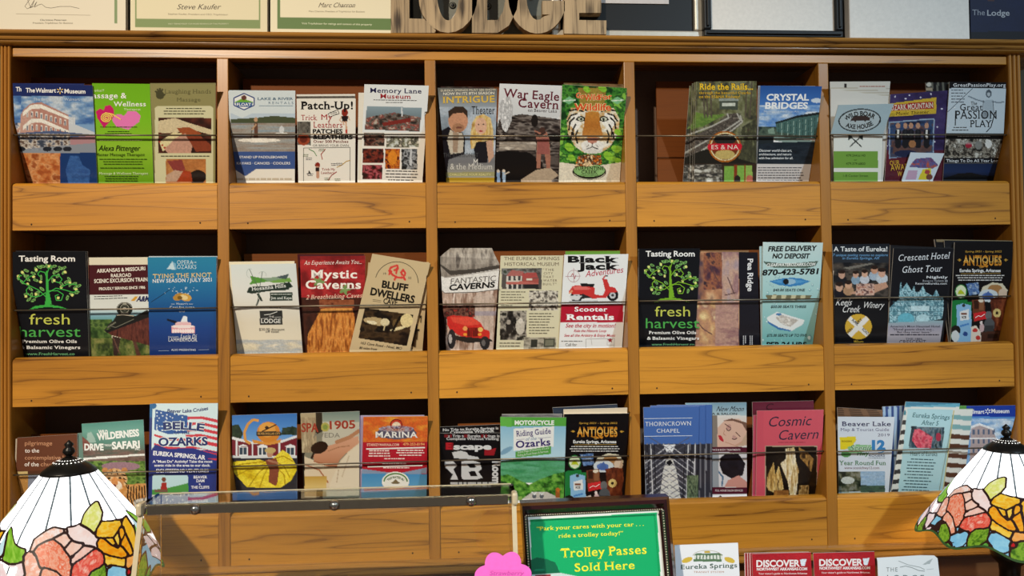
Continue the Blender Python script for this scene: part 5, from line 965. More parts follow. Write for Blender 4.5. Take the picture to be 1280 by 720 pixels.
def d_belle(a):
    a.fill('#2a3a86'); a.rect(0, 0, 9999, 330, '#d8eef2')
    for k in range(6): a.poly([(1060, 142+k*34), (1150, 138+k*34), (1244, 158+k*34), (1244, 176+k*34), (1150, 154+k*34), (1060, 158+k*34)], '#d2404c')
    for k in range(4): a.poly([(880, 240+k*26), (960, 262+k*24), (1100, 270+k*26), (1240, 300+k*26), (1240, 314+k*26), (1100, 284+k*26), (960, 276+k*24), (880, 252+k*26)], '#d2404c' if k != 1 else '#d8eef2')
    a.poly([(890, 300), (960, 325), (1100, 320), (1236, 360), (1236, 380), (850, 380), (870, 320)], '#2a3a86'); a.poly([(888, 100), (980, 118), (1070, 135), (1070, 235), (960, 240), (880, 215)], '#2c5a9e')
    r = random.Random(5)
    for k in range(46): x, y = 895+r.random()*165, 112+r.random()*112; a.ell(x, y, 4, 4, '#e8f2f4')
    a.ell(878, 78, 16, 18, '#2a6a9e'); a.t('Beaver Lake Cruises', 955, 116, 20, '#2a3a72', 236, b=2, i=.1, bend=-900, rot=-4)
    for b_, c in ((7, '#e8f4f4'), (3, '#24346e')): a.t('BELLE', 935, 216, 42, c, 230, b=b_, bend=900, rot=5); a.t('OF THE', 995, 240, 14, c, 90, b=2); a.t('OZARKS', 905, 308, 46, c, 282, b=b_, rot=1)
    a.t('EUREKA SPRINGS, AR', 874, 360, 24, '#eef2f6', 300, b=3, rot=-5); a.t('A "Must Do" Activity! Take the most', 872, 404, 15, '#eef2f6', 342, b=2); a.t('scenic ride in the area to our dock.', 882, 426, 15, '#eef2f6', 320, b=2); a.t('SIGHTSEEING VENTURES', 892, 460, 21, '#eef2f6', 300, b=2)
    a.poly([(870, 482), (880, 474), (1070, 476), (1076, 486), (1076, 700), (868, 700)], '#bfe2ea'); a.poly([(868, 560), (960, 548), (1076, 520), (1076, 570), (868, 590)], '#4f9a4a'); a.rect(868, 586, 1076, 700, '#d8dcd8'); a.ell(936, 500, 12, 14, '#7a4a38'); a.poly([(915, 560), (925, 516), (950, 516), (955, 560)], '#a8342e'); a.rect(885, 556, 960, 572, '#7a5a4c')
    a.t('BEAVER', 1106, 494, 16, '#eef2f6', 78, b=2); a.t('DAM', 1122, 515, 16, '#eef2f6', 46, b=2); a.ell(1142, 527, 4, 4, '#eef2f6'); a.t('THE CLIFFS', 1092, 552, 16, '#eef2f6', 104, b=2); a.t('EAGLES', 1108, 600, 16, '#eef2f6', 76, b=2); a.t('WILDLIFE', 1098, 640, 16, '#eef2f6', 92, b=2)
B('rear copies of the flag boat cruise sheet, blue left edge', 2, 0, [(856, 68), (1200, 66), (846, 722), (1200, 720)], lambda a: (a.fill('#2a6a9e'), a.rect(0, 140, 9999, 9999, '#2a3a7a')), 1, step=3)
B('tall flag-patterned boat cruise sheet left of the divider, bottom row', 2, 0, [(872, 66), (1245, 64), (856, 722), (1232, 720)], d_belle, 0)
# ---- bottom row, second pocket
def d_sixty(a):
    a.grad((0, 0, 9999, 260), ['#3f78c4', '#5a94d8', '#7fb0e2']); a.noise(a.m_poly([(80, 145), (130, 140), (155, 190), (140, 230), (80, 230)]), ['#1c2c24', '#3a4a34'], 12, 12, 1); a.noise(a.m_poly([(370, 200), (380, 160), (440, 150), (466, 160), (466, 200)]), ['#1c2c24', '#3a4a34', '#2a3a54'], 12, 12, 2)
    a.poly([(88, 215), (210, 245), (370, 240), (470, 205), (470, 345), (88, 345)], '#7a2632'); a.poly([(88, 208), (210, 238), (370, 232), (470, 198), (470, 212), (370, 246), (210, 252), (88, 224)], '#e8eaec'); a.rect(112, 225, 122, 320, '#e8eaec'); a.rect(205, 250, 214, 325, '#e8eaec'); a.rect(355, 240, 366, 330, '#e8eaec')
    for x in (130, 240, 400): a.poly([(x-8, 265), (x+25, 252), (x+60, 265)], '#eef0f2'); a.rect(x, 266, x+52, 318, '#eef0f2'); a.rect(x+6, 272, x+22, 312, '#3a4a5a'); a.rect(x+28, 272, x+46, 312, '#3a4a5a')
    a.rect(88, 318, 470, 332, '#dfe2e4'); a.rect(88, 332, 470, 999, '#2c2a34'); a.noise((88, 440, 470, 900), ['#2a2a30', '#3a3a40'], 40, 30, 5)
    a.pline([(244, 118), (212, 112), (182, 138), (162, 185), (168, 232), (196, 250)], 15, '#e0a050'); a.ell(300, 185, 66, 60, '#d88a34'); a.ell(292, 170, 48, 42, '#e8a850'); a.poly([(232, 180), (372, 180), (372, 205), (232, 205)], '#2a2420'); a.t('SILVER DOLLAR CITY', 238, 198, 12, '#e8b86a', 130, sf=1, b=1); a.poly([(205, 225), (300, 245), (375, 222), (365, 245), (300, 258), (215, 246)], '#e09a44'); a.pline([(262, 180), (345, 140)], 6, '#3a2a20'); a.ell(290, 158, 10, 10, '#3a2a20')
    a.noise(a.m_poly([(84, 385), (100, 352), (250, 340), (300, 360), (330, 330), (380, 285), (420, 310), (460, 375), (462, 400), (430, 460), (370, 500), (180, 500), (120, 440)]), ['#c8a418', '#e8d02a', '#f4e24a', '#d8b81e'], 50, 30, 3, 1.2)
    for p in ([(300, 365), (240, 420), (190, 492)], [(290, 360), (180, 400), (120, 430)], [(300, 380), (270, 440), (250, 498)], [(330, 345), (390, 380), (420, 440)], [(335, 335), (385, 320), (440, 350)], [(345, 380), (390, 430), (395, 480)], [(280, 352), (160, 365), (95, 380)]): a.stroke(p, 6, '#b8940e')
    a.poly([(280, 345), (345, 330), (360, 400), (350, 480), (340, 490), (300, 470), (305, 400)], '#8a4a34'); a.ell(308, 305, 18, 24, '#c49474'); a.ell(310, 288, 32, 16, '#c8b074'); a.stroke([(300, 345), (350, 360)], 12, '#b07a60')
B('colourful leaflet with a dancer in a yellow skirt before a red house', 2, 1, [(92, 88), (462, 76), (92, 640), (462, 640)], d_sixty, 0)
def d_spa(a):
    a.fill('#8a8672'); a.rect(0, 0, 9999, 130, '#9aa08e'); a.poly([(480, 75), (570, 70), (575, 240), (540, 300), (500, 300)], '#b8a684'); a.noise((480, 100, 570, 300), ['#c8b490', '#9a8668', '#d8c8a4'], 14, 80, 1); a.poly([(570, 70), (605, 70), (608, 180), (570, 200)], '#3a3024'); a.rect(608, 120, 9999, 260, '#c8c2ae'); a.grad((610, 66, 9999, 125), ['#7a8a80', '#a0aa9c'])
    a.t('SPA', 488, 182, 50, '#a8402e', 98, b=2); a.ell(624, 155, 24, 26, '#b8ae5a'); a.ell(624, 155, 14, 15, '#8a9a4a'); a.t('1905', 650, 166, 46, '#a8402e', 146, b=2, rot=2); a.t('AVEDA', 556, 214, 27, '#8a8478', 152)
    a.poly([(500, 320), (560, 345), (700, 360), (820, 220), (820, 640), (500, 640)], '#e0ceb0')
    a.grad(a.m_poly([(560, 352), (556, 320), (585, 290), (640, 262), (700, 244), (745, 226), (812, 205), (818, 245), (780, 275), (735, 312), (702, 348), (690, 384), (640, 382), (590, 366)]), ['#d8a384', '#cf9674', '#b87a58'])
    a.stroke([(815, 178), (760, 215), (690, 240)], 22, '#b9835e'); a.stroke([(560, 350), (620, 366), (690, 384)], 7, '#a86a4a'); a.stroke([(640, 292), (700, 270), (760, 262)], 6, '#b07a58'); a.ell(590, 272, 50, 34, '#2e1c12', -18); a.stroke([(560, 300), (548, 330)], 12, '#2e1c12')
    a.poly([(650, 480), (690, 388), (740, 318), (818, 250), (820, 640), (640, 640)], '#e4d6bc'); a.stroke([(700, 400), (690, 470)], 5, '#c0a888'); a.stroke([(760, 320), (720, 440)], 6, '#cdb898'); a.stroke([(510, 370), (590, 400), (640, 470)], 8, '#b06a44'); a.grad((505, 435, 632, 560), ['#c8a04a', '#dcc07a', '#a87c34']); a.poly([(480, 566), (820, 556), (820, 640), (480, 640)], '#3a2a20')
    a.rect(480, 300, 506, 640, '#1c1612')
B('tan spa leaflet with a reclining bare back', 2, 1, [(482, 76), (820, 64), (505, 640), (818, 640)], d_spa, 1)
def d_marina(a):
    a.fill('#b82030'); a.grad((0, 0, 9999, 240), ['#e0862e', '#e0702a', '#c8402c']); a.noise((840, 98, 9999, 240), ['#e8a03a', '#d8602a', '#e08030'], 90, 40, 1)
    a.ell(1030, 140, 33, 30, '#c8402a'); a.ell(1030, 144, 24, 18, '#f0d8b8'); a.arc(1030, 140, 33, 30, 0, 360, 4, '#7a2420', 24); a.poly([(908, 188), (950, 162), (1120, 162), (1148, 188), (1120, 215), (1030, 226), (940, 215)], '#5a5468'); a.noise(a.m_ell(1030, 165, 100, 18), ['#8a4a54', '#b8b4c0', '#5a4a64'], 20, 8, 2, 2)
    a.t('STARKEY', 976, 178, 15, '#d8a088', 106, sf=1, b=1); a.t('MARINA', 910, 215, 34, '#f2eee8', 244, sf=1, b=2); a.t('STARKEYMARINA.COM', 862, 263, 15, '#f4c8b0', 184, b=2, sf=1); a.t('479-253-8194', 1068, 260, 15, '#f4b070', 124, b=2, sf=1)
    a.rule(858, 280, 1194, 272, 8, '#f2ece6'); a.para(866, 286, 1000, 3, 15, '#f2d8d0', th=.5); a.para(1030, 284, 1190, 3, 14, '#f2d8d0', th=.5, seed=2); a.para(962, 332, 1078, 1, 13, '#f2d8d0', ragged=0, th=.5); a.para(950, 360, 1086, 1, 13, '#f2d8d0', ragged=0, th=.5); a.rule(866, 382, 1180, 374, 7, '#f2ece6'); a.para(955, 384, 1104, 1, 13, '#f2d8d0', ragged=0, th=.5)
    a.poly([(830, 392), (940, 408), (1040, 420), (1204, 386), (1204, 420), (830, 440)], '#8a9ab4'); a.grad((830, 422, 1210, 640), ['#4a90c4', '#6aa8cc', '#8ab8d0']); a.ell(1026, 466, 78, 56, '#f0eee4'); a.arc(1026, 466, 66, 46, 180, 360, 7, '#5a8a4a'); a.t('TOP RATED IN', 1026, 446, 12, '#4a6a3a', 92, 'c', b=1, bend=60); a.poly([(1000, 475), (1026, 452), (1052, 475), (1040, 480), (1012, 480)], '#7a6a4a')
B('rear lilac copies of the red marina sheet, left edge showing', 2, 1, [(815, 88), (1190, 86), (820, 640), (1180, 640)], d_edge('#b4a4c4'), 2, step=3)
B('red and orange marina sheet with a blue water picture', 2, 1, [(842, 96), (1210, 92), (828, 640), (1202, 640)], d_marina, 0)
# ---- bottom row, third pocket
def d_escape(a, top=False):
    a.fill('#121013')
    y = 258
    a.t('No Trip to Eureka Springs is', 120, y, 15, '#cfcfcf', 312, b=2); a.t('Complete Without Visiting', 128, 274, 15, '#cfcfcf', 300, b=2)
    for x in (120, 150, 232, 330, 128, 240, 352): a.quad([(x-4, 242), (x+10, 242), (x+10, 260), (x-4, 260)], '#7a1c22')
    if top: return
    a.rect(122, 288, 166, 330, '#8a1820'); a.t('E', 126, 326, 36, '#b8242c', 32, b=4); a.t('scape', 168, 328, 34, '#dcdcdc', 218, b=4)
    a.poly([(345, 328), (412, 322), (400, 362), (345, 362)], '#9a1c26'); a.poly([(160, 345), (210, 335), (245, 345), (255, 362), (310, 372), (318, 388), (172, 378)], '#d0d0d0')
    a.poly([(118, 398), (165, 392), (190, 420), (168, 440), (195, 500), (150, 500), (165, 470), (120, 430)], '#d0d0d0'); a.poly([(215, 395), (280, 392), (320, 405), (330, 440), (310, 455), (335, 490), (300, 500), (215, 498)], '#d0d0d0'); a.poly([(245, 412), (285, 410), (300, 430), (265, 435)], '#121013'); a.poly([(255, 455), (290, 450), (305, 480), (265, 480)], '#121013')
    a.t('Room', 392, 396, 46, '#cfcfcf', 128, rot=-90, b=4); a.para(120, 515, 430, 2, 26, '#b8b8b8', th=.5)
B('rear copy of the black escape room leaflet, standing higher', 2, 2, [(92, 200), (434, 185), (95, 660), (430, 660)], lambda a: (a.fill('#121013'), a.t('No Trip to Eureka Springs is', 108, 224, 15, '#d8d8d8', 318, b=2, rot=2), a.t('Complete Without', 150, 238, 15, '#d8d8d8', 250, b=2, rot=2)), 3)
B('black escape room leaflet with white block figures', 2, 2, [(88, 236), (450, 234), (84, 662), (440, 660)], d_escape, 2)
def d_moto(a):
    a.grad((0, 0, 9999, 400), ['#7fb8d8', '#a8d0e4', '#c4e0ec']); a.rect(0, 0, 9999, 195, '#59a844'); a.poly([(430, 142), (500, 150), (500, 200), (430, 195)], '#68b84e')
    a.t('MOTORCYCLE', 518, 187, 24, '#f2f6ee', 226, b=4); a.poly([(512, 210), (742, 196), (742, 312), (512, 336)], '#f2f2ee'); a.t('Riding Guide', 528, 254, 32, '#4a3a7a', 198, sf=1, b=1, rot=5); a.t('of the', 580, 278, 18, '#6a8aa8', 62, i=.3, sf=1, rot=5); a.rule(528, 272, 575, 269, 2, '#7a7a9a'); a.rule(650, 264, 725, 258, 2, '#7a7a9a'); a.t('Ozarks', 526, 320, 40, '#3a2a6e', 198, sf=1, b=2, rot=5)
    a.poly([(524, 340), (726, 308), (726, 354), (524, 376)], '#5aa44a'); a.t('Scenic Maps & Directory of Local', 536, 350, 12, '#eaf4e4', 180, rot=8); a.t('Riding & Food Stops & Services', 536, 368, 12, '#eaf4e4', 176, rot=8)
    a.ell(470, 335, 42, 14, '#7fa8c4', -30); a.noise(a.m_poly([(430, 400), (520, 385), (812, 390), (812, 520), (430, 520)]), ['#3a8a5a', '#4f9e68', '#5aa47a', '#6ab08a'], 80, 14, 2, 1.8)
    a.noise(a.m_poly([(430, 480), (480, 470), (540, 500), (600, 530), (660, 500), (740, 470), (812, 455), (812, 610), (430, 610)]), ['#1c4a18', '#3a7a28', '#5a9a38', '#78b04a'], 22, 18, 3, 2.2); a.poly([(560, 612), (620, 570), (700, 570), (790, 612)], '#c8c4bc'); a.rect(430, 595, 560, 620, '#8ab05a')
    for x in (630, 672): a.stroke([(x-12, 572), (x, 590), (x+12, 572)], 6, '#dfe4e6'); a.ell(x, 595, 12, 14, '#5a6068'); a.ell(x, 585, 6, 6, '#e8ecee')
    a.rect(752, 555, 775, 605, '#9a5a28'); a.poly([(750, 555), (765, 545), (780, 558), (768, 575)], '#c06a2a')
GB = B('green motorcycle guide with a white title box and wooded road', 2, 2, [(436, 142), (813, 146), (440, 628), (798, 628)], d_moto, 0, curve=.002, name='guide_book', cat='guide book')
B('', 2, 2, [(445, 128), (790, 126), (450, 612), (790, 610)], lambda a: (a.fill('#8a8484'), a.noise((0, 0, 9999, 9999), ['#5a5658', '#9a9696'], 60, 5, 1)), 1, step=1.5, thick=.004, parent=GB, name='page_block')
def d_antiques2(a): d_antiques(a, dx=-9, dy=69, kx=1.0, ky=.93, c='#100d10')
B('dark blue book behind the bottom row antiques guide', 2, 2, [(735, 90), (1105, 70), (800, 628), (1130, 626)], d_edge('#2c3648'), 4, step=2, thick=.003)
GB = B('black antiques guide beside the motorcycle guide, bottom row', 2, 2, [(800, 126), (1171, 122), (806, 628), (1142, 626)], d_antiques2, 1, thick=.002, name='guide_book', cat='guide book')
B('', 2, 2, [(797, 100), (1162, 90), (806, 628), (1140, 626)], lambda a: a.fill('#ead8bc'), 2, step=1.5, thick=.003, parent=GB, name='page_block')
# ---- bottom row, fourth pocket
def d_chapel(a, front=True):
    a.fill('#4a70b8'); a.rect(0, 312, 9999, 9999, '#34343e')
    for k in range(14): a.stroke([(60+k*32, 310), (54+k*32, 650)], 7, '#7a7a84' if k % 2 else '#9a9aa2')
    if not front: return
    a.poly([(60, 640), (110, 316), (345, 316), (402, 640)], '#3c3c46'); a.poly([(165, 640), (188, 470), (214, 380), (236, 380), (266, 470), (292, 640)], '#dedcd6'); a.poly([(185, 316), (225, 316), (262, 316), (240, 362), (210, 362)], '#f2f2f4')
    for k in range(10):
        y = 318+k*34; g = ('#c8c8ce', '#8a8a94')[k % 2]
        for s in (-1, 1): a.stroke([(225, y), (225+s*150, y+112)], 6, g); a.stroke([(225+s*8, y+22), (225+s*120, y-46)], 5, '#5c5c68', .8)
    for s in (-1, 1):
        for k in range(5): a.stroke([(225+s*(92+k*21), 318), (225+s*(80+k*20), 645)], 6, '#d0d0d4' if k % 2 else '#22222a')
        a.poly([(225+s*12, 374), (225+s*26, 388), (225+s*12, 402), (225, 388)], '#15151b')
    a.poly([(225, 405), (246, 424), (225, 444), (204, 424)], '#15151b'); a.noise((330, 500, 400, 640), ['#3a4a3a', '#7a8a6a', '#2a342c'], 10, 24, 3)
    a.rule(72, 160, 362, 156, 3, '#e8eef6'); a.rule(72, 266, 362, 262, 3, '#e8eef6'); a.t('THORNCROWN', 80, 205, 26, '#eef2f8', 275, sf=1, rot=1); a.t('CHAPEL', 148, 244, 24, '#eef2f8', 138, sf=1)
for k, (x, xb, yt) in enumerate(((480, 482, 78), (440, 440, 82))):
    B(('rearmost blue chapel leaflet of the stack, right edge against the spa salon leaflet', 'middle blue chapel leaflet of the stack')[k], 2, 3, [(x-330, yt), (x, yt-2), (xb-320, 645), (xb, 645)], lambda a: d_chapel(a, False), 2-k, step=1.5)
B('blue chapel leaflet with a lattice of wooden beams, front of its stack', 2, 3, [(68, 92), (403, 86), (82, 647), (396, 645)], d_chapel, 0)
def d_salon(a):
    a.fill('#e4e0dc'); a.grad((0, 0, 9999, 140), ['#7fa4b8', '#9ab8c8', '#b4ccd4']); a.t('New Moon', 505, 116, 32, '#2a3038', 160, i=.45); a.t('SPA & SALON', 450, 137, 13, '#3a4048', 180, b=1)
    a.rect(0, 140, 512, 330, '#8a8078'); a.rect(512, 155, 9999, 328, '#e6dcd4'); a.poly([(512, 215), (560, 165), (640, 160), (690, 200), (690, 290), (640, 328), (512, 328)], '#e0b8a4'); a.poly([(540, 175), (600, 158), (690, 185), (690, 240), (660, 190), (600, 172)], '#7a5a4c'); a.poly([(690, 240), (690, 320), (620, 328), (660, 290)], '#c8a890'); a.ell(580, 212, 13, 19, '#c89a90', 25); a.arc(580, 212, 14, 20, 20, 170, 4, '#3a2430'); a.ell(614, 272, 14, 11, '#c89a90', 30); a.arc(614, 272, 16, 12, 10, 150, 4, '#3a2430'); a.poly([(517, 262), (530, 258), (545, 276), (552, 300), (538, 296), (524, 282)], '#c22c3c'); a.stroke([(556, 228), (548, 252), (562, 260)], 4, '#c08a74'); a.rule(556, 190, 594, 216, 4, '#5a3a3c'); a.rule(622, 240, 650, 268, 4, '#5a3a3c'); a.stroke([(560, 300), (620, 322), (660, 300)], 6, '#d0a08a')
    a.rect(0, 330, 9999, 362, '#54182c'); a.t('FACE & BODY TREATMENTS', 480, 352, 11, '#f0e0e0', 170, b=1); a.rect(0, 362, 9999, 570, '#dcd8dc'); a.noise(a.m_poly([(525, 440), (530, 395), (560, 370), (640, 372), (680, 430), (665, 500), (600, 520), (545, 490)]), ['#15131a', '#221e28'], 20, 20, 2); a.poly([(555, 570), (575, 530), (640, 500), (690, 540), (690, 572)], '#d09488'); a.stroke([(520, 480), (545, 510), (540, 560)], 10, '#5a7a98'); a.rect(0, 362, 520, 570, '#9aa0a8')
    a.rect(0, 572, 9999, 612, '#54182c'); a.t('FULL HOUSE SALON SERVICES', 500, 597, 12, '#f0e0e0', 165, b=1); a.rect(0, 612, 9999, 700, '#e6e6ea'); a.poly([(510, 640), (530, 620), (552, 640)], '#2a2a30')
B('salon leaflet with a woman\'s face with red lips, behind the chapel leaflets', 2, 3, [(320, 66), (687, 62), (346, 645), (690, 640)], d_salon, 3)
def d_cosmic(a):
    a.fill('#d85a6a'); a.rect(0, 0, 790, 9999, '#cf5466', .6); a.t('Cosmic', 815, 208, 60, '#3a3044', 255, i=.3, rot=2); a.t('Cavern', 875, 288, 60, '#3a3044', 238, i=.3, rot=2); a.para(878, 300, 1040, 1, 14, '#a83a4a', ragged=0, th=.3)
    a.rect(798, 322, 1112, 9999, '#b8a48a'); a.noise((803, 328, 1108, 9999), ['#120d0a', '#1c140e', '#3a2a18'], 40, 40, 1, 1.6); a.noise(a.m_poly([(805, 560), (815, 500), (850, 420), (860, 500), (880, 440), (900, 520), (910, 580), (870, 610), (820, 590)]), ['#8a6a34', '#c8a05a', '#e8cc8a', '#5a3c1a'], 10, 60, 2, 2); a.noise(a.m_poly([(890, 430), (925, 400), (920, 340), (975, 332), (985, 420), (1000, 470), (985, 632), (950, 632), (935, 540)]), ['#b08a50', '#e8d4a4', '#f6ead0', '#8a6434'], 12, 70, 3, 2); a.noise(a.m_poly([(1000, 330), (1050, 360), (1090, 400), (1075, 480), (1040, 430), (1010, 400)]), ['#6a4a24', '#b88a4a', '#3a2612'], 14, 40, 4, 2); a.noise((1000, 560, 1060, 632), ['#8a6434', '#c8a468', '#4a3418'], 14, 30, 5, 2); a.noise((850, 590, 940, 632), ['#7a4a24', '#b8803c'], 20, 20, 6)
B('maroon rear cavern leaflet, topmost behind the pink one', 2, 3, [(722, 60), (1090, 52), (735, 640), (1100, 636)], lambda a: (a.fill('#6a2438'), a.t('C', 800, 108, 40, '#3a1420', 40, i=.3)), 2, step=1.5)
B('second pink cavern leaflet, left edge showing in the stack', 2, 3, [(728, 140), (1100, 110), (722, 640), (1100, 634)], d_edge('#c4506a'), 1, step=2)
B('pink cavern leaflet with a golden stalactite picture', 2, 3, [(750, 112), (1150, 106), (744, 640), (1128, 634)], d_cosmic, 0, curve=.002)
# ---- bottom row, fifth pocket
def d_lakeguide(a):
    a.fill('#d8e2ee'); a.t('Beaver Lake', 154, 204, 27, '#2a2a5a', 295, sf=1, b=1); a.t('Map & Tourist Guide', 148, 234, 18, '#5a5a86', 290, sf=1); a.t('2019', 370, 266, 17, '#4a4a72', 72, sf=1)
    a.poly([(142, 270), (238, 268), (242, 290), (225, 310), (228, 340), (146, 345)], '#e8d428'); a.t('ROGERS', 155, 300, 9, '#7a5a10', 60, b=1); a.ell(180, 372, 30, 20, '#5a9a5a'); a.poly([(190, 330), (240, 315), (330, 318), (340, 345), (240, 370), (200, 368)], '#8ac08a'); a.t('Scenic', 205, 352, 34, '#e8f4ea', 130, i=.25, b=4); a.t('Scenic', 205, 352, 34, '#4a8a5a', 130, i=.25, b=1); a.t('Hwy', 245, 380, 26, '#5a9a6a', 70, i=.25, b=3); a.t('12', 335, 345, 54, '#3a86c4', 80, b=5); a.arc(380, 330, 40, 34, 20, 100, 6, '#3a86c4')
    a.t('ROGERS', 318, 388, 15, '#4a5a7a', 95, b=1); a.para(315, 394, 415, 1, 11, '#6a7a8a', ragged=0); a.t('Year Round Fun', 138, 438, 27, '#5a8a6a', 282, sf=1, b=1); a.t('www.scenichwy12.com', 170, 462, 15, '#8a6a7a', 210)
    a.noise((134, 478, 270, 598), ['#1c221c', '#3a4434', '#6a6a54', '#8a8c80'], 24, 26, 1, 2); a.ell(190, 530, 40, 22, '#c8d0cc'); a.grad((268, 476, 414, 560), ['#8ab0d4', '#a8c4dc', '#7a98b8']); a.noise((268, 555, 414, 600), ['#3a4a44', '#4f6a54', '#2a3a3a'], 40, 14, 2); a.noise((268, 480, 414, 560), ['#7fa4cc', '#a4c0da', '#8ab0d0'], 60, 16, 3); a.noise((134, 600, 414, 700), ['#6a7a5a', '#a8b098', '#8aa0b0'], 50, 18, 4); a.poly([(300, 620), (320, 602), (355, 602), (375, 620)], '#2a1c2c'); a.rect(330, 604, 350, 616, '#e8e0e8')
B('brown rear leaflets behind the lake guide, tops fanned', 2, 4, [(128, 92), (400, 108), (160, 630), (425, 626)], lambda a: (a.fill('#7a5a42'), [a.rect(0, 96+k*12, 9999, 100+k*12, '#3a2a20') for k in range(5)]), 2, step=1.2)
B('pale lake map and tourist guide with a yellow and green emblem', 2, 4, [(130, 148), (472, 150), (136, 632), (434, 628)], d_lakeguide, 0)
B('blue striped leaflets behind the lake guide and the striped schedule', 2, 4, [(398, 88), (560, 80), (432, 630), (520, 626)], lambda a: (a.fill('#2a4a8a'), [a.rect(400+k*34, 0, 416+k*34, 9999, '#a8c4e0') for k in range(5)]), 3, step=1.0)
def d_after(a, front=True):
    a.fill('#e2e6e0')
    for k in range(13):
        y = 110+k*58; sk = 20
        a.poly([(400, y+sk), (540, y), (540, y+26), (400, y+26+sk)], '#3a3c3e' if k else '#4a8a9a'); a.poly([(740, y+20), (1000, y+40), (1000, y+68), (740, y+48)], '#5a3a2c' if k > 1 else '#7fb0b4')
    if not front: a.rect(0, 0, 9999, 105, '#5a9a4a'); return
    a.rect(0, 0, 9999, 90, '#6ab0c8'); a.poly([(555, 86), (858, 68), (860, 62), (540, 60), (540, 86)], '#3f86a4'); a.poly([(550, 100), (822, 106), (752, 700), (480, 700)], '#b4dce4'); a.pline([(828, 110), (755, 640)], 6, '#c8c08a')
    a.t('Eureka Springs', 578, 150, 28, '#4a7a84', 222, i=.2, sf=1, b=1, rot=-4); a.t('After 5', 630, 196, 28, '#4a7a84', 102, i=.2, sf=1, b=1, rot=-3)
    a.noise(a.m_poly([(572, 206), (772, 212), (756, 340), (556, 336)]), ['#1c2c34', '#3a5a6a', '#7a8a94', '#2a3a3a'], 22, 40, 1, 2); a.noise(a.m_poly([(590, 225), (620, 220), (700, 270), (690, 338), (610, 336), (575, 290)]), ['#c83a54', '#e87a88', '#8a2438'], 20, 20, 2, 2); a.ell(735, 270, 16, 26, '#a8344c')
    a.t('Heart of Eureka', 566, 382, 27, '#3a5a64', 162, rot=-1); 
    for k in range(12): a.para(548-k*4, 398+k*18.5, 725-k*4, 1, 15, '#4a6a74', seed=k, ragged=.3, th=.42, rot=-2)
for k, (dx, c) in enumerate(((78, 2), (40, 1))):
    B(('rearmost striped schedule, edge furthest to the right of the fan', 'second striped schedule in the fan')[k], 2, 4, [(560+dx, 100-k*16), (864+dx, 100-k*18), (470+dx, 630), (800+dx, 625)], lambda a: d_after(a, False), 2-k, step=1.2)
B('light blue evening events schedule with striped borders', 2, 4, [(538, 58), (864, 68), (446, 632), (780, 626)], d_after, 0)
def d_museum_right(a):
    a.grad((0, 0, 9999, 9999), ['#4a86d0', '#7fb0e0', '#a8c8e4']); a.rect(0, 0, 9999, 148, '#2040a4'); a.t('The Walmart', 838, 130, 25, '#f2f4fa', 172, b=2)
    for k in range(6): g = math.radians(30+60*k); a.rule(1031+6*math.cos(g), 116+6*math.sin(g), 1031+18*math.cos(g), 116+18*math.sin(g), 5, '#fff')
    a.t('Museum', 1052, 126, 25, '#f2f4fa', 108, b=2); a.t('The Birthplace of Walmart', 860, 178, 16, '#cfe2f4', 260); a.noise((0, 160, 9999, 280), ['#5a94d4', '#9ac0e4', '#dfeaf4'], 70, 30, 2, 2)
    a.poly([(930, 215), (980, 195), (1060, 225), (1085, 290), (1085, 470), (920, 470)], '#b8a8a8'); [a.rect(940+i*30, 225+j*55, 952+i*30, 255+j*55, '#5a6a84') for i in range(5) for j in range(4)]; a.poly([(930, 205), (980, 186), (1065, 218), (1065, 230), (980, 200), (930, 220)], '#eef0f2'); a.rect(920, 275, 1085, 283, '#eef0f2')
B('blue museum leaflet behind the right stained glass lamp', 2, 4, [(872, 84), (1196, 80), (880, 630), (1196, 630)], d_museum_right, 3)
# ---------------------------------------------------------------- things standing on top of the rack
def P3(u, v, y): return on_plane(u, v, y)
def sheet_art(px_rows, draw, y, step=0.8): a = Art(px_rows, 0, 0, 1.0, step, 77); draw(a); return a
TOPH = 0.30                                  # how far the framed pieces reach above the rack top
def cert_1(a):
    a.fill('#e4dac4'); a.put((a.X > 143) & (a.X < 147) & (a.Y < 29.5), '#7f9466')
    a.pline([(40, -4), (35, 2), (31, 8), (34, 11), (40, 8), (43, 0), (37, 10), (42, 8), (46, 2), (43, 9), (48, 6), (52, 5), (57, 9), (64, 10), (75, 8), (88, 8), (99, 10.5)], 0.5, '#6d6355')
    a.pline([(33, -4), (38, 9)], .5, '#6d6355'); a.rule(20, 17.2, 113, 19, .35, '#a89c84'); a.t('Christine Petersen', 50, 26, 2.2, '#4e4638', 33); a.t('President, TripAdvisor for Business', 41, 29.7, 2.1, '#8d826c', 50)
def cert_2(a):
    a.fill('#e3d8b6'); a.rect(168.5, -300, 170.3, 34, '#80925c'); a.rect(323.5, -300, 325, 34, '#80925c'); a.poly([(168.5, 23.2), (325, 25.2), (325, 35.9), (168.5, 33.9)], '#80925c')
    a.t('Steve Kaufer', 221, 11.5, 6.5, '#5d5244', 54, i=.4); a.t('Stephen Kaufer, President and CEO, TripAdvisor', 210, 18.4, 2.0, '#8d8068', 75, rot=-.6); a.t('VISIT TRIPADVISOR FOR MORE REVIEWS OF THIS PROPERTY', 210, 30.6, 1.7, '#d8dcb8', 76)
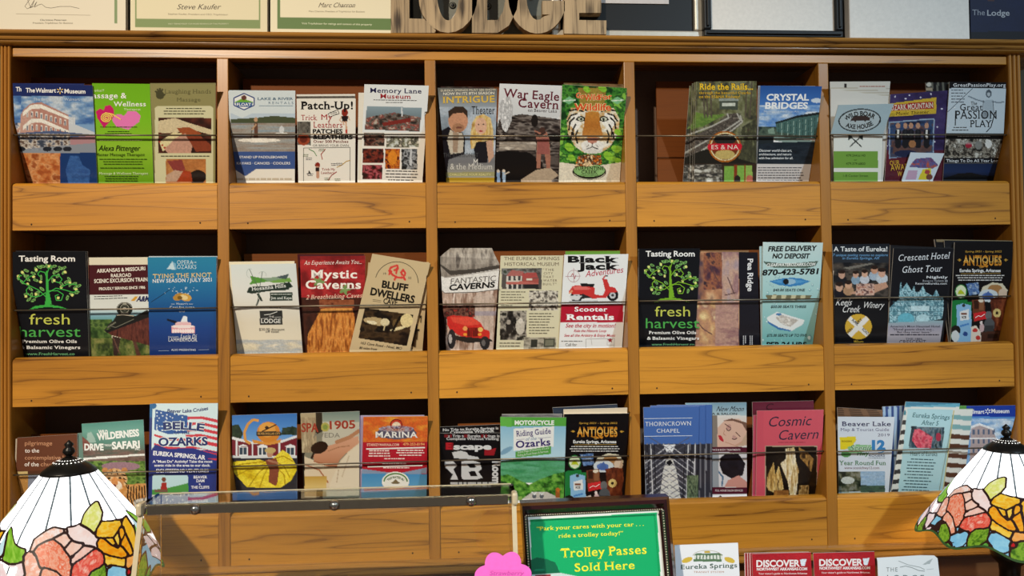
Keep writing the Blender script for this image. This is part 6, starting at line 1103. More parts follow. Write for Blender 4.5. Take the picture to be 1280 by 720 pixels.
def cert_3(a):
    a.fill('#eae0c2'); a.put((a.X > 347) & (a.X < 350) & (a.Y < 36), '#647e48'); a.poly([(347, 21.3), (490, 23.2), (490, 37.4), (347, 35.8)], '#647e48')
    a.t('Marc Charron', 398, 9.2, 6.0, '#5d5244', 45, i=.4); a.pline([(426, 7.5), (434, 8.6), (443, 8.6)], .4, '#5d5244'); a.t('Marc Charron, President of TripAdvisor for Business', 386, 15, 2.0, '#8d8068', 70, rot=-.4); a.t('Visit TripAdvisor for ratings and reviews of this property', 377, 30.2, 2.3, '#dfe4c0', 88, rot=-1, b=1)
def plaque(label, L, R, bl, br, draw, y=-0.0145, up=-190):
    """white certificate on a thick white plaque, standing on the rack top"""
    a = Art([(L[0], up, R[0], up), (bl[0], bl[1], br[0], br[1])], 0, 0, 1.0, 0.9, 50); draw(a)
    o = a.build('certificate', y, 0, 0, 0.009, CZ, '#d9d2c2', 0.86, mat=M['matte'])
    return tag(o, label, 'certificate', 'certificates on top of the rack')
plaque('white certificate with a curly signature, left end of the rack top', (-60, 0), (157, 0), (-60, 36), (157, 38), cert_1)
plaque('white certificate with a green band, second from left on the rack top', (163, 0), (334, 0), (163, 38), (334, 40), cert_2)
plaque('white certificate with a green band, left of the wooden letter sign', (338, 0), (494, 0), (338, 39), (494, 41), cert_3)

def xz(u, v, y): p = on_plane(u, v, y); return (p[0], p[2])
sg = empty('wooden_sign', (on_plane(624, 40, 0.012)[0], 0.012, CZ), 'weathered wooden cut-out letter sign reading LODGE on the rack top', 'sign')
def letter(pts, hole=None, y0=-0.0165, y1=0.001):
    bm = bmesh.new()
    def loop(q): return [bm.verts.new((xz(u, v, -0.0165)[0], y0, max(xz(u, v, -0.0165)[1], CZ))) for u, v in q]
    o = loop(pts); ed = [bm.edges.new((o[i], o[(i+1) % len(o)])) for i in range(len(o))]
    if hole: h = loop(hole); ed += [bm.edges.new((h[i], h[(i+1) % len(h)])) for i in range(len(h))]
    bmesh.ops.triangle_fill(bm, use_beauty=True, edges=ed)
    r = bmesh.ops.extrude_face_region(bm, geom=list(bm.faces))
    for v in r['geom']:
        if isinstance(v, bmesh.types.BMVert): v.co.y = y1
    bmesh.ops.recalc_face_normals(bm, faces=list(bm.faces)); bm.verts.index_update()
    b = MB(); b.add([v.co[:] for v in bm.verts], [[v.index for v in f.verts] for f in bm.faces]); bm.free()
    return b.build('letter', M['weathered'], sg)
def oval(cx, cy, rx, ry, a0=0, a1=360, n=24): return [(cx+rx*math.cos(math.radians(a0+(a1-a0)*k/n)), cy+ry*math.sin(math.radians(a0+(a1-a0)*k/n))) for k in range(n if a1-a0 == 360 else n+1)]
letter([(488.5, 41), (488.5, -52), (511.5, -52), (511.5, 23), (530, 23.5), (545, 38), (543, 41)])
letter(oval(560, -6, 37, 47), oval(560, -11, 14, 36.5))
letter([(590, 41), (590, -52), (618, -52), (640, -38), (649, -12), (646, 12), (636, 32), (622, 41)], [(609, 25), (609, -36), (618, -36), (629, -25), (632, -5), (629, 14), (622, 25)])
letter(oval(672, -6, 37, 48, 25, 300)+[(690, -30), (684, -24)]+oval(672, -6, 14, 31, 300, 60, 14)+[(688, 18), (688.5, 18), (678, 18), (678, 1), (706, 1), (706, 14)])
letter([(705, 42), (705, -52), (757, -52), (757, -34), (724, -34), (724, -16), (751.5, -16), (751.5, 16), (724, 16), (724, 25), (758, 25.5), (758, 43)])

def frame(label, cat, name, x0, x1, zb, w, y, mat, pic_mat, mat_col=None, w2=0, lean=0.0):
    """picture frame built from photo measurements of its outer edges; stands on the rack top"""
    pa = on_plane(x0, zb, y); pb = on_plane(x1, zb, y); X0, X1 = pa[0], pb[0]; Z0 = CZ; Z1 = CZ+TOPH
    f = empty(name, ((X0+X1)/2, y+.008, Z0), label, cat)
    for k, (a, b, c, d) in enumerate(((X0, X1, Z0, Z0+w), (X0, X1, Z1-w, Z1), (X0, X0+w, Z0+w, Z1-w), (X1-w, X1, Z0+w, Z1-w))):
        MB().box(a, b, y, y+.016, c, d, ch=.0025).build('moulding', mat, f)
        if mat is M['black']:
            q = w*.35; MB().box(a+(q if k != 0 and k != 1 else q), b-q, y-.003, y+.001, c+q, d-q, ch=.0012).build('moulding', mat, f)
    MB().box(X0+w*.8, X1-w*.8, y+.007, y+.011, Z0+w*.8, Z1-w*.8).build('picture', pic_mat, f)
    return f, (X0, X1, Z0, Z1)
# dark glazed board behind the letters, with two round fixings
gf = empty('grey_board', (0.60, 0.05, CZ), 'dark grey board with round black fixings behind the wooden letters', 'board')
ga, gb = on_plane(512, 30, .02)[0], on_plane(722, 30, .02)[0]
MB().box(ga, gb, .02, .03, CZ, CZ+.2, ch=.002).build('panel', M['grey'], gf)
MB().box(ga-.003, ga+.006, .016, .031, CZ, CZ+.2, ch=.001).build('edge_strip', M['black'], gf)
for u, v in ((566, 7), (610, 8)):
    p = on_plane(u, v, .02)
    MB().dome((p[0], .02, p[2]), .0058, .002, mi=0).build('fixing', M['black'], gf); MB().dome((p[0], .0185, p[2]), .0042, .0012).build('fixing', M['grey'], gf); MB().dome((p[0], .0175, p[2]), .0030, .0012).build('fixing', M['black'], gf)
wp = MB(); q = [xz(*t, .008) for t in ((563, 44), (563, 26), (572, 12), (576, 10), (574, 20), (568, 26))]; wp.prism_y(q, .0075, .0085)
tag(wp.build('paper_slip', M['canvas_white'], origin=(q[0][0], .008, q[0][1])), 'cream paper sliver showing through the wooden letter O', 'paper')
sf_, B_ = frame('silver framed picture with a wide black mat, right of the wooden letters', 'picture frame', 'picture_frame', 690, 879.5, 43, .0140, -.004, M['silver'], M['black'])
pa, pb = on_plane(748, 5, .0015), on_plane(836, 5, .0015)
MB().box(pa[0]-.06, pb[0], .0012, .0029, pb[2], CZ+.26).build('print', plain('pale_print', '#cdc6c4', .6), sf_)
bf, B_ = frame('black framed white document on the rack top', 'picture frame', 'picture_frame', 880.5, 1055, 45, .0125, -.0165, M['black'], M['canvas_white'])
xa, xb = on_plane(1062, 40, -.0145)[0], on_plane(1212.5, 40, -.0145)[0]
tag(MB().box(xa, xb, -.0145, .004, CZ, CZ+.29, ch=.002).build('white_panel', M['canvas_white'], origin=((xa+xb)/2, .013, CZ)), 'plain white panel on the rack top beside the navy plaque', 'panel')
def navy(a):
    a.fill('#111a3c'); a.noise((1000, -300, 1400, 60), ['#0f1734', '#152046'], 60, 40, 1, 1.2); a.rect(1000, 39.5, 1400, 80, '#0b0d18'); a.t('The', 1215.5, 19, 7.2, '#9aa0ac', 15.5); a.t('Lodge', 1234, 19.5, 7.2, '#b4b8c0', 28, b=1); a.rect(1234, -3, 1243, 1.5, '#4a2f30')
a = Art([(1209, -190, 1345, -190), (1213.5, 46.5, 1345, 48)], 0, 0, 1.0, 1.2, 51); navy(a)
tag(a.build('plaque', -.0125, 0, 0, .012, CZ, '#0b0d18', .9, mat=M['matte']), 'navy plaque with pale lettering, right end of the rack top', 'plaque')

# ---------------------------------------------------------------- stained glass lamps
def glassmat():
    m, t, b = newmat('lit_stained_glass')
    a = t.nodes.new('ShaderNodeAttribute'); a.attribute_name = 'Col'
    k_ = t.nodes.new('ShaderNodeVectorMath'); k_.operation = 'SCALE'; k_.inputs['Scale'].default_value = 0.22
    t.links.new(a.outputs['Color'], k_.inputs[0]); t.links.new(k_.outputs[0], b.inputs['Base Color']); t.links.new(a.outputs['Color'], b.inputs['Emission Color'])
    b.inputs['Emission Strength'].default_value = 1.0; b.inputs['Roughness'].default_value = 0.4; b.inputs['Specular IOR Level'].default_value = 0.15
    return m
M['lampglass'] = glassmat()
AX = 310.0
def RP(y): return 108+.765*np.minimum(y-250, 250)+.72*np.maximum(y-500, 0)
def paint_shade(X, Y):
    a = Art([(0, 0, 10, 0), (0, 10, 10, 10)], 0, 0, 1.0, 4, 9); a.X, a.Y = X, Y; a.C = np.ones(X.shape+(3,)); a.N = np.zeros(X.shape); a.C[:] = hx('#fdfdff')
    cells = []
    def cell(pts, cols, sx=14, sy=40, seed=0): cells.append((list(pts), cols, sx, sy, seed))
    L2 = lambda pts: [(AX+(x-570)*1.16, 250+(y-140)*1.16) for x, y in pts]   # second lamp's measurements -> same frame
    PK, OR_, YL, GR, BL = ['#f7c9b4', '#f6a98c', '#fbe0d4'], ['#f79a10', '#fbb42a', '#f28c08'], ['#fcc524', '#fbd65a', '#f6b01a'], ['#5fa01c', '#86c22c', '#a4d24a'], ['#7fd0ee', '#a8e2f4']
    # lower band: leaves, blue glass and green arches (below the flowers)
    y0 = 655
    a.put(Y > 600+12*np.sin(X/60), '#8ecbe6')
    for k in range(7):
        x = 20+k*92; cell([(x, 640), (x+60, 650), (x+72, 700), (x+44, 748), (x+8, 735), (x-10, 690)], [['#5a8a1c', '#8ab432', '#3f6a14'], ['#9ad4ea', '#7cc0e0']][k % 2], 20, 20, k)
    for k in range(4):
        cx = 60+k*170; o_ = [(cx+96*math.cos(t), 706+54*math.sin(t)) for t in np.linspace(.15, math.pi-.15, 14)]; i_ = [(cx+70*math.cos(t), 706+32*math.sin(t)) for t in np.linspace(math.pi-.15, .15, 14)]
        cell(o_+i_, ['#4f9a34', '#72b84a', '#3c8428'], 14, 14, 30+k)
    for x in (320, 118): cell(oval(x, 705, 18, 16, n=12), '#1a1ab8')
    cell(oval(562, 672, 11, 11, n=12), '#c81820')
    # left greens and pale petals
    cell([(-40, 500), (60, 480), (45, 545), (0, 580), (-40, 570)], '#cfeef4')
    cell([(50, 560), (62, 520), (80, 465), (96, 500), (130, 520), (126, 562)], ['#6fb01c', '#8cc63a', '#b4dc54'], 10, 24, 2)
    for q in ([(20, 625), (35, 580), (120, 565), (122, 620), (70, 628)], [(-60, 680), (-10, 640), (40, 632), (50, 650), (25, 690), (-20, 725)], [(48, 645), (66, 625), (108, 630), (136, 660), (92, 720), (45, 725)], [(92, 722), (140, 662), (180, 670), (184, 700), (150, 740), (100, 740)], [(-40, 560), (14, 590), (28, 626), (-10, 640), (-60, 640)]): cell(q, ['#fbeeee', '#f9d8d8', '#fdf2f0'], 40, 40, 3)
    # pink rose
    for q, c in (([(128, 545), (148, 540), (172, 560), (178, 620), (170, 655), (140, 652), (124, 630)], PK), ([(160, 530), (176, 495), (245, 460), (290, 458), (240, 492), (200, 512)], ['#fbe4da', '#f7bfa6', '#fdf0ea']), ([(166, 555), (180, 520), (240, 500), (270, 510), (300, 570), (302, 612), (290, 640), (250, 612), (180, 605)], ['#f07a54', '#f6b294', '#ec6a44', '#f9cdb8']), ([(244, 494), (284, 466), (306, 492), (284, 520)], ['#fbdccc', '#f7c2aa']), ([(284, 525), (308, 500), (352, 520), (345, 535), (316, 552)], ['#fbdccc', '#f7c2aa']),
                ([(300, 452), (340, 450), (380, 490), (412, 530), (410, 560), (380, 535), (330, 500), (306, 480)], ['#fdece6', '#fbdcd2']), ([(310, 575), (320, 545), (350, 535), (400, 560), (340, 572)], ['#fbd8ca', '#f9c4b2']), ([(310, 610), (330, 580), (400, 570), (432, 585), (445, 625), (430, 648), (350, 650), (312, 632)], ['#f2846c', '#e84a38', '#f9b8a4']), ([(184, 640), (200, 615), (250, 618), (290, 650), (338, 652), (330, 672), (250, 678), (196, 670)], ['#f7bfa2', '#f49a78', '#fbdcca'])): cell(q, c, 16, 16, 4)
    # orange rose
    for q, c in (([(410, 490), (430, 465), (480, 462), (512, 475), (490, 500), (478, 525), (415, 518)], YL), ([(415, 545), (430, 538), (520, 570), (545, 598), (520, 612), (470, 605), (430, 580)], OR_), ([(452, 602), (470, 608), (536, 614), (536, 650), (480, 655), (456, 630)], YL), ([(480, 525), (495, 502), (508, 530), (500, 558)], YL), ([(500, 490), (520, 500), (524, 520), (510, 545), (498, 520)], OR_), ([(526, 522), (560, 575), (570, 605), (548, 600), (520, 562), (508, 545)], OR_), ([(512, 475), (535, 480), (575, 540), (605, 612), (580, 612), (552, 560), (528, 510)], ['#fcb81a', '#fbc94a']), ([(540, 612), (600, 618), (596, 650), (545, 650)], ['#f79a3a', '#fbb86a'])): cell(q, c, 26, 18, 5)
    cell([(455, 535), (476, 528), (492, 560), (506, 578), (470, 562)], YL, 26, 18, 8)
    cell([(354, 445), (366, 420), (412, 380), (426, 420), (420, 470), (406, 500), (380, 470)], ['#f2ee9a', '#e4e874', '#fafac0'], 20, 20, 6)
    cell([(590, 525), (612, 525), (640, 560), (640, 600), (610, 600), (596, 560)], ['#5ac020', '#8cd84a'], 10, 20, 7)
    cell([(604, 560), (625, 552), (650, 575), (640, 612), (612, 600)], '#cfeaf2')
    # every point belongs to its nearest piece of glass; lead runs where two pieces meet
    d1 = np.full(X.shape, 1e9); d2 = d1.copy(); C1 = np.zeros(X.shape+(3,))
    for q, cols, sx, sy, sd in cells:
        m = a.m_poly(q); d = np.full(X.shape, 1e9)
        for (xa, ya), (xb, yb) in zip(q, q[1:]+q[:1]):
            dx, dy = xb-xa, yb-ya; t = np.clip(((X-xa)*dx+(Y-ya)*dy)/(dx*dx+dy*dy+1e-9), 0, 1)
            d = np.minimum(d, np.hypot(X-xa-t*dx, Y-ya-t*dy))
        d = np.where(m, -d, d)
        if isinstance(cols, str): c = np.broadcast_to(hx(cols), C1.shape)
        else:
            n = np.clip((fnoise(X, Y, sx, sy, sd*7+3)-.5)*1.9+.5, 0, 1); cs = np.array([hx(k) for k in cols]); p = np.linspace(0, 1, len(cols))
            c = np.stack([np.interp(n, p, cs[:, k]) for k in range(3)], -1)
        near = d < d1
        d2 = np.where(near, d1, np.minimum(d2, d)); C1 = np.where(near[..., None], c, C1); d1 = np.where(near, d, d1)
    glass_ = d1 < 11
    a.C[glass_] = C1[glass_]
    mm = (glass_ & (d2-d1 < 9)) | ((d1 > 4.5) & (d1 < 12))
    mm |= (np.abs(Y-(600+12*np.sin(X/60))) < 4) & ~glass_
    a.put(mm, '#301813')
    return a.C, mm
def make_shade():
    """conical stained glass shade with a scalloped rim; unit: photo measurement / 3.6 at this lamp's distance"""
    nt, ny = 1500, 250; H_ = 488.0
    th = np.linspace(-180, 180, nt, endpoint=False); yy = np.linspace(250, 250+H_, ny)
    T3, Y3 = np.meshgrid(np.linspace(-60, 60, nt//3, endpoint=False), yy)
    C, mm = paint_shade(AX+RP(Y3)*np.sin(np.radians(T3)), Y3)       # the flower pattern repeats three times round the shade
    C = np.tile(C, (1, 3, 1)); T, Y = np.meshgrid(th, yy)
    Cl = lin(C)
    white = (C.min(-1) > .93)
    Cl = np.where(white[..., None], Cl*2.0, Cl*0.72)
    # panel seams on the white upper part
    seam = (np.abs(((T+10.5) % 21)-10.5)*np.pi/180*RP(Y) < 4.0) & white
    Cl[seam] = lin(hx('#4c5a60'))
    Cl[Y < 256] = lin(hx('#2a2624'))
    rim = H_-34+20*np.cos(np.radians(T*9))                          # scallops
    v = (Y-250)/H_; Yr = 250+v*rim/ 1.0
    edge = (v > .978); Cl[edge] = lin(hx('#2f4a24'))
    Z = -(Yr-250); R = RP(Yr)
    P = np.stack([R*np.sin(np.radians(T)), -R*np.cos(np.radians(T)), Z], -1)
    idx = np.arange(ny*nt).reshape(ny, nt); nx_ = np.roll(idx, -1, 1)
    F = np.stack([idx[:-1], idx[1:], nx_[1:], nx_[:-1]], -1).reshape(-1, 4)
    return P.reshape(-1, 3), F, Cl.reshape(-1, 3)
SP, SF, SCc = make_shade()
def lamp(label, axis_px, cap_px, D, turn, size, flare=1.0):
    """table lamp: axis column, pixel row of the shade top, distance in front of the camera"""
    y = CAM[1]+D; c = on_plane(axis_px, cap_px, y); 
    root = empty('table_lamp', (c[0], y, ZC), label, 'lamp', 'stained glass table lamps')
    k = LK*size
    me = bpy.data.meshes.new('lamp_shade'); ca, sa = math.cos(turn), math.sin(turn)
    fl = 1-(1-flare)*np.clip((-SP[:, 2]/454-.45)/.55, 0, 1); V = SP*k*np.stack([fl, fl, np.ones(len(fl))], 1); V = np.stack([V[:, 0]*ca-V[:, 1]*sa, V[:, 0]*sa+V[:, 1]*ca, V[:, 2]], 1)+np.array([0, 0, c[2]-ZC])
    me.vertices.add(len(V)); me.vertices.foreach_set('co', V.astype(np.float32).ravel())
    me.loops.add(SF.size); me.loops.foreach_set('vertex_index', SF.astype(np.int32).ravel())
    me.polygons.add(len(SF)); me.polygons.foreach_set('loop_start', np.arange(0, SF.size, 4, dtype=np.int32)); me.update(calc_edges=True)
    at = me.color_attributes.new('Col', 'FLOAT_COLOR', 'POINT'); at.data.foreach_set('color', np.c_[SCc, np.ones(len(SCc))].astype(np.float32).ravel())
    me.polygons.foreach_set('use_smooth', np.ones(len(SF), bool)); me.materials.append(M['lampglass'])
    o = bpy.data.objects.new('lamp_shade', me); COL.objects.link(o); o.parent = root
    x, z = c[0], c[2]; q = k
    # pierced cap: dome, ring of little holes, finial
    MB().lathe([(0, 62*q), (26*q, 60*q), (30*q, 52*q), (60*q, 40*q), (90*q, 20*q), (109*q, 4*q), (112*q, -3*q), (104*q, -5*q), (80*q, 10*q), (0, 30*q)], (x, y, z), 48).build('lamp_cap', M['bronze'], root)
    holes = MB()
    for j in range(24):
        g = 2*math.pi*j/24
        for rr, zz, hr in ((42, 48.2, 3.0), (60, 40, 3.6)):
            gg = g+(0 if rr == 50 else .07); px_, py_ = x+rr*q*math.cos(gg), y+rr*q*math.sin(gg)
            n_ = Vector((math.cos(gg)*.45, math.sin(gg)*.45, .9)).normalized(); t1 = Vector((-math.sin(gg), math.cos(gg), 0)); t2 = n_.cross(t1)
            cc = Vector((px_, py_, z+zz*q))+n_*q*3.5
            holes.add([tuple(cc+t1*hr*q*math.cos(i*math.pi/4)+t2*hr*q*math.sin(i*math.pi/4)) for i in range(8)], [tuple(range(8))])
    holes.build('cap_piercing', M['capglow'], root)
    MB().lathe([(0, 138*q), (4*q, 134*q), (20*q, 118*q), (13*q, 106*q), (22*q, 98*q), (26*q, 84*q), (17*q, 72*q), (11*q, 68*q), (20*q, 58*q), (0, 56*q)], (x, y, z), 24).build('finial', M['bronze'], root)
    hb = z-ZC; sb = -500*q                                            # stem from the counter up into the shade
    prof = [(0, 0), (.062, 0), (.064, .006), (.058, .012), (.040, .018), (.030, .026), (.020, .040), (.016, .060), (.019, .068), (.015, .075), (.013, hb*.40)]
    zz = hb+sb-.012
    prof += [(.014, zz-.02), (.022, zz-.012), (.024, zz-.004), (.019, zz+.001), (.025, zz+.007), (.024, zz+.013), (.018, zz+.017), (.010, zz+.024), (.006, zz+.05), (.004, hb+40*q), (0, hb+40*q)]
    MB().lathe(prof, (x, y, ZC), 36).build('lamp_base', M['bronze'], root)
    bl = bpy.data.lights.new('bulb', 'POINT'); bl.energy = 1.2; bl.color = (1, .86, .66); bl.shadow_soft_size = .025
    lo = bpy.data.objects.new('bulb', bl); COL.objects.link(lo); lo.parent = root; lo.location = (0, 0, hb-200*q)
    return root
mg, tg, bg_ = newmat('lit_piercing'); bg_.inputs['Emission Color'].default_value = (1, .97, .9, 1); bg_.inputs['Emission Strength'].default_value = 1.2; M['capglow'] = mg
LK = 1.06/FPX/3.6
lamp('stained glass lamp at the left edge, pink rose towards the front', 86.2, 588.5, 1.06, math.radians(28), 0.97, 0.85)
lamp('stained glass lamp at the right edge, orange rose towards the front', 1258.3, 561.5, 1.06, math.radians(-70), 1/1.16)

# ---------------------------------------------------------------- clear acrylic case
box = empty('acrylic_case', (0.50, -0.27, ZC), 'clear acrylic case with a row of three chrome domes on its front edge', 'display case')
YF, YB = -0.288, -0.236
TL, TR = on_plane(187, 634, YF), on_plane(646, 620, YF); UL, UR = on_plane(197, 613.5, YB), on_plane(629, 602.5, YB)
zt = (TL[2]+TR[2]+UL[2]+UR[2])/4; xl, xr = (TL[0]+UL[0])/2, (TR[0]+UR[0])/2; t_ = .004
def slab(b, p0, p1, p2, p3, nrm):
    a_ = [np.array(p, float) for p in (p0, p1, p2, p3)]; n_ = np.array(nrm, float)
    return b.add([tuple(p) for p in a_]+[tuple(p+n_) for p in a_], [(0, 1, 2, 3), (7, 6, 5, 4), (0, 4, 5, 1), (1, 5, 6, 2), (2, 6, 7, 3), (3, 7, 4, 0)])
FB, BB = YF-.085, YB
slab(MB(), (xl, YF, zt), (xr, YF, zt), (xr, YB, zt), (xl, YB, zt), (0, 0, -t_)).build('top_panel', M['acrylic'], box)
slab(MB(), (xl, YF, zt-t_-.001), (xr, YF, zt-t_-.001), (xr, FB, ZC), (xl, FB, ZC), (0, t_, 0)).build('front_panel', M['acrylic'], box)
slab(MB(), (xl, YB, zt-t_-.001), (xr, YB, zt-t_-.001), (xr, BB, ZC), (xl, BB, ZC), (0, -t_, 0)).build('back_panel', M['acrylic'], box)
for x_, s in ((xl-.0002, -1), (xr+.0002, 1)):
    slab(MB(), (x_, YF, zt), (x_, YB, zt), (x_, BB, ZC), (x_, FB, ZC), (s*.0055, 0, 0)).build('side_panel', M['acrylic'], box)
    slab(MB(), (x_, YF-.0004, zt), (x_+s*.0055, YF-.0004, zt), (x_+s*.0055, FB-.0004, ZC), (x_, FB-.0004, ZC), (0, -.0012, 0)).build('edge_strip', M['acrylic_edge'], box)
    MB().box(x_+(0 if s > 0 else -.0075), x_+(.0075 if s > 0 else 0), YF-.009, YF+.009, zt-.012, zt+.003, ch=.003).build('corner_bracket', M['acrylic_edge'], box)
MB().box(xl+.004, xr-.004, YF-.0045, YF-.0005, zt-.0115, zt-.001, ch=.001).build('front_strip', M['smoke'], box)
for u, v in ((244, 636.5), (418, 631), (589, 626)):
    p = on_plane(u, v, YF-.0046); MB().dome((p[0], YF-.0044, zt-.0062), .0062, .0055, 24, 8).build('dome_nut', M['chrome'], box)

MB().box(xl-.003, xr+.003, YB-.0008, YB+.0008, zt-.0035, zt+.0006).build('edge_strip', M['acrylic_edge'], box)  # pale bar: the edge-lit bright line along the back edge, put into colour
# pink flower-shaped note on the case
yN = YF-.046
nc = on_plane(629, 724, yN); rn = 36/FPX*(yN-CAM[1])
b = MB(); pts = []
for k in range(120):
    g = 2*math.pi*k/120; pts.append((nc[0]+rn*(.80+.20*abs(math.cos(3.5*(g-math.pi/2+math.pi/7))))*math.cos(g), nc[2]+rn*(.80+.20*abs(math.cos(3.5*(g-math.pi/2+math.pi/7))))*math.sin(g)))
b.prism_y(pts, yN-.0006, yN)
no = b.build('sticky_note', plain('pink_paper', '#ff6fd2', .7), origin=(nc[0], yN, nc[2]-rn))
tag(no, 'bright pink flower-shaped sticky note at the case corner', 'note')
def note_art(a): pass
a = Art([(612, 712, 652, 712), (612, 722, 652, 722)], 0, 0, 1, 2, 3); a.fill('#ff74d4'); a.t('Strawberry', 612, 719, 5.5, '#d94fb0', 42, i=.3)
a.build('handwriting', yN-.0008, 0, 0, .0001, None, '#ff74d4', .9, parent=no, mat=M['matte'])

# ---------------------------------------------------------------- framed trolley sign
ys, ls = -0.235, -0.16                        # leans back: y grows with height
zs = on_plane(743, 700, ys)[2]
def SA(u, v, dy=0.0): return on_plane(u, v, ys+dy, ls, -9)
def leanplane(u, v, dy=0.0):
    d = px_ray(u, v); t = (ys+dy - CAM[1] + .16*(CAM[2]-zs))/(d[..., 1] - .16*d[..., 2]); return CAM+t[..., None]*d
sgn = empty('framed_sign', (leanplane(743, 700)[0], ys-.04, ZC), 'dark framed green trolley pass sign with yellow lettering', 'sign')
out = [(650.5, 629), (836, 620.5), (860.2, 891), (667.7, 902)]; inn = [(660, 646), (823.5, 638), (845, 882), (676, 894)]
bead_o = [(656, 642.5), (826.5, 634.5), (847, 884), (673, 896)]
def ringseg(b, i, A, Bq, d0, d1):
    j = (i+1) % 4
    P_ = [leanplane(*A[i], d0), leanplane(*A[j], d0), leanplane(*Bq[j], d1), leanplane(*Bq[i], d1)]
    Q_ = [p+np.array([0, .016, 0]) for p in P_]
    return b.add([tuple(p) for p in P_+Q_], [(0, 1, 2, 3), (7, 6, 5, 4), (0, 4, 5, 1), (1, 5, 6, 2), (2, 6, 7, 3), (3, 7, 4, 0)])
def mid(A, Bq, f): return [(a_[0]*(1-f)+b_[0]*f, a_[1]*(1-f)+b_[1]*f) for a_, b_ in zip(A, Bq)]
for i in range(4):
    b = MB(); m1 = mid(out, inn, .22); m2 = mid(out, inn, .5); m3 = mid(out, inn, .78)
    ringseg(b, i, out, m1, .004, -.006); ringseg(b, i, m1, m2, -.006, -.009); ringseg(b, i, m2, m3, -.009, -.002); ringseg(b, i, m3, inn, -.002, .001)
    b.build('moulding', M['mahogany'], sgn)
bd = MB()
for i, n_ in ((0, 62), (1, 78), (3, 78)):
    A_, B2 = bead_o[i], bead_o[(i+1) % 4]
    for k in range(n_):
        f = (k+.5)/n_; p = leanplane(A_[0]+(B2[0]-A_[0])*f, A_[1]+(B2[1]-A_[1])*f, -.004); bd.dome((p[0], p[1]-.0075, p[2]), .00105, .0014, 8, 3)
bd.build('bead_border', M['bead'], sgn)
def d_sign(a):
    a.fill('#e4e8e2'); a.poly([(662.5, 649.5), (821.2, 640.6), (836, 900), (672, 900)], '#10ac68')
    a.poly([(663, 700), (671, 696.8), (684, 699), (694, 703), (698, 711), (700, 716), (664, 718)], '#0a6a48'); a.poly([(668, 712), (681, 711), (681, 713), (668, 714)], '#1a8a62')  # cast shadow of the pink flower note, painted darker green into the print
    a.poly([(664, 718), (700, 716), (720, 720), (740, 728), (664, 728)], '#c8dcd8'); a.poly([(669, 718.5), (688, 717.5), (689, 728), (669, 728)], '#a03038')
    R_ = dict(rot=2.6, sf=1, b=1); c = '#f2ee3a'
    a.t('“Park your cares with your car . . .', 671, 663.2, 5.0, c, 134, **R_); a.t('ride a trolley today!”', 698, 672.3, 5.0, c, 81, **R_); a.t('Trolley Passes', 700.5, 697, 11.5, c, 108, **R_); a.t('Sold Here', 718.5, 714.5, 10.5, c, 75, **R_)
import types
a = Art([(659, 646, 824, 637.5), (675, 894, 846, 882)], 0, 0, 1, .8, 91); d_sign(a)
_keep = on_plane
def on_plane(u, v, y, sl=0.0, zr=0.0): return leanplane(np.asarray(u, float), np.asarray(v, float), np.asarray(y, float)-ys)
a.build('sign_face', ys+.002, 0, 0, .002, None, '#ccc', .9, parent=sgn)
on_plane = _keep
e_ = leanplane(748, 690, .06)
MB().add([(e_[0]+sx, e_[1]+o_[0], o_[1]) for o_ in ((-.035, zs), (.015, ZC), (.022, ZC), (-.028, zs)) for sx in (-.02, .02)], [(0, 1, 3, 2), (2, 3, 5, 4), (4, 5, 7, 6), (6, 7, 1, 0), (0, 2, 4, 6), (1, 7, 5, 3)]).build('easel_back', M['black'], sgn)

# ---------------------------------------------------------------- leaflets in front of the rack base
def stand(label, rows, draw, y, name='brochure', cat='brochure', group='leaflets along the rack base', thick=.0012, step=.6):
    a = Art([r for r in rows], 0, 0, 1, step, 60); draw(a); return tag(a.build(name, y, 0, 0, thick, ZC, '#cfccc6', .92), label, cat, group)
def d_transit(a):
    a.fill('#eef0f6'); a.arc(884, 695, 18, 7, 180, 360, .5, '#b8b090'); a.poly([(867, 694), (870, 691.8), (900, 691.5), (904, 694)], '#5a7a5a'); a.rect(868, 694, 903, 700, '#dfe4dc'); [a.rect(870+k*4.2, 694, 871.3+k*4.2, 699, '#4a6a50') for k in range(8)]; a.rect(867, 699, 902, 702, '#5a7a5a'); a.ell(884, 690, 4, 1.4, '#c8a83a')
    for x, r in ((859, -20), (912, 20)): a.ell(x, 700, 7, 3.2, '#d8b84a', r)
    a.t('Eureka Springs', 851.5, 711.5, 5.6, '#3a5a50', 70, sf=1, b=1, rot=2); a.t('TRANSIT SYSTEM', 867, 716, 2.2, '#c0907a', 38, sf=1)
stand('white transit leaflet with a trolley drawing, right of the green sign', [(843, 681.5, 922.5, 678.5), (849, 790, 928, 788)], d_transit, -.20)
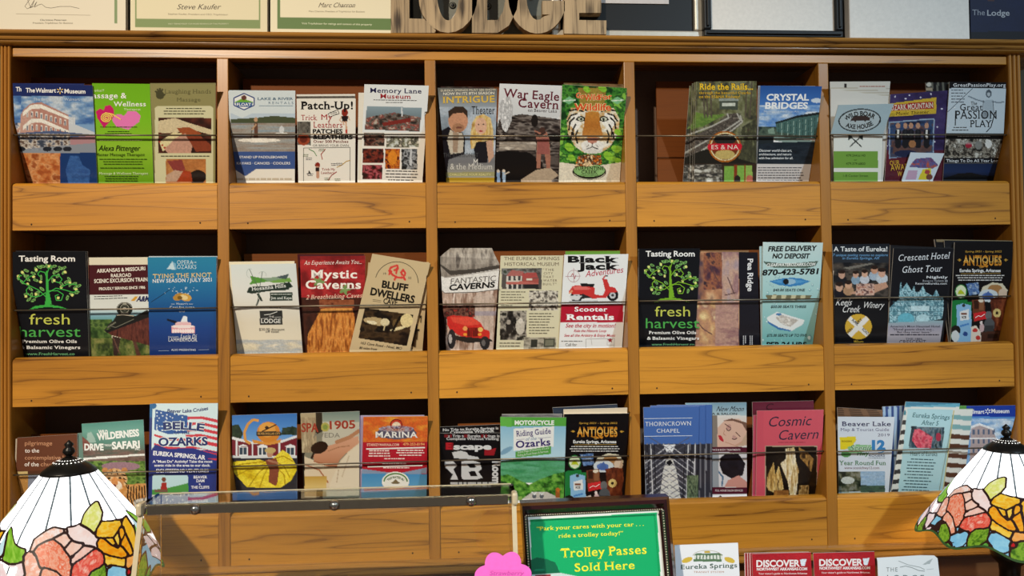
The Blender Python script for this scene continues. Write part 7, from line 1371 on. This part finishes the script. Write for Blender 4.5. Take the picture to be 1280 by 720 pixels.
def d_disc(a, x=0.0, y=0.0):
    a.grad((0, 0, 2000, 2000), ['#a81c28', '#c8303a', '#b82430']) ; a.fill('#b01f2a'); a.noise((900, 680, 1110, 800), ['#a31c27', '#bd2630'], 40, 30, 1)
    a.t('DISCOVER', 945.5+x, 708.5+y, 8.2, '#f2ecec', 54.5, b=3, rot=.6); a.poly([(1000+x, 699.5+y), (1008.5+x, 698.5+y), (1007+x, 703+y), (1006+x, 707.5+y), (1001.5+x, 707.5+y)], '#dbe4ee'); a.t('NORTHWEST ARKANSAS.COM', 946+x, 713.2+y, 3.4, '#f2ecec', 63, b=3, rot=.5); a.t("Your visitor's guide to Northwest Arkansas", 948+x, 718.2+y, 2.4, '#f2dcdc', 61, b=1, rot=.4)
for k, (x, d) in enumerate(((930.5, .006), (934, .004), (937, .002))):
    stand(('rearmost red guide edge of the left red stack', 'third red guide edge of the left red stack', 'second red guide edge of the left red stack')[k], [(x, 691.5, x+74, 690), (x+2, 790, x+78, 788)], lambda a: (a.fill('#a01a26'), a.put(a.X < a.X[:, :1]+.9, '#e8b8b8')), -.205+d, group='red guides along the rack base')
stand('red visitor guide, front of the left red stack beside the transit leaflet', [(940, 692.5, 1013.5, 690.5), (943, 790, 1018, 788)], d_disc, -.205, group='red guides along the rack base')
stand('red visitor guide on the right, against the white bird card', [(1016.5, 691.5, 1093, 689.5), (1022, 790, 1098, 788)], lambda a: d_disc(a, 78.5, -1.2), -.205, group='red guides along the rack base')
def d_lodge(a):
    a.fill('#e6edf2'); a.pline([(1125, 709), (1132, 707.5), (1140, 709.5), (1148, 713), (1156, 714)], .8, '#8a9498'); a.pline([(1123, 701), (1135, 706), (1150, 709), (1156, 712)], .7, '#9aa4a8'); a.poly([(1153, 706), (1160, 701), (1166, 698), (1162, 705)], '#aeb8bc'); a.pline([(1158, 712), (1167, 711)], .6, '#b4bcc0')
    a.t('THE', 1108, 714.5, 5.4, '#7a8488', 14, sp=.2); a.t('LODGE', 1109, 727, 8.5, '#6a747a', 46, sp=.35)
stand('white card with rounded corner and a flying bird, left of the right lamp', [(1096, 697.5, 1150, 694.2), (1096.5, 699, 1168, 694.5), (1097, 702, 1172, 698), (1100, 790, 1182, 786)], d_lodge, -.225, name='card', cat='card', group=None, step=.6)
